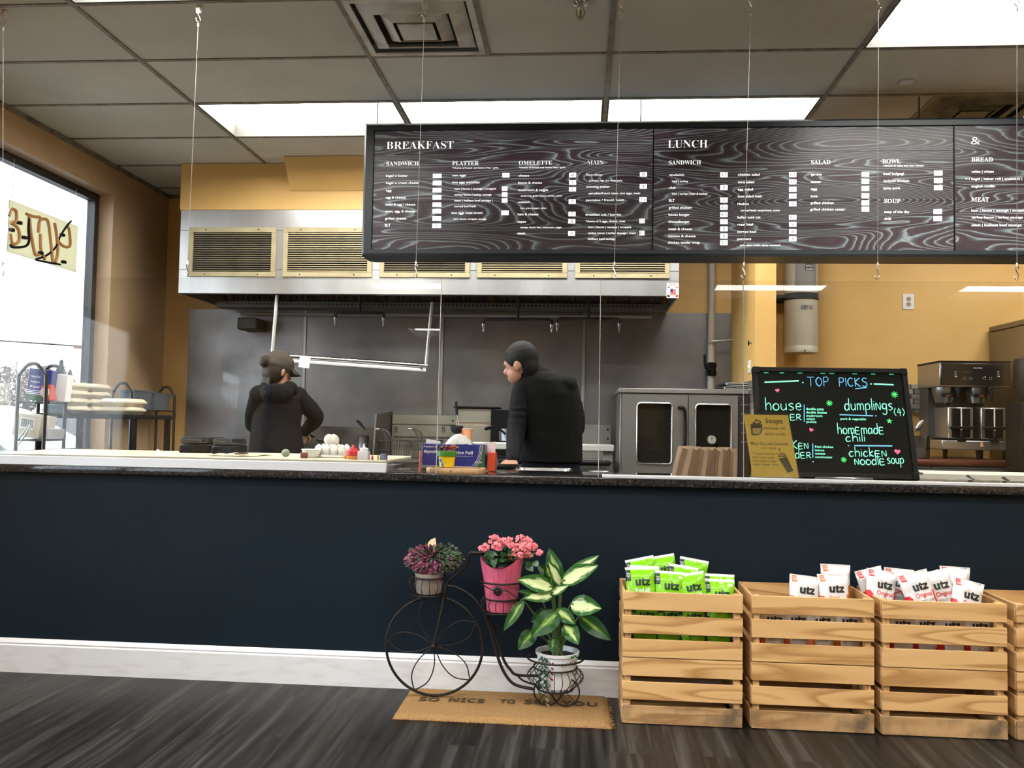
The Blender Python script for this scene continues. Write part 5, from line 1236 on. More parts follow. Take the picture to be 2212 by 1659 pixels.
c = V((P(829, 988, 4.36).x, 4.36, TZ)); q = B(); q.cyl(c, c + V((0, 0, .030)), .019, n=20); q.cyl(c + V((0, 0, .030)), c + V((0, 0, .031)), .017, n=20, mi=1); tag(q.obj('small_tin', [mat('blue grey tin', (.16, .19, .28), .4, .5), steel]), 'small blue-grey tin at the right end of the sill', 'tin')
q = B(); rr = random.Random(5); x0, x1 = P(455, 985, 4.45).x, P(558, 985, 4.45).x
q.grid(lambda u, v: V((x0 + (x1 - x0) * u, 4.38 + .28 * v, TZ + .002 + .008 * abs(math.sin(u * 9 + v * 3)) * (.3 + v * .7))), 24, 8); tag(q.obj('deli_paper', mat('greaseproof paper', (.60, .50, .33), .6)), 'crinkled tan sheet of deli paper on the cutting board', 'paper')
q = B(); c = V((P(512, 984, 4.36).x, 4.36, TZ + .012)); q.box(c - V((.012, .008, 0)), c + V((.022, .10, .006)), 0, .002); tag(q.obj('brown_strap', mat('brown strap', (.06, .02, .015), .5)), 'short dark brown strap lying across the tan deli paper', 'strap')
q = B(); c = V((P(346, 986, 4.34).x, 4.34, TZ)); q.poly([c + V((-.025, 0, .0)), c + V((.03, .0, 0)), c + V((-.03, .02, .032))]); q.poly([c + V((.03, 0, 0)), c + V((.045, .03, .0)), c + V((-.03, .02, .032))]); tag(q.obj('paper_scrap', paper_white), 'small folded white paper scrap on the cutting board near the window', 'paper')
# black grill press at the left
for x0, x1, yt, lab, yy in ((385, 452, 943, 'low black counter grill at the left end of the cutting board', 4.7), (456, 502, 947, 'small black box appliance right of the low black grill', 4.62)):
    a, b = P(x0, 960, yy).x, P(x1, 960, yy).x; zt = P(x0, yt, yy).z
    t_ = thing('countertop_grill', lab, 'grill', ((a + b) / 2, yy + .1, TZ))
    q = B(); q.box((a, yy, TZ), (b, yy + .22, TZ + (zt - TZ) * .55), 0, .008); q.obj('base', black, t_)
    q = B(); q.box((a + .004, yy + .004, TZ + (zt - TZ) * .6), (b - .004, yy + .22, zt), 0, .010, seg=2); q.obj('lid', mat('satin black', (.02, .02, .02), .35), t_)
    q = B(); q.tube([V((a + .03, yy - .002, TZ + (zt - TZ) * .75)), V((a + .03, yy - .03, TZ + (zt - TZ) * .78)), V((b - .03, yy - .03, TZ + (zt - TZ) * .78)), V((b - .03, yy - .002, TZ + (zt - TZ) * .75))], .005, 8); q.obj('handle', dark_steel, t_)
# black tray of tongs beside the sandwich table
q = B(); a, b = P(858, 985, 4.3), P(906, 985, 4.3); 
q.prism([(a.x, 4.22), (b.x, 4.22), (b.x, 4.62), (a.x + .03, 4.62)], (0, 0, TZ - .012), (1, 0, 0), (0, 1, 0), .010); tag(q.obj('dark_lid', dark_steel), 'dark steel lid lying right of the cutting board', 'lid')

# middle table with the steel tray
mx0, mx1 = P(1080, 1005, 4.4).x, P(1320, 1010, 4.4).x
mt = thing('steam_table', 'steel table with open wells behind the counter in front of the man', 'table', ((mx0 + mx1) / 2, 4.5, 0))
q = B(); q.box((mx0, 4.22, .12), (mx1, 4.75, .880), 0, .004); q.obj('cabinet', steel, mt)
for x in (mx0 + .05, mx1 - .05):
    for y in (4.27, 4.7): q = B(); q.cyl((x, y, 0), (x, y, .12), .02, n=10); q.obj('leg', steel, mt)
def tray(x0, x1, y0, y1, z, h, label, m=bright_steel, name='steel_tray'):
    r = thing(name, label, 'tray', ((x0 + x1) / 2, (y0 + y1) / 2, z))
    cx, cy, hw, hd = (x0 + x1) / 2, (y0 + y1) / 2, (x1 - x0) / 2, (y1 - y0) / 2
    def rr2(k, zz, rad): return [V((cx + sx * (hw * k - rad) + rad * math.cos(a), cy + sy * (hd * k - rad) + rad * math.sin(a), zz)) for sx, sy, a0 in ((1, 1, 0), (-1, 1, 90), (-1, -1, 180), (1, -1, 270)) for a in [math.radians(a0 + 30 * i) for i in range(4)]]
    q = B(); q.rings([rr2(.86, z, .03), rr2(.92, z + h * .8, .03), rr2(.94, z + h, .03), rr2(.90, z + h - .001, .03), rr2(.84, z + .003, .03)]); q.obj('pan', m, r)
    q = B(); q.rings([rr2(.93, z + h - .003, .03), rr2(1, z + h - .002, .035), rr2(1, z + h + .003, .035), rr2(.93, z + h + .002, .03), rr2(.93, z + h - .003, .03)], 0, False, False); q.obj('rim', m, r)
    return r
tray(P(1106, 1012, 4.3).x, P(1236, 1012, 4.3).x, 4.28, 4.62, .881, .030, 'shiny shallow steel tray on the table in front of the man')
q = B(); a = P(1252, 1014, 4.3); q.box((a.x - .02, 4.30, .881), (a.x + .03, 4.40, .905), 0, .003); tag(q.obj('white_tub', white), 'small white tub between the steel tray and the paper bags', 'tub')
tray(P(1272, 1015, 4.3).x, P(1318, 1015, 4.3).x, 4.28, 4.55, .881, .026, 'narrow dull steel tray left of the low white sill', steel)

# right table
rx0, rx1 = .78, 2.9
rt = thing('salad_table', 'steel table with pans and a white board behind the right end of the counter', 'prep table', ((rx0 + rx1) / 2, 4.6, 0))
q = B(); q.box((rx0, 4.22, .12), (rx1, 4.98, .862), 0, .004); q.obj('cabinet', steel, rt)
for x in (rx0 + .05, rx1 - .05):
    for y in (4.28, 4.9): q = B(); q.cyl((x, y, 0), (x, y, .12), .02, n=10); q.obj('leg', steel, rt)
q = B(); zt = P(2100, 1023, 4.7).z; q.box((P(1985, 1022, 4.7).x - .3, 4.66, .863), (rx1 - .01, 4.96, zt), 0, .004); q.obj('white_board', mat('white board', (.62, .60, .52), .5), rt)
for n, (a, b, lab) in enumerate(((1995, 2046, 'shallow steel pan right of the letter board'), (2052, 2088, 'shiny small steel pan behind the right sill, left of the two with spoons'), (2109, 2142, 'shiny small steel pan behind the right sill, between the two spoon handles'), (2182, 2214, 'dull steel pan at the right edge of the photo'))):
    tray(P(a, 1036, 4.35).x, P(b, 1036, 4.35).x, 4.27, 4.60, .863, .035, lab, bright_steel if n in (1, 2) else steel, 'steel_pan')
for (x0, y0), (x1, y1), lab in (((2088, 1027), (2104, 1036), 'steel spoon handle rising from the pans, left of two'), ((2164, 1030), (2184, 1042), 'steel spoon handle rising from the pans, right of two')):
    a, b = P(x0, y0, 4.28), P(x1, y1, 4.42); sp_ = thing('serving_spoon', lab, 'spoon', b, 'serving spoons in the pans')
    q = B(); q.tube([a, a * .5 + b * .5, b], [.007, .006, .005], 8, flat=.5); q.obj('handle', steel, sp_)
    q = B(); q.ball(b + (b - a) * .25, .018, 14, squash=(1.1, .8, .35)); q.obj('bowl', steel, sp_)

# ---------------------------------------------------------------- coffee station
cz = P(2090, 994, 5.75).z
cs = thing('coffee_cabinet', 'grey cabinet with a reddish-brown wooden top under the coffee maker', 'cabinet', (2.45, 6.1, 0))
cx0, cx1 = P(1930, 1000, 5.75).x, P(2206, 1004, 5.75).x
q = B(); q.box((cx0, 5.75, cz - .038), (cx1, 6.495, cz), 0, .006, seg=2); q.obj('wood_top', grain_mat('red brown top', [(0, (.10, .028, .014)), (.6, (.075, .02, .010)), (1, (.12, .035, .018))], 3, (.6, 5, 5), 5, .35, .2), cs)
cab_m = mat('grey cabinet paint', (.17, .18, .19), .5)
q = B(); q.box((cx0 + .02, 5.80, .08), (cx1 - .03, 6.49, cz - .039)); q.obj('carcass', cab_m, cs)
xm = P(2012, 1010, 5.78).x
for a, b in ((cx0 + .022, xm - .003), (xm + .003, cx1 - .032)):
    q = B(); q.box((a, 5.782, .12), (b, 5.80, P(2090, 1013, 5.78).z - .004), 0, .002); d_ = q.obj('door', mat('lighter grey front', (.22, .23, .24), .5), cs)
    q = B(); q.tube([V((a + .05, 5.781, .5)), V((a + .05, 5.76, .5)), V((a + .05, 5.76, .62)), V((a + .05, 5.781, .62))], .005, 8); q.obj('handle', steel, d_)
    q = B(); q.box((a, 5.782, P(2090, 1013, 5.78).z), (b, 5.80, cz - .042), 0, .002); q.obj('drawer', cab_m, cs)
CF = 5.92; f = CF
KX0, KX1 = P(2030, 810, f).x, P(2183, 812, f).x; kd = 6.30
kz = lambda y: P(2105, y, f).z
cm = thing('coffee_maker', 'steel twin coffee brewer with a black control panel on the wooden top', 'coffee maker', ((KX0 + KX1) / 2, 6.1, cz))
cf_steel = mat('coffee steel', (.36, .345, .32), .35, .9)
q = B(); q.box((KX0, f, kz(836)), (KX1, kd, kz(783)), 0, .004); q.obj('head', cf_steel, cm)
q = B(); q.box((KX0 - .003, f - .004, kz(783)), (KX1 + .003, kd, kz(780)), 0, .001); q.obj('top_cover', black, cm)
q = B(); q.box((KX0 + .004, f - .010, kz(833)), (KX1 - .003, f - .0005, kz(785)), 0, .003); cp = q.obj('control_panel', mat('glossy black panel', (.010, .010, .011), .2), cm)
q = B(); a, b = P(2103, 797, f - .011).x, P(2122, 797, f - .011).x; q.text('BUNN', (a, f - .0106, kz(796.5)), (1, 0, 0), (0, 0, 1), .0085, 0, b - a, offset=.02, lift=.0004); q.obj('badge', mat('badge print', (.5, .5, .5), .4), cp)
for x in (2063, 2155):
    for i, y in enumerate((803, 808, 813)):
        q = B(); c = P(x + 1.2, y, f - .0105); q.box(c - V((.007, .0008, .005)), c + V((.007, .0003, .005)), 0, .001); q.obj('indicator', [mat('grey indicator', (.12, .12, .12), .5), emit_mat('amber led', (1, .3, .02), 2.5)][0:1], cp)
    q = B(); c = P(x + 3.5, 813, f - .0115); q.ball(c, .0022, 8); q.obj('led', MATS['amber led'], cp)
for x in (2083, 2097, 2126, 2140):
    q = B(); c = P(x, 817, f - .0105); q.tube(circ(c, .011, 4, (.707, 0, .707), (-.707, 0, .707)), .0012, 6, closed=True); q.obj('button', mat('button outline', (.3, .3, .3), .5), cp)
q = B(); q.ball(P(2128, 814, f - .0115), .0022, 8); q.obj('led', MATS['amber led'], cp)
q = B(); a = P(2081, 803, f - .0105); q.box(a - V((.002, .0006, .006)), a + V((.05, .0003, .006))); q.obj('display', mat('dark display', (.025, .025, .025), .3), cp)
q = B(); q.box((KX0 + .01, 6.14, kz(955)), (KX1 - .01, kd - .01, kz(836))); q.obj('back_column', mat('column steel', (.12, .12, .12), .4, .8), cm)
for xa in (2050, 2121):
    c = P(xa, 850, f); c = V((c.x + .006, f + .09, 0)); s_ = '' 
    q = B(); q.lathe([(.075, kz(837)), (.075, kz(845)), (.064, kz(858)), (.055, kz(870)), (.03, kz(876))], c, 28); fu = q.obj('brew_funnel', mat('funnel steel', (.20, .20, .20), .3, .9), cm)
    q = B(); q.box((c.x - .045, c.y - .085, kz(858)), (c.x + .03, c.y - .066, kz(850)), 0, .003); 
    q.obj('warning_band', [black], fu)
    q = B(); q.text('HOT', (c.x - .02, c.y - .0855, kz(856.5)), (1, 0, 0), (0, 0, 1), .009, 0, .03, lift=.0004); q.obj('hot_mark', mat('orange print', (.6, .18, .03), .5), fu)
    q = B(); q.box((c.x + .03, c.y - .11, kz(852)), (c.x + .06, c.y - .06, kz(836)), 0, .005); q.box((c.x + .036, c.y - .12, kz(868)), (c.x + .054, c.y - .10, kz(842)), 0, .004); q.obj('funnel_handle', black, fu)
    x0, x1 = c.x - .088, c.x + .088
    if xa == 2050: x0, x1 = P(2048, 910, f).x, P(2103, 910, f).x
    else: x0, x1 = P(2119, 910, f).x, P(2174, 910, f).x
    q = B(); q.box((x0, f + .0, kz(948)), (x1, f + .22, kz(880)), 0, .006); ds = q.obj('dispenser', cf_steel, cm)
    q = B(); q.box((x0 + .022, f - .008, kz(946)), (x1 - .022, f - .0005, kz(883)), 0, .003); q.obj('face_plate', black, ds)
    xc_ = (x0 + x1) / 2
    q = B(); q.cyl((xc_ - .004, f - .022, kz(940)), (xc_ - .004, f - .022, kz(880)), .0065, n=12); q.obj('sight_glass', bright_steel, ds)
    q = B(); q.box((x0 + .005, f - .03, kz(928)), (x1 - .005, f - .010, kz(921)), 0, .004); q.tube([V((xc_ - .012, f - .03, kz(930))), V((xc_ - .012, f - .04, kz(945)))], .009, 10); q.obj('tap', black, ds)
    q = B(); q.box((xc_ - .035, f - .045, kz(955)), (xc_ + .015, f - .004, kz(946)), 0, .004); q.obj('drip_nozzle', black, ds)
q = B(); q.box((KX0 - .0, f - .03, kz(972)), (KX1 + .004, kd, kz(952)), 0, .005); q.obj('base_tray', cf_steel, cm)
c = P(2121, 960, f - .032); q = B(); q.prism([(-.012, -.015), (.012, -.015), (.003, .018), (-.006, .018)], c, (1, 0, 0), (0, 0, 1), -.001); q.obj('caution_tag', mat('orange tag', (.65, .30, .13), .5), cm)
for x, y in ((KX0 + .04, f + .02), (P(2113, 980, f).x, f + .0), (KX1 - .03, f + .02), (KX0 + .04, kd - .04), (KX1 - .04, kd - .04)):
    q = B(); q.lathe([(.012, cz + .0005), (.016, kz(972))], (x, y, 0), 12); q.obj('foot', black, cm)
# clear tub and scoop beside the brewer
c = P(1990, 990, 5.85); c.z = cz + .001
tb = thing('plastic_tub', 'clear plastic jug with a steel scoop left of the coffee maker', 'jug', c)
q = B(); q.lathe([(.045, 0), (.050, .003), (.056, P(1990, 942, 5.85).z - cz), (.053, P(1990, 942, 5.85).z - cz), (.046, .008)], c, 24); q.obj('jug_body', pane_mat('cloudy plastic', (.55, .55, .52), 2.0, 1.5, .15), tb)
q = B(); q.lathe([(.047, .008), (.050, .055), (.03, .065)], c, 20); q.obj('coffee_filters', mat('pale filters', (.52, .49, .42), .8), tb)
M = Matrix.Rotation(.5, 3, 'Y') @ Matrix.Rotation(.2, 3, 'X'); a = P(1986, 920, 5.84)
q = B(); q.ball(a, .035, 16, squash=(.6, .5, 1.3), M=M); q.obj('scoop', mat('scoop steel', (.4, .4, .39), .25, .9), tb)
# stone strip behind the station
q = B(); rr = random.Random(11); zt = P(1965, 829, 6.49).z
for i in range(24):
    for j in range(6): q.box((1.36 + i * .068 + (j % 2) * .02, 6.482 - rr.random() * .006, zt - .036 - j * .036), (1.42 + i * .068 + (j % 2) * .02, 6.4985, zt - .004 - j * .036), rr.randrange(3))
tag(q.obj('stone_backsplash', [MATS['stone tile %d' % i] for i in range(3)]), 'band of small grey stone tiles on the wall behind the letter board', 'tiles')
# tall fridge at the right edge
a = P(2141, 706, 6.45); fx0 = a.x; fzt = a.z
fg = thing('tall_fridge', 'tall dull metal fridge cut by the right edge of the photo', 'fridge', (fx0 + .35, 6.15, 0))
fm = mat('steel with yellow reflection', (.20, .155, .09), .45, .5, col2=(.16, .12, .07), vs=3)  # plain steel; the yellow it reflects is put into the colour
q = B(); q.box((fx0, 5.90, .1), (fx0 + .7, 6.47, fzt - .04), 0, .004); q.obj('cabinet', fm, fg)
q = B(); q.box((fx0 - .005, 5.87, fzt - .036), (fx0 + .705, 6.475, fzt), 0, .004); q.obj('top_cap', fm, fg)
q = B(); q.box((fx0 + .004, 5.86, .14), (fx0 + .696, 5.898, fzt - .045), 0, .006); d_ = q.obj('door', fm, fg)
q = B(); q.tube([V((fx0 + .06, 5.859, 1.0)), V((fx0 + .06, 5.82, 1.0)), V((fx0 + .06, 5.82, 1.35)), V((fx0 + .06, 5.859, 1.35))], .010, 10); q.obj('handle', black, d_)
for x in (fx0 + .05, fx0 + .65):
    for y in (5.95, 6.42): q = B(); q.cyl((x, y, 0), (x, y, .1), .025, n=12); q.obj('foot', black, fg)
gx0 = P(2186, 900, 5.62).x
gd = thing('coffee_grinder', 'black coffee grinder in the dark at the right edge of the photo', 'grinder', (gx0 + .1, 5.62, 0))
q = B(); q.box((gx0 - .02, 5.46, 0), (gx0 + .3, 5.74, .90), 0, .006); q.obj('stand_cabinet', black, gd)
q = B(); q.box((gx0, 5.50, .901), (gx0 + .22, 5.72, 1.33), 0, .015, seg=2); q.obj('grinder_body', black, gd)
q = B(); q.lathe([(.06, 1.33), (.10, 1.42), (.10, 1.58), (.09, 1.60)], (gx0 + .11, 5.61, 0), 20); q.obj('hopper', mat('smoked hopper', (.012, .011, .010), .5, spec=.2), gd)
# ---------------------------------------------------------------- people
def organic(q, name, m, parent, voxel=.009, smooth=4, sharp=70):
    me = bpy.data.meshes.new(name); bmesh.ops.recalc_face_normals(q.bm, faces=q.bm.faces); q.bm.to_mesh(me); q.bm.free()
    o = bpy.data.objects.new(name, me); COL.objects.link(o)
    md = o.modifiers.new('remesh', 'REMESH'); md.mode = 'VOXEL'; md.voxel_size = voxel; md.use_smooth_shade = True
    sm = o.modifiers.new('smooth', 'SMOOTH'); sm.factor = .5; sm.iterations = smooth
    dg = bpy.context.evaluated_depsgraph_get(); me2 = bpy.data.meshes.new_from_object(o.evaluated_get(dg))
    bpy.data.objects.remove(o); bpy.data.meshes.remove(me)
    me2.name = name; me2.transform(WORLD[parent.name].inverted()); me2.materials.clear(); me2.materials.append(m)
    for p in me2.polygons: p.use_smooth = True
    o = bpy.data.objects.new(name, me2); COL.objects.link(o); o.parent = parent; WORLD[o.name] = WORLD[parent.name]; return o
def limb(q, pts, rad, k=6, n=14):
    sm = crom(pts, k); m = len(sm); rr = []
    for i in range(m):
        t = i / (m - 1) * (len(rad) - 1); j = min(int(t), len(rad) - 2); f = t - j; f = f * f * (3 - 2 * f); rr.append(rad[j] * (1 - f) + rad[j + 1] * f)
    q.tube(sm, rr, n)
    q.ball(sm[0], rr[0] * .98, n); q.ball(sm[-1], rr[-1] * .98, n)
def trunk(q, secs, n=24):
    """sections (centre, half width, half depth, turn about Z)"""
    rs = []
    for c, a, b, t in secs:
        c = V(c); rs.append([c + V((a * math.cos(x) * math.cos(t) - b * math.sin(x) * math.sin(t), a * math.cos(x) * math.sin(t) + b * math.sin(x) * math.cos(t), 0)) for x in [2 * math.pi * i / n for i in range(n)]])
    q.rings(rs)
def head(q, c, fwd, up=V((0, 0, 1)), s=1.0):
    """skull, jaw, nose, brow, ears; c = middle of the skull, fwd = where the face looks"""
    f = V(fwd).normalized(); u = (V(up) - f * V(up).dot(f)).normalized(); r = f.cross(u)
    M = Matrix((r, f, u)).transposed()
    at = lambda x, y, z: V(c) + M @ V((x, y, z)) * s
    q.ball(at(0, -.008, .02), .1 * s, 20, M=M, squash=(.76, .98, .98))
    q.ball(at(0, .030, -.045), .066 * s, 18, M=M, squash=(.86, .86, 1.05)); q.ball(at(0, .055, -.092), .028 * s, 14, M=M, squash=(1, .85, .7))
    q.tube([at(0, .080, .004), at(0, .103, -.028), at(0, .098, -.036)], [.008 * s, .0135 * s, .011 * s], 10); q.ball(at(0, .098, -.033), .0135 * s, 10)
    q.tube([at(-.035, .078, .016), at(0, .084, .018), at(.035, .078, .016)], .012 * s, 8)
    q.tube([at(-.020, .078, -.066), at(0, .087, -.064), at(.020, .078, -.066)], .0075 * s, 8); q.tube([at(-.016, .079, -.077), at(0, .087, -.078), at(.016, .079, -.077)], .008 * s, 8)
    for sx in (-1, 1): q.ball(at(sx * .078, -.008, -.018), .030 * s, 12, M=M, squash=(.35, .65, 1))
    return at, M
def hand_fingers(q, wrist, d, palm_n, s=1.0, curl=.5, thumb_side=1):
    """palm, four unequal bent fingers and a thumb; d = pointing, palm_n = out of the palm"""
    d = V(d).normalized(); n = V(palm_n); n = (n - d * n.dot(d)).normalized(); a = d.cross(n)
    w = V(wrist)
    M = Matrix((a, d, n)).transposed()
    q.ball(w + d * .045 * s, .045 * s, 14, M=M, squash=(.88, 1.05, .36))
    for i, (off, L) in enumerate(((-.030, .066), (-.010, .076), (.010, .072), (.029, .056))):
        b = w + d * .078 * s + a * off * s; p1 = b + (d * math.cos(curl * .5) + n * math.sin(curl * .5)) * L * .45 * s
        p2 = p1 + (d * math.cos(curl * 1.3) + n * math.sin(curl * 1.3)) * L * .32 * s; p3 = p2 + (d * math.cos(curl * 2) + n * math.sin(curl * 2)) * L * .26 * s
        q.tube([b - d * .03 * s, b, p1, p2, p3], [.0095 * s, .0095 * s, .0088 * s, .008 * s, .0065 * s], 8); q.ball(p3, .0065 * s, 8)
    t0 = w + d * .022 * s - a * .034 * thumb_side * s; t1 = t0 + (d * .7 - a * .65 * thumb_side + n * .2).normalized() * .036 * s; t2 = t1 + (d * .92 - a * .15 * thumb_side + n * .3).normalized() * .03 * s
    q.tube([w + d * .02 * s, t0, t1, t2], [.014 * s, .013 * s, .0105 * s, .008 * s], 8); q.ball(t2, .008 * s, 8)

hair_m = mat('black hair', (.006, .0055, .0055), .55, bump=.5, bs=500, spec=.2)
brown_hair = mat('dark brown hair', (.014, .009, .006), .55, bump=.5, bs=500, spec=.2)
vest_m = mat('black vest cloth', (.0045, .005, .005), .8, bump=.7, bs=9, bd=.02, spec=.12)
sleeve_m = mat('charcoal sleeve', (.010, .011, .012), .8, bump=.7, bs=14, bd=.02, spec=.12)
navy_cloth = mat('dark navy trousers', (.006, .0065, .010), .85, bump=.2, bs=350, spec=.1)
shoe_m = mat('black shoe', (.01, .01, .01), .5)

# --- the man at the middle, back turned, head to the left
MYD = 5.0
mp = lambda x, y, dy=0: P(x, y, MYD + dy)
man = thing('person', 'person with short black hair in a black vest standing with back turned behind the counter', 'person', (-.18, 5.0, 0))
tq = math.radians(14)
hipc = mp(1190, 985, .06)
pel = V((hipc.x, 5.06, .90))
S_L = mp(1128, 846, -.02); S_R = mp(1226, 836, .06)
E_L = mp(1116, 925, -.05); H_L = mp(1107, 985, -.22); H_L.z = .945
E_R = mp(1243, 925, .14); H_R = mp(1195, 950, .38)
hc = mp(1124, 786, .01)
hf = V((-.93, .30, -.22))
nk0, nk1 = mp(1160, 812, .05), mp(1136, 800, .03)
secs = [((pel.x, 5.07, .86), .165, .12, tq), ((pel.x, 5.07, .95), .165, .115, tq), (mp(1192, 930, .06), .165, .112, tq), (mp(1186, 890, .05), .178, .115, tq), (mp(1180, 850, .04), .178, .115, tq), (mp(1178, 822, .04), .150, .10, tq), (mp(1176, 806, .04), .085, .07, tq)]
q = B(); trunk(q, secs)
limb(q, [nk0, nk1, hc + V((.03, 0, -.03))], [.062, .055, .055])
head(q, hc, hf)
limb(q, [S_L, E_L, H_L], [.052, .040, .026]); limb(q, [S_R, E_R, H_R], [.052, .040, .027])
hand_fingers(q, H_L, V((-.05, -.75, -.35)), V((0, -.3, -1)), 1, .35, 1); hand_fingers(q, H_R, V((-.7, .5, -.2)), V((-.2, -.1, -1)), 1, .6, 1)
for sx in (-.085, .085):
    limb(q, [V((pel.x + sx, 5.07, .86)), V((pel.x + sx * 1.1, 5.05, .48)), V((pel.x + sx * 1.15, 5.08, .09))], [.085, .062, .042])
    q.ball(V((pel.x + sx * 1.15 - .01, 5.13, .035)), .05, 12, squash=(.8, 1.9, .6))
organic(q, 'body', skin, man, .0065, 3)
q = B(); at, M = head(B(), hc, hf)
q.ball(at(0, -.016, .034), .106, 20, M=M, squash=(.80, .97, .93)); q.ball(at(0, -.052, -.015), .078, 18, M=M, squash=(.88, .72, 1.05)); q.ball(at(0, .04, .074), .045, 14, M=M, squash=(1.3, .9, .5))
for sx in (-1, 1): q.ball(at(sx * .066, .026, .020), .026, 10, M=M, squash=(.45, .8, 1.3))
q.ball(at(0, -.06, -.068), .045, 14, M=M, squash=(1.1, .55, .7))
organic(q, 'hair', hair_m, man, .007, 3)
q = B(); grow = .016
trunk(q, [((c[0], c[1], c[2]) if i > 0 else (c[0], c[1], .925), a + grow + (.006 if i < 2 else 0), b + grow + (.006 if i < 2 else 0), t) for i, (c, a, b, t) in enumerate(secs)])
q.ball(S_L + V((.012, 0, .012)), .066, 16, squash=(1, 1, .95)); q.ball(S_R + V((-.005, 0, .012)), .066, 16); q.ball(mp(1212, 832, .03), .095, 16, squash=(1, .8, .75)); q.ball(mp(1150, 832, .03), .07, 16)
limb(q, [mp(1168, 815, .05), mp(1146, 806, .03), mp(1134, 803, .02)], [.070, .066, .064])
organic(q, 'vest', vest_m, man, .0085, 5)
q = B(); c0 = mp(1140, 806, .025); ax = (V(hc) - V(nk0)).normalized(); u_ = ax.orthogonal().normalized(); v_ = ax.cross(u_)
q.rings([[c0 + ax * h_ + (u_ * math.cos(a) + v_ * math.sin(a)) * r_ for a in [2 * math.pi * i / 28 for i in range(28)]] for r_, h_ in ((.068, -.025), (.070, .020), (.064, .022), (.062, -.02))], 0, False, False); q.obj('collar', vest_m, man)
for nm, pts, rd in (('sleeve', [S_L, E_L, H_L], [.064, .056, .040]), ('sleeve', [S_R, E_R, H_R], [.064, .056, .040])):
    q = B(); limb(q, pts, rd); 
    for i in range(4): t_ = .35 + .14 * i; c = V(pts[0]).lerp(V(pts[1]), min(1, t_ * 1.3)) if t_ < .75 else V(pts[1]).lerp(V(pts[2]), (t_ - .75) * 2); q.ball(c, .062 - .004 * i, 14, squash=(1.02, 1.02, .35))
    organic(q, nm, sleeve_m, man, .008, 3)
q = B()
trunk(q, [((pel.x, 5.07, .80), .172, .128, tq), ((pel.x, 5.07, .95), .174, .125, tq)])
for sx in (-.085, .085): limb(q, [V((pel.x + sx, 5.07, .84)), V((pel.x + sx * 1.1, 5.05, .48)), V((pel.x + sx * 1.15, 5.08, .09))], [.102, .082, .065])
organic(q, 'trousers', navy_cloth, man, .011, 4)
for sx in (-1, 1):
    q = B(); c = V((pel.x + sx * .098 - .01, 5.14, .040)); q.ball(c, .055, 14, squash=(.85, 2.1, .72)); q.obj('shoe', shoe_m, man)

# --- the capped person at the griddle
WY = 5.6
wp = lambda x, y, dy=0: P(x, y, WY + dy)
wo = thing('person', 'person in a dark hoodie and brown cap bending over the griddle with back turned', 'person', (-1.97, 5.6, 0))
hc = wp(601, 800, .03); hf = V((.62, .74, -.24)); tq = math.radians(-16)
S_L, S_R = wp(560, 855, -.02), wp(643, 858, .05)
E_L, H_L = wp(548, 915, .10), wp(590, 945, .36); E_R, H_R = wp(681, 900, .12), wp(658, 932, .34)
cx = wp(597, 900).x
secs = [((cx, 5.62, .84), .165, .12, tq), ((cx, 5.62, .95), .155, .115, tq), (wp(596, 920, .04), .155, .112, tq), (wp(598, 885, .05), .168, .112, tq), (wp(601, 857, .05), .160, .105, tq), (wp(604, 838, .05), .09, .075, tq)]
q = B(); trunk(q, secs); limb(q, [wp(604, 842, .05), wp(605, 822, .04), hc + V((0, 0, -.02))], [.06, .05, .05]); head(q, hc, hf, s=.97)
limb(q, [S_L, E_L, H_L], [.048, .037, .025]); limb(q, [S_R, E_R, H_R], [.048, .037, .025])
hand_fingers(q, H_R, V((-.15, .8, -.35)), V((-.6, .2, -.8)), .95, .8, 1); hand_fingers(q, H_L, V((.3, .8, -.3)), V((.2, .2, -1)), .95, .7, -1)
for sx in (-.08, .08):
    limb(q, [V((cx + sx, 5.62, .85)), V((cx + sx * 1.1, 5.6, .47)), V((cx + sx * 1.15, 5.63, .09))], [.085, .06, .042]); q.ball(V((cx + sx * 1.15, 5.69, .035)), .05, 12, squash=(.8, 1.9, .6))
organic(q, 'body', skin, wo, .0068, 3)
at, M = head(B(), hc, hf, s=.97)
q = B(); q.ball(at(0, -.030, -.01), .095, 18, M=M, squash=(.90, .80, 1.0)); q.ball(at(0, -.012, .03), .100, 18, M=M, squash=(.84, .98, .8)); q.ball(at(0, -.112, .03), .046, 16, M=M, squash=(1, .8, .9)); q.ball(at(0, -.06, -.075), .04, 12, M=M, squash=(1.1, .6, .8))
for i in range(6): a = at(-.04 + .016 * i, -.07, -.08); q.tube([a, a + V((-.015 + .004 * i, -.01, -.035)), a + V((-.03 + .008 * i, -.005, -.06))], [.008, .006, .004], 6)
organic(q, 'hair', brown_hair, wo, .0075, 3)
cap_m = mat('brown cap cloth', (.040, .026, .016), .8, bump=.2, bs=400, col2=(.025, .017, .012), vs=20)
q = B(); q.ball(at(0, -.006, .045), .108, 24, M=M, squash=(.82, 1.0, .82)); q.ball(at(0, -.02, .028), .106, 24, M=M, squash=(.84, .98, .55)); organic(q, 'cap', cap_m, wo, .007, 3)
q = B()
def brim(u, v, dz):
    a = (u - .5) * 2.2; r0 = .085 + .075 * v * math.cos(a * .8); return at(math.sin(a) * r0 * .86, math.cos(a) * r0 * 1.08, .038 - .030 * v - .02 * abs(math.sin(a)) * v + dz)
q.grid(lambda u, v: brim(u, v, 0), 16, 5); q.grid(lambda u, v: brim(u, v, .005), 16, 5); q.obj('cap_brim', mat('black cap brim', (.012, .012, .013), .7), wo)
hoodie = mat('dark hoodie', (.0045, .0042, .005), .85, bump=.7, bs=11, bd=.02, spec=.1)
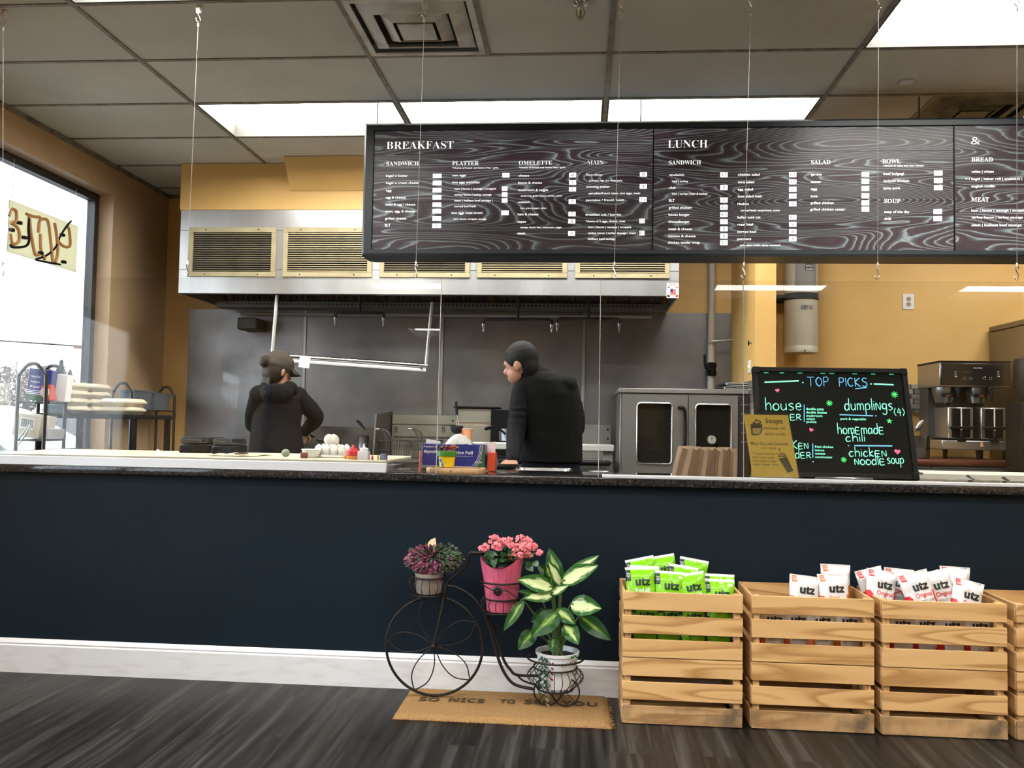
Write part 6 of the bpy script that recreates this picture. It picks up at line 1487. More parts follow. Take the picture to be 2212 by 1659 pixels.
q = B(); trunk(q, [((c[0], c[1], c[2]) if i else (c[0], c[1], .80), a + .018 + (.02 if i < 2 else 0), b + .018 + (.015 if i < 2 else 0), t) for i, (c, a, b, t) in enumerate(secs)])
q.ball(S_L + V((0, 0, .004)), .068, 16); q.ball(S_R + V((0, 0, .004)), .068, 16)
organic(q, 'hoodie', hoodie, wo, .009, 5)
q = B(); q.ball(wp(597, 850, -.07), .085, 18, squash=(1.35, .75, .8)); q.ball(wp(625, 842, -.02), .06, 14); q.ball(wp(576, 844, -.02), .06, 14); organic(q, 'hood', hoodie, wo, .009, 5)
for pts in ([S_L, E_L, H_L], [S_R, E_R, H_R]):
    q = B(); limb(q, pts, [.064, .056, .038]); q.ball(V(pts[1]), .060, 14); organic(q, 'sleeve', hoodie, wo, .009, 3)
q = B(); trunk(q, [((cx, 5.62, .78), .168, .125, tq), ((cx, 5.62, .93), .172, .125, tq)])
for sx in (-.08, .08): limb(q, [V((cx + sx, 5.62, .85)), V((cx + sx * 1.1, 5.6, .47)), V((cx + sx * 1.15, 5.63, .09))], [.10, .08, .062])
organic(q, 'trousers', navy_cloth, wo, .012, 4)
for sx in (-1, 1): q = B(); q.ball(V((cx + sx * .092, 5.70, .040)), .055, 14, squash=(.85, 2.1, .72)); q.obj('shoe', shoe_m, wo)
a, b = H_R + V((.0, .08, -.02)), wp(690, 950, .75)
t_ = thing('spatula', 'long spatula held over the griddle by the capped person', 'spatula', b)
q = B(); q.tube([a, a.lerp(b, .45)], .010, 10); q.obj('handle', black, t_)
q = B(); q.tube([a.lerp(b, .44), a.lerp(b, .85), b], [.004, .004, .003], 6); q.prism([(-.035, -.01), (.035, -.01), (.03, .07), (-.03, .07)], b, (1, 0, 0), (0, .9, -.3), .002); q.obj('blade', steel, t_)

# ---------------------------------------------------------------- things standing on the counter by the gap
GZ = .9225
xc = P(980, 1012, 3.8).x
x0, x1 = P(917, 1008, 3.76).x, P(1045, 1008, 3.76).x
cb = thing('wooden_board', 'oblong pale wooden serving board lying on the granite by the foil carton', 'board', ((x0 + x1) / 2, 3.83, GZ))
w = (x1 - x0) / 2; d = .085; r_ = .06; cx, cy = (x0 + x1) / 2, 3.835
ol_ = [(cx + sx * (w - r_) + r_ * math.cos(a), cy + sy * (d - r_) + r_ * math.sin(a)) for sx, sy, a0 in ((1, 1, 0), (-1, 1, 90), (-1, -1, 180), (1, -1, 270)) for a in [math.radians(a0 + 15 * i) for i in range(7)]]
q = B(); q.rings([[V((cx + (x - cx) * k, cy + (y - cy) * k, z)) for x, y in ol_] for k, z in ((.985, GZ), (1, GZ + .004), (1, GZ + .019), (.985, GZ + .0225))], 0, True, True); q.obj('board_body', pale_wood, cb, sharp=50)
q = B(); zg = GZ + .0226; q.tube([V((cx + (x - cx) * .82, cy + (y - cy) * .72, zg)) for x, y in ol_], .0018, 6, closed=True)
q.obj('juice_groove', mat('dark groove', (.10, .05, .02), .6), cb)
q = B(); c = V((P(974, 1008, 3.75).x, cy - d - .0002, GZ + .011)); q.cyl(c, c + V((0, -.0008, 0)), .004, n=10)
for px_ in (930, 943, 998): x = P(px_, 1008, 3.75).x; q.box((x - .0008, cy - d - .0009, GZ + .004), (x + .0008, cy - d + .003, GZ + .019))
q.obj('burnt_mark', mat('burnt wood', (.07, .035, .015), .6), cb)
BZ = GZ + .0242
c = V((P(964, 998, 3.82).x, 3.835, BZ)); k = 3.835 / 1874
pot = thing('painted_pot', 'small yellow flower pot with a scalloped green rim on the wooden board', 'pot', c)
hh = 34 * k
q = B(); q.lathe([(15.5 * k, 0), (16 * k, .001), (18.5 * k, 24 * k), (17 * k, 24 * k), (14.5 * k, .004)], c, 28); q.obj('pot_body', mat('yellow glaze', (.72, .50, .01), .25), pot)
q = B(); n = 40; R_ = lambda r, z: [c + V((r * (1 + .035 * abs(math.sin(5 * a))) * math.cos(a), r * (1 + .035 * abs(math.sin(5 * a))) * math.sin(a), z)) for a in [2 * math.pi * i / n for i in range(n)]]
q.rings([R_(18.6 * k, 23 * k), R_(20.5 * k, 24 * k), R_(21 * k, 34 * k), R_(18 * k, 34 * k), R_(17.4 * k, 25 * k)], 0, False, False); q.obj('pot_rim', mat('green glaze', (.045, .20, .02), .3), pot)
q = B()
for a, s_, dz in ((-.62, 1, 15), (-.40, .8, 7)):
    o_ = c + V((17.6 * k * math.sin(a), -17.6 * k * math.cos(a), dz * k)); q.ball(o_, 4.2 * k * s_, 10, squash=(1, .3, 1)); q.ball(o_ + V((.004, .001, -.006)), 3.2 * k * s_, 10, squash=(1, .3, 1.3))
q.obj('blue_motif', mat('blue glaze', (.06, .22, .50), .3), pot)
rr = random.Random(9)
berry = [mat('berry %d' % i, c_, .3) for i, c_ in enumerate(((.02, .008, .018), (.10, .008, .012), (.20, .012, .015), (.36, .06, .02)))]
for i in range(16):
    a = rr.uniform(0, 2 * math.pi); r_ = 15 * k * math.sqrt(rr.random()); b = c + V((r_ * math.cos(a) * .6, r_ * math.sin(a) * .6, .012)); fx = -1 + 2 * (i + .5) / 16
    tip = c + V((fx * 19 * k, rr.uniform(-.02, .02), (38 + rr.random() * 7) * k))
    pk = thing('berry_pick', 'wooden pick with a %s bead in the painted pot, %s from the left' % (('dark purple', 'dark red', 'red', 'orange')[min(3, int(i / 4.2))], ('1st 2nd 3rd 4th 5th 6th 7th 8th 9th 10th 11th 12th 13th 14th 15th 16th'.split())[i]), 'pick', b, 'bead picks in the painted pot')
    q = B(); q.tube([b, tip], .0012, 5); q.obj('stick', pale_wood, pk)
    q = B(); q.ball(tip, .0062, 10, squash=(1, 1, 1.25)); q.obj('bead', berry[min(3, int(i / 4.2))], pk)

# foil carton behind the board
FYD = 3.955
a, b = P(911, 1000, FYD), P(1046, 1004, FYD); z1 = P(980, 960, FYD).z; z0 = GZ + .0005
fc = thing('foil_carton', 'blue and green box of foil sheets behind the painted pot', 'carton', ((a.x + b.x) / 2, FYD + .05, z0))
q = B(); q.box((a.x, FYD, z0), (b.x, FYD + .11, z1), 0, .0015); q.obj('carton_body', foil_blue, fc)
FQ = Plane((a.x, FYD - .0004, z0), (1, 0, 0), (0, 0, 1)); zX = Zoom(880, 900, 9.217)
fw3, fh3 = b.x - a.x, z1 - z0
q = B(); q.poly([FQ.at(*p) for p in ((0, 0), (fw3, 0), (fw3, fh3 * .09), (0, fh3 * .09))])
arc = [(fw3 * (.80 + .165 * math.sin(t)), fh3 * (.09 + .9 * (1 - math.cos(t)))) for t in [math.pi / 2 * i / 10 for i in range(11)]]
q.poly([FQ.at(x, y) for x, y in arc + [(fw3, fh3 * .99), (fw3, 0)]][::-1]); q.obj('green_panel', green_card, fc)
q = B()
for i in range(3):
    o_ = .0055 * i
    pts = [FQ.at(0, fh3 * .10 + o_, .0004)] + [FQ.at(max(0, x - o_ * .9), y + o_ * .9 if k_ < 9 else min(y + o_, fh3 * .985), .0004) for k_, (x, y) in enumerate(arc)]
    q.tube(pts, .0009, 4)
put(q, FQ, zX, 'Premium Quality', 325, 700, 592, 34, lift=.0005, offset=.01); put(q, FQ, zX, bold_sans('Reynolds'), 328, 610, 692, 58, lift=.0005, shear=.25)
put(q, FQ, zX, bold_sans('Foodservice Foil'), 620, 1300, 708, 56, lift=.0005); put(q, FQ, zX, 'Aluminum Foil Single Sheets 15', 760, 1298, 780, 18, lift=.0005)
put(q, FQ, zX, bold_sans('RK721'), 1345, 1485, 908, 26, lift=.0005)
q.obj('print', ink_white, fc)
q = B(); q.poly([FQ.at(*FQ.uv(*zX(*p)), .0004) for p in ((955, 575), (1022, 575), (1022, 648), (955, 648))][::-1]); put(q, FQ, zX, bold_sans('PRO'), 930, 1018, 607, 30, 1, lift=.0007); q.obj('pro_mark', [ink_black, ink_white], fc)
q = B(); o_ = V((b.x, FYD + .002, z0)); q.hexa([o_ + V(p) for p in ((.0004, 0, .002), (.0008, 0, .002), (.0008, .105, .002), (.0004, .105, .002), (.0004, 0, fh3 - .002), (.0008, 0, fh3 - .002), (.0008, .105, fh3 - .002), (.0004, .105, fh3 - .002))]); q.obj('end_flap', mat('purple carton end', (.10, .06, .12), .4), fc)
def sheet(pts, name, label, m, cat='paper'):
    q = B(); n = V((0, -.0006, 0)); v = [V(p) for p in pts]; q.rings([v, [p + n for p in v]], 0, True, True, smooth=False); return tag(q.obj(name, m), label, cat)
Yp = FYD + .115
sheet([P(919, 970, Yp), P(952, 970, Yp), P(951, 953, Yp), P(921, 948, Yp)], 'foil_sheet', 'white sheet sticking up behind the left end of the foil carton', paper_white)
sheet([P(1030, 1000, Yp), P(1069, 1000, Yp), P(1071, 954, Yp), P(1030, 958, Yp)], 'white_card', 'white card standing behind the right end of the foil carton', mat('pinkish card', (.66, .60, .62), .6))
bgp = thing('plastic_bag', 'crumpled clear plastic bag lying on top of the foil carton', 'plastic bag', P(995, 958, FYD + .06))
q = B(); c = P(993, 958, FYD + .055); c.z = z1 + .001
q.grid(lambda u, v: c + V(((u - .5) * .125, (v - .5) * .10, .052 * (math.sin(math.pi * u) ** .7) * (math.sin(math.pi * v) ** .5) * (1 - .25 * u) + .004 * mnoise.noise((u * 7, v * 7, 1)))), 26, 16)
q.obj('film', mat('cloudy film', (.42, .43, .42), .35, col2=(.62, .63, .62), vs=40), bgp)
Yb = FYD + .03
a, b = P(1053, 1001, Yb), P(1069, 1001, Yb)
oc = thing('red_carton', 'small orange-red carton standing right of the foil carton', 'carton', ((a.x + b.x) / 2, Yb, GZ))
q = B(); zt = P(1060, 978, Yb).z; q.box((a.x, Yb, GZ + .0005), (b.x, Yb + .09, zt), 0, .0015); q.obj('carton_body', mat('orange red card', (.62, .065, .02), .4), oc)
q = B(); q.box((b.x + .0003, Yb + .002, GZ + .002), (b.x + .0009, Yb + .088, zt - .001)); q.obj('side_flap', mat('darker red card', (.30, .03, .015), .5), oc)
c = P(907.5, 1000, 3.88); c.z = GZ
q = B(); zt = P(908, 975, 3.88).z; q.cyl(c, V((c.x + .001, c.y, zt - .006)), .0055, n=12); q.lathe([(.0055, zt - .006), (.005, zt - .002), (.002, zt)], (c.x + .001, c.y, 0), 12); tag(q.obj('red_marker', mat('coral plastic', (.62, .11, .09), .4)), 'coral red marker standing upright at the left end of the foil carton', 'marker')
# black holder and tongs next to the man's hand
a, b = P(1078, 1003, 4.5).x, P(1112, 1003, 4.5).x
th = thing('card_reader', 'small black and white device beside the hand of the person in a vest', 'device', ((a + b) / 2, 4.5, .881))
q = B(); q.box((a, 4.46, .881), (b, 4.58, .905), 0, .004); q.obj('device_base', mat('pale device', (.5, .5, .5), .4), th)
q = B(); q.box((a - .012, 4.45, .906), (b + .01, 4.60, .930), 0, .006); q.obj('device_lid', black, th)
# ---------------------------------------------------------------- pine crates in front of the counter
CY0, CY1 = 3.415, 3.718
CW_, CD, CH = .460, CY1 - CY0, .25
cr0 = thing('pine_crate', '', 'crate', (0, 0, 0), 'slatted pine crates stacked two high')
sl = [(.001, .069), (.091, .159), (.181, .249)]; tk_ = .011; ps = .030
for y0, y1 in ((0, tk_), (CD - tk_, CD)):
    for a, b in sl: q = B(); q.box((-CW_ / 2 + .003, y0, a), (CW_ / 2 - .003, y1, b), 0, .0012); q.obj('slat', pine, cr0)
for sx in (-1, 1):
    for a, b in sl:
        q = B(); x = sx * (CW_ / 2 - .006); q.box((x - .0055, tk_ + .001, a), (x + .0055, CD - tk_ - .001, b), 0, .0012); q.obj('side_slat', pine_y, cr0)
    for y in (tk_ + .001, CD - tk_ - ps - .001):
        x = sx * (CW_ / 2 - .012 - .011); q = B(); q.box((x - .011, y, .001), (x + .011, y + ps, .249), 0, .001); q.obj('corner_post', pine_z, cr0)
for i in range(3):
    y = .05 + i * .085; q = B(); q.box((-CW_ / 2 + .036, y, .012), (CW_ / 2 - .036, y + .06, .022), 0, .001); q.obj('bottom_board', pine, cr0)
CX = [P((1344 + 1607) / 2, 1290, CY0).x, P((1617 + 1896) / 2, 1300, CY0).x, P((1901 + 2179) / 2, 1310, CY0).x]
CX.append(CX[2] + (CX[2] - CX[0]) / 2 + .004)
nm = ['first crate stack from the bicycle planter', 'second crate stack from the bicycle planter', 'third crate stack from the bicycle planter', 'last crate stack at the right edge of the photo']
hold = ['holding green bags', 'holding white and orange bags', 'holding white and red bags', 'mostly out of view']
first = True
for i, x in enumerate(CX):
    for k in range(2):
        lab = ('upper pine crate %s' % hold[i] if i < 3 else 'upper pine crate at the right edge of the photo') if k else 'lower pine crate of the ' + nm[i]
        loc = (x, CY0 + (.004 if i % 2 else 0), .002 + k * .2515)
        if first: cr0.matrix_world = Matrix.Translation(loc); cr0['label'] = lab; WORLD[cr0.name] = cr0.matrix_world.copy(); first = False
        else: dup(cr0, loc, (0, 0, (.004, -.005, .003, 0)[i]), lab)

# the lowest boards of the lower crates are scuffed and dirty along the floor
scuffed = grain_mat('scuffed pine', [(0, (.52, .33, .16)), (.5, (.46, .28, .13)), (.84, (.30, .16, .065)), (1, (.5, .31, .14))], 1.5, (.9, 7, 7), 4, .55, .6, fine=.22, knots=.9)
_nt = scuffed.node_tree; _b = _nt.nodes['Principled BSDF']; _tc = _nt.nodes.new('ShaderNodeTexCoord'); _n = _nt.nodes.new('ShaderNodeTexNoise'); _n.inputs['Scale'].default_value = 9; _n.inputs['Detail'].default_value = 6
_nt.links.new(_tc.outputs['Object'], _n.inputs['Vector']); _r = _nt.nodes.new('ShaderNodeValToRGB'); _r.color_ramp.elements[0].position = .45; _r.color_ramp.elements[1].position = .68
_m = _nt.nodes.new('ShaderNodeMix'); _m.data_type = 'RGBA'; _m.inputs[7].default_value = (.16, .105, .06, 1); _l = _b.inputs['Base Color'].links[0].from_socket
_nt.links.new(_n.outputs['Fac'], _r.inputs[0]); _nt.links.new(_r.outputs[0], _m.inputs[0]); _nt.links.new(_l, _m.inputs[6]); _nt.links.new(_m.outputs[2], _b.inputs['Base Color'])
for o in [o for o in scene.objects if o.name.startswith('pine_crate') and WORLD[o.name].translation.z < .1]:
    for c in o.children:
        if c.name.startswith('slat') and max(v.co.z for v in c.data.vertices) < .08: c.material_slots[0].link = 'OBJECT'; c.material_slots[0].material = scuffed

# ---------------------------------------------------------------- chip bags
BGW, BGH, BGT = .118, .178, .024
def bag_pt(u, v, side, seed):
    x = (u - .5) * BGW * (1 - .05 * math.sin(math.pi * v)); z = v * BGH
    e = max(0, 1 - (2 * u - 1) ** 2) ** .5; f = max(0, min(1, (v - .035) / .16)) * max(0, min(1, (.955 - v) / .16)); f = f * f * (3 - 2 * f)
    t = BGT * e * f + .0008
    wr = .0035 * mnoise.noise((u * 5 + seed, v * 6, side * 3 + seed)) + .0025 * mnoise.noise((u * 13, v * 4 + seed, side)) * (1 - f * .6)
    crim = .0006 * math.sin(u * 150) * (1 if v > .955 or v < .035 else 0)
    return V((x + .002 * mnoise.noise((v * 5, seed, 2)) * (abs(u - .5) > .4), side * (t + wr * (.3 + e)) + crim, z))
def make_bag(kind, seed, swoosh, accent, body, script, small, top):
    r = thing('chips_bag', '', 'chips bag', (0, 0, 0))
    def matf(u, v):
        if kind == 'green':
            if u < .16 and .70 < v < .945: return 2
            if v > .955: return 1
            if v < .42 and (u < .10 + .5 * max(0, .26 - v) or u > .90 - .4 * max(0, .2 - v)): return 2
            if v < .14: return 2
            return 0
        if .06 < u < .24 and .84 < v < .965: return 2
        if (u < .30 and v < .56 and (u - .06) ** 2 / .05 + (v - .16) ** 2 / .14 < 1) or (u > .90 and v < .55): return 2
        return 0
    q = B(); q.grid(lambda u, v: bag_pt(u, v, -1, seed), 30, 36, matfn=matf); q.grid(lambda u, v: bag_pt(u, v, 1, seed), 30, 36, matfn=matf)
    q.obj('bag_film', [body, top, accent], r, doubles=True, sharp=80)
    def wp_(u0, v0): return lambda x, y: bag_pt(u0 + x / BGW, v0 + y / BGH, -1, seed) + V((0, -.0016, 0))
    q = B(); q.text(bold_sans('utz'), (0, 0, 0), (1, 0, 0), (0, 0, 1), .027, 0, .060, warp=wp_(.31, .60), offset=.035); q.obj('logo_lettering', ink_black if kind != 'green' else mat('dark green ink', (.006, .03, .022), .4), r)
    q = B()
    if script: q.text(script[0], (0, 0, 0), (1, 0, 0), (0, 0, 1), .017, 0, script[1], offset=.012, warp=wp_(.30, .45))
    if len(script) > 2: q.text(script[2], (0, 0, 0), (1, 0, 0), (0, 0, 1), .015, 0, .062, offset=.012, warp=wp_(.40, .35))
    q.obj('flavour_lettering', accent if kind != 'green' else white, r)
    q = B(); q.text(small, (0, 0, 0), (1, 0, 0), (0, 0, 1), .010, 0, .068, warp=wp_(.34, .33 if len(script) < 3 else .24)); q.obj('small_lettering', mat('grey blue ink', (.05, .06, .09), .5) if kind != 'green' else MATS['dark green ink'], r)
    q = B()
    for i, t in enumerate(('GLUTEN', 'FREE')): q.text(t, (0, 0, 0), (1, 0, 0), (0, 0, 1), .0065, 0, .015, warp=wp_(.02 if kind == 'green' else .085, (.84 if kind == 'green' else .92) - .055 * i))
    q.obj('claim_lettering', ink_white, r)
    return r
film_w = mat('white bag film', (.66, .66, .67), .28, spec=.6); film_g = mat('lime bag film', (.20, .54, .01), .25, spec=.6)
acc_r = mat('red bag print', (.55, .015, .025), .3); acc_o = mat('orange bag print', (.62, .14, .01), .3); acc_d = mat('dark green bag print', (.008, .035, .028), .3)
SC = lambda t: ''.join({'O': '\U0001D4AA', 'H': '\u210B', 'B': '\u212C'}.get(c, chr(0x1D4B6 + ord(c) - 97) if 'a' <= c <= 'z' and c not in 'ego' else {'e': '\u212F', 'g': '\u210A', 'o': '\u2134'}.get(c, c)) for c in t)
protos = {'g': [make_bag('green', 1.3 + 7 * i, 0, acc_d, film_g, ('fried dill', .060, 'pickle'), 'POTATO CHIPS', white) for i in range(2)],
          'o': [make_bag('white', 21.7 + 7 * i, 1, acc_o, film_w, ('Honey', .040, 'Barbeque'), 'POTATO CHIPS', film_w) for i in range(2)],
          'r': [make_bag('white', 41.1 + 7 * i, 1, acc_r, film_w, ('Original', .066), 'POTATO CHIPS', film_w) for i in range(2)]}
used = set()
def bag(kind, px_, py, Y, tilt, roll, label, yaw=0, n=[0]):
    """(px, py) = where the middle of the bag's top edge shows"""
    n[0] += 1; pr_ = protos[kind][n[0] % 2]
    top = P(px_, py, Y)
    R_ = Euler((tilt, roll, yaw)).to_matrix(); loc = top - R_ @ V((0, 0, BGH))
    gname = {'g': 'green chips bags in the first crate', 'o': 'white and orange chips bags in the second crate', 'r': 'white and red chips bags in the third crate'}[kind]
    if pr_.name not in used:
        used.add(pr_.name); pr_.matrix_world = Matrix.LocRotScale(loc, R_.to_quaternion(), None); pr_['label'] = label; pr_['group'] = gname; return pr_
    return dup(pr_, loc, (tilt, roll, yaw), label, gname)
# top layer: tilt < 0 leans the top away from the viewer
G = 'lime green chips bag '
bag('g', 1380, 1205, 3.620, -0.25, -.22, G + 'at the back left corner of the first crate')
bag('g', 1425, 1200, 3.630, -0.20, -.20, G + 'standing highest in the first crate')
bag('g', 1500, 1207, 3.630, -0.25, .16, G + 'at the back right of the first crate')
bag('g', 1382, 1225, 3.515, -0.22, -.05, G + 'at the front left corner of the first crate')
bag('g', 1392, 1222, 3.560, -0.22, .03, G + 'second from the left edge of the first crate')
bag('g', 1447, 1234, 3.515, -0.22, .05, G + 'at the front of the first crate beside the leaning one')
bag('g', 1487, 1238, 3.515, -0.22, -.20, G + 'leaning left at the front of the first crate')
bag('g', 1477, 1222, 3.570, -0.30, .14, G + 'behind the left-leaning bag of the first crate')
bag('g', 1554, 1240, 3.580, -0.25, .02, G + 'at the right end of the first crate, behind another')
bag('g', 1554, 1251, 3.515, -0.22, .02, G + 'at the front right corner of the first crate')
O = 'white and orange chips bag '
bag('o', 1738, 1243, 3.550, -0.22, .10, O + 'on the left of the three in the second crate')
bag('o', 1804, 1219, 3.640, -0.15, .02, O + 'standing highest at the back of the second crate')
bag('o', 1797, 1240, 3.550, -0.22, -.03, O + 'at the front right of the three in the second crate')
R = 'white and red chips bag '
bag('r', 1874, 1228, 3.620, -0.20, -.20, R + 'at the far left of the third crate', .25)
bag('r', 1905, 1232, 3.560, -0.22, .14, R + 'at the front left of the third crate')
bag('r', 1942, 1228, 3.650, -0.12, .08, R + 'at the back left of the third crate')
bag('r', 1968, 1236, 3.515, -0.22, -.28, R + 'leaning left at the middle front of the third crate')
bag('r', 2014, 1233, 3.550, -0.22, -.24, R + 'right of the left-leaning bag in the third crate')
bag('r', 2062, 1224, 3.650, -0.12, .04, R + 'at the back right of the third crate')
bag('r', 2055, 1236, 3.590, -0.25, .16, R + 'behind the front right bag of the third crate')
bag('r', 2093, 1254, 3.520, -0.22, .24, R + 'leaning right at the front right of the third crate')
# bags seen through the gaps of the upper crates
for kind, i, nn in (('g', 0, 4), ('o', 1, 4), ('r', 2, 4)):
    nm_ = {'g': G, 'o': O, 'r': R}[kind]; st_ = ('first', 'second', 'third')[i]
    for k in range(nn):
        x = CX[i] - .142 + k * .095; pr_ = protos[kind][k % 2]
        dup(pr_, (x, CY0 + .066 + .006 * (k % 2), .285), (-.04, .02 - .03 * (k % 3), 0), nm_ + 'behind the slats of the %s crate, %s from left' % (st_, ('first', 'second', 'third', 'fourth')[k]), pr_['group'])
# ---------------------------------------------------------------- coir mat
coir = mat('coir', (.27, .155, .062), .95, col2=(.36, .215, .095), vs=160, stretch=(1, .6, 1), bump=1.0, bs=420, spec=.1)
MZ = .020
mc = [PZ(849, 1545, .012), PZ(1322, 1572, .012), PZ(1311, 1494, MZ), PZ(893, 1474, MZ)]
mc[2].y = mc[3].y = 3.708; mc[0].y = mc[1].y = (mc[0].y + mc[1].y) / 2
mt_ = thing('coir_doormat', 'brown coir doormat with faded black lettering lying under the bicycle planter', 'doormat', ((mc[0].x + mc[1].x) / 2, 3.54, 0))
def matpt(u, v, z=0):
    a = mc[0].lerp(mc[1], u); b = mc[3].lerp(mc[2], u); p = a.lerp(b, v)
    e = min(u, 1 - u) * 30, min(v, 1 - v) * 14; k = min(1, e[0], e[1]) ** .5
    p.z = .002 + (MZ - .003) * k + .0022 * mnoise.noise((u * 190, v * 70, 0)) * k + z
    p.x += .006 * mnoise.noise((v * 30, u * 2, 3)) * (1 if u < .02 or u > .98 else 0); p.y += .005 * mnoise.noise((u * 60, v, 5)) * (1 if v < .03 or v > .97 else 0)
    return p
q = B(); q.grid(lambda u, v: matpt(u, v), 220, 80); 
q.grid(lambda u, v: V((matpt(u, v).x, matpt(u, v).y, .001)), 20, 8); q.obj('fibre_mat', coir, mt_)
q = B(); rr = random.Random(4)
for i in range(380):
    s_ = rr.random(); 
    if s_ < .45: u, v, d_ = rr.random(), 0, V((rr.uniform(-.4, .4), -1, rr.uniform(-.3, .5)))
    elif s_ < .7: u, v, d_ = 1, rr.random(), V((1, rr.uniform(-.5, .5), rr.uniform(-.3, .5)))
    else: u, v, d_ = rr.uniform(.96, 1), rr.uniform(0, .25), V((rr.uniform(-.3, 1), rr.uniform(-1, .2), rr.uniform(0, .8)))
    p = matpt(u, v); p.z = max(.004, p.z * rr.random()); L_ = rr.uniform(.006, .016); q.tube([p, p + d_.normalized() * L_ * .5 + V((0, 0, .002)), p + d_.normalized() * L_ + V((0, 0, -.002 if p.z > .006 else .001))], .0006, 3)
q.obj('loose_fibres', coir, mt_)['kind'] = 'stuff'
q = B(); ex = (mc[1] - mc[0]).normalized(); U = lambda px_, py_: PZ(px_, py_, MZ)
for t, a, b in (('SO', 903, 945), ('NICE', 968, 1045), ('TO', 1078, 1112), ('SEE', 1132, 1188), ('YOU', 1212, 1290)):
    p0 = U(a, 1514 + (a - 900) * .03); q.text(bold_sans(t), V((p0.x, p0.y, MZ + .0022)), ex, (0, 1, 0), .046, 0, U(b, 1520).x - p0.x, lift=.0006, offset=.008)
q.obj('faded_lettering', mat('faded black dye', (.035, .026, .018), .95, col2=(.22, .13, .055), vs=220, lo=.45, hi=.7, spec=.1), mt_)

# ---------------------------------------------------------------- bicycle planter
BY = 3.575
bp_ = lambda x, y, dy=0: P(x, y, BY + dy)
hub = bp_(938, 1393); R_ = 105 * BY / 1874; hub.z = .022 + R_ + .004
bk = thing('bicycle_planter', 'dark wrought iron bicycle plant stand with three baskets standing on the doormat', 'plant stand', (bp_(1040, 1490).x, BY, .022))
q = B(); q.tube(circ(hub, R_, 56, (1, 0, 0), (0, 0, 1)), .0058, 8, closed=True); wh = q.obj('front_wheel', iron, bk)
for k in range(5):
    a0 = math.pi / 2 + .22 + 2 * math.pi * k / 5; q = B()
    tip = hub + V((R_ * math.cos(a0), 0, R_ * math.sin(a0)))
    for s_ in (-1, 1):
        m1 = hub + V((R_ * .42 * math.cos(a0 + s_ * .42), 0, R_ * .42 * math.sin(a0 + s_ * .42))); m2 = hub + V((R_ * .75 * math.cos(a0 + s_ * .24), 0, R_ * .75 * math.sin(a0 + s_ * .24)))
        q.tube(crom([hub, m1, m2, tip], 6), .0026, 6)
    q.obj('petal_spoke', iron, wh)
q = B(); q.cyl(hub - V((0, .016, 0)), hub + V((0, .016, 0)), .013, n=14); q.ball(hub - V((0, .016, 0)), .013, 12); q.obj('hub', iron, wh)
def px_path(pts, r, name, dy=0, k=6, n=8):
    q = B(); q.tube(crom([bp_(x, y, dy) for x, y in pts], k), r, n); return q.obj(name, iron, bk)
f0 = bp_(938, 1393, -.012)
px_path([(937, 1393), (952, 1330), (966, 1262), (980, 1246), (998, 1232), (1009, 1218), (1015, 1195), (1030, 1194)], .0062, 'fork', -.016)
q = B(); a, b = bp_(1017, 1194.5, -.016), bp_(1042, 1195, -.016); q.cyl(a, b, .0085, n=12); q.ball(b, .0105, 10); q.obj('hand_grip', iron, bk)
px_path([(967, 1266), (985, 1268), (1013, 1283), (1036, 1308), (1052, 1340), (1066, 1385), (1079, 1430), (1095, 1462), (1115, 1480), (1155, 1489)], .0062, 'frame_tube', -.018)
px_path([(1046, 1322), (1060, 1345), (1075, 1385), (1088, 1425), (1102, 1446), (1117, 1458), (1165, 1460)], .0060, 'frame_tube', .018)
px_path([(1117, 1458), (1130, 1470), (1160, 1481)], .004, 'brace', .0)
def basket(cx, ytop, ybot, rt, rb, rm, label, dy=0, bulge=0, nw=16, hoop=None):
    c = bp_(cx, ytop, dy); zt = c.z; zb = bp_(cx, ybot, dy).z; k = (BY + dy) / 1874
    q = B(); q.tube(circ((c.x, c.y, zt), rt * k, 36), .0038, 8, closed=True); q.tube(circ((c.x, c.y, zb), rb * k, 32), .0038, 8, closed=True)
    if hoop: q.tube(circ((c.x, c.y, zb + (zt - zb) * hoop[0]), hoop[1] * k, 36), .0032, 8, closed=True)
    q.tube([V((c.x - rb * k, c.y, zb)), V((c.x + rb * k, c.y, zb))], .003, 6); q.tube([V((c.x, c.y - rb * k, zb)), V((c.x, c.y + rb * k, zb))], .003, 6)
    bo = q.obj(label, iron, bk)
    q = B()
    for i in range(nw):
        a = 2 * math.pi * (i + .5) / nw; d_ = V((math.cos(a), math.sin(a), 0)); cc = V((c.x, c.y, 0))
        h0 = zt if not hoop else zb + (zt - zb) * hoop[0]; r0 = rt if not hoop else hoop[1]
        q.tube(crom([cc + d_ * r0 * k + V((0, 0, h0)), cc + d_ * rm * k + V((0, 0, zb + (h0 - zb) * .55)), cc + d_ * rb * k + V((0, 0, zb))], 6), .0017, 6)
    q.obj('wire_cage', iron, bo)
    return c, zt, zb, k
B1 = basket(927, 1245, 1283, 37, 34, 46, 'front_basket')
px_path([(897, 1277), (889, 1283), (887, 1290), (892, 1293), (894, 1285)], .0022, 'scroll')
B2 = basket(1084, 1254, 1321, 47, 35, 43, 'middle_basket', -.0, hoop=(.45, 37))
q = B(); c = bp_(1075, 1277, -.092); 
for i in range(7): a = 2 * math.pi * i / 7; q.ball(c + V((.011 * math.cos(a), 0, .011 * math.sin(a))), .0085, 10, squash=(1, .45, 1))
q.ball(c - V((0, .003, 0)), .007, 10); q.obj('iron_flower', iron, bk)
px_path([(1040, 1262), (1058, 1272), (1070, 1277), (1092, 1276), (1115, 1290)], .0024, 'scroll', -.088)
px_path([(1048, 1285), (1040, 1300), (1044, 1318), (1054, 1330)], .0024, 'scroll', -.06)
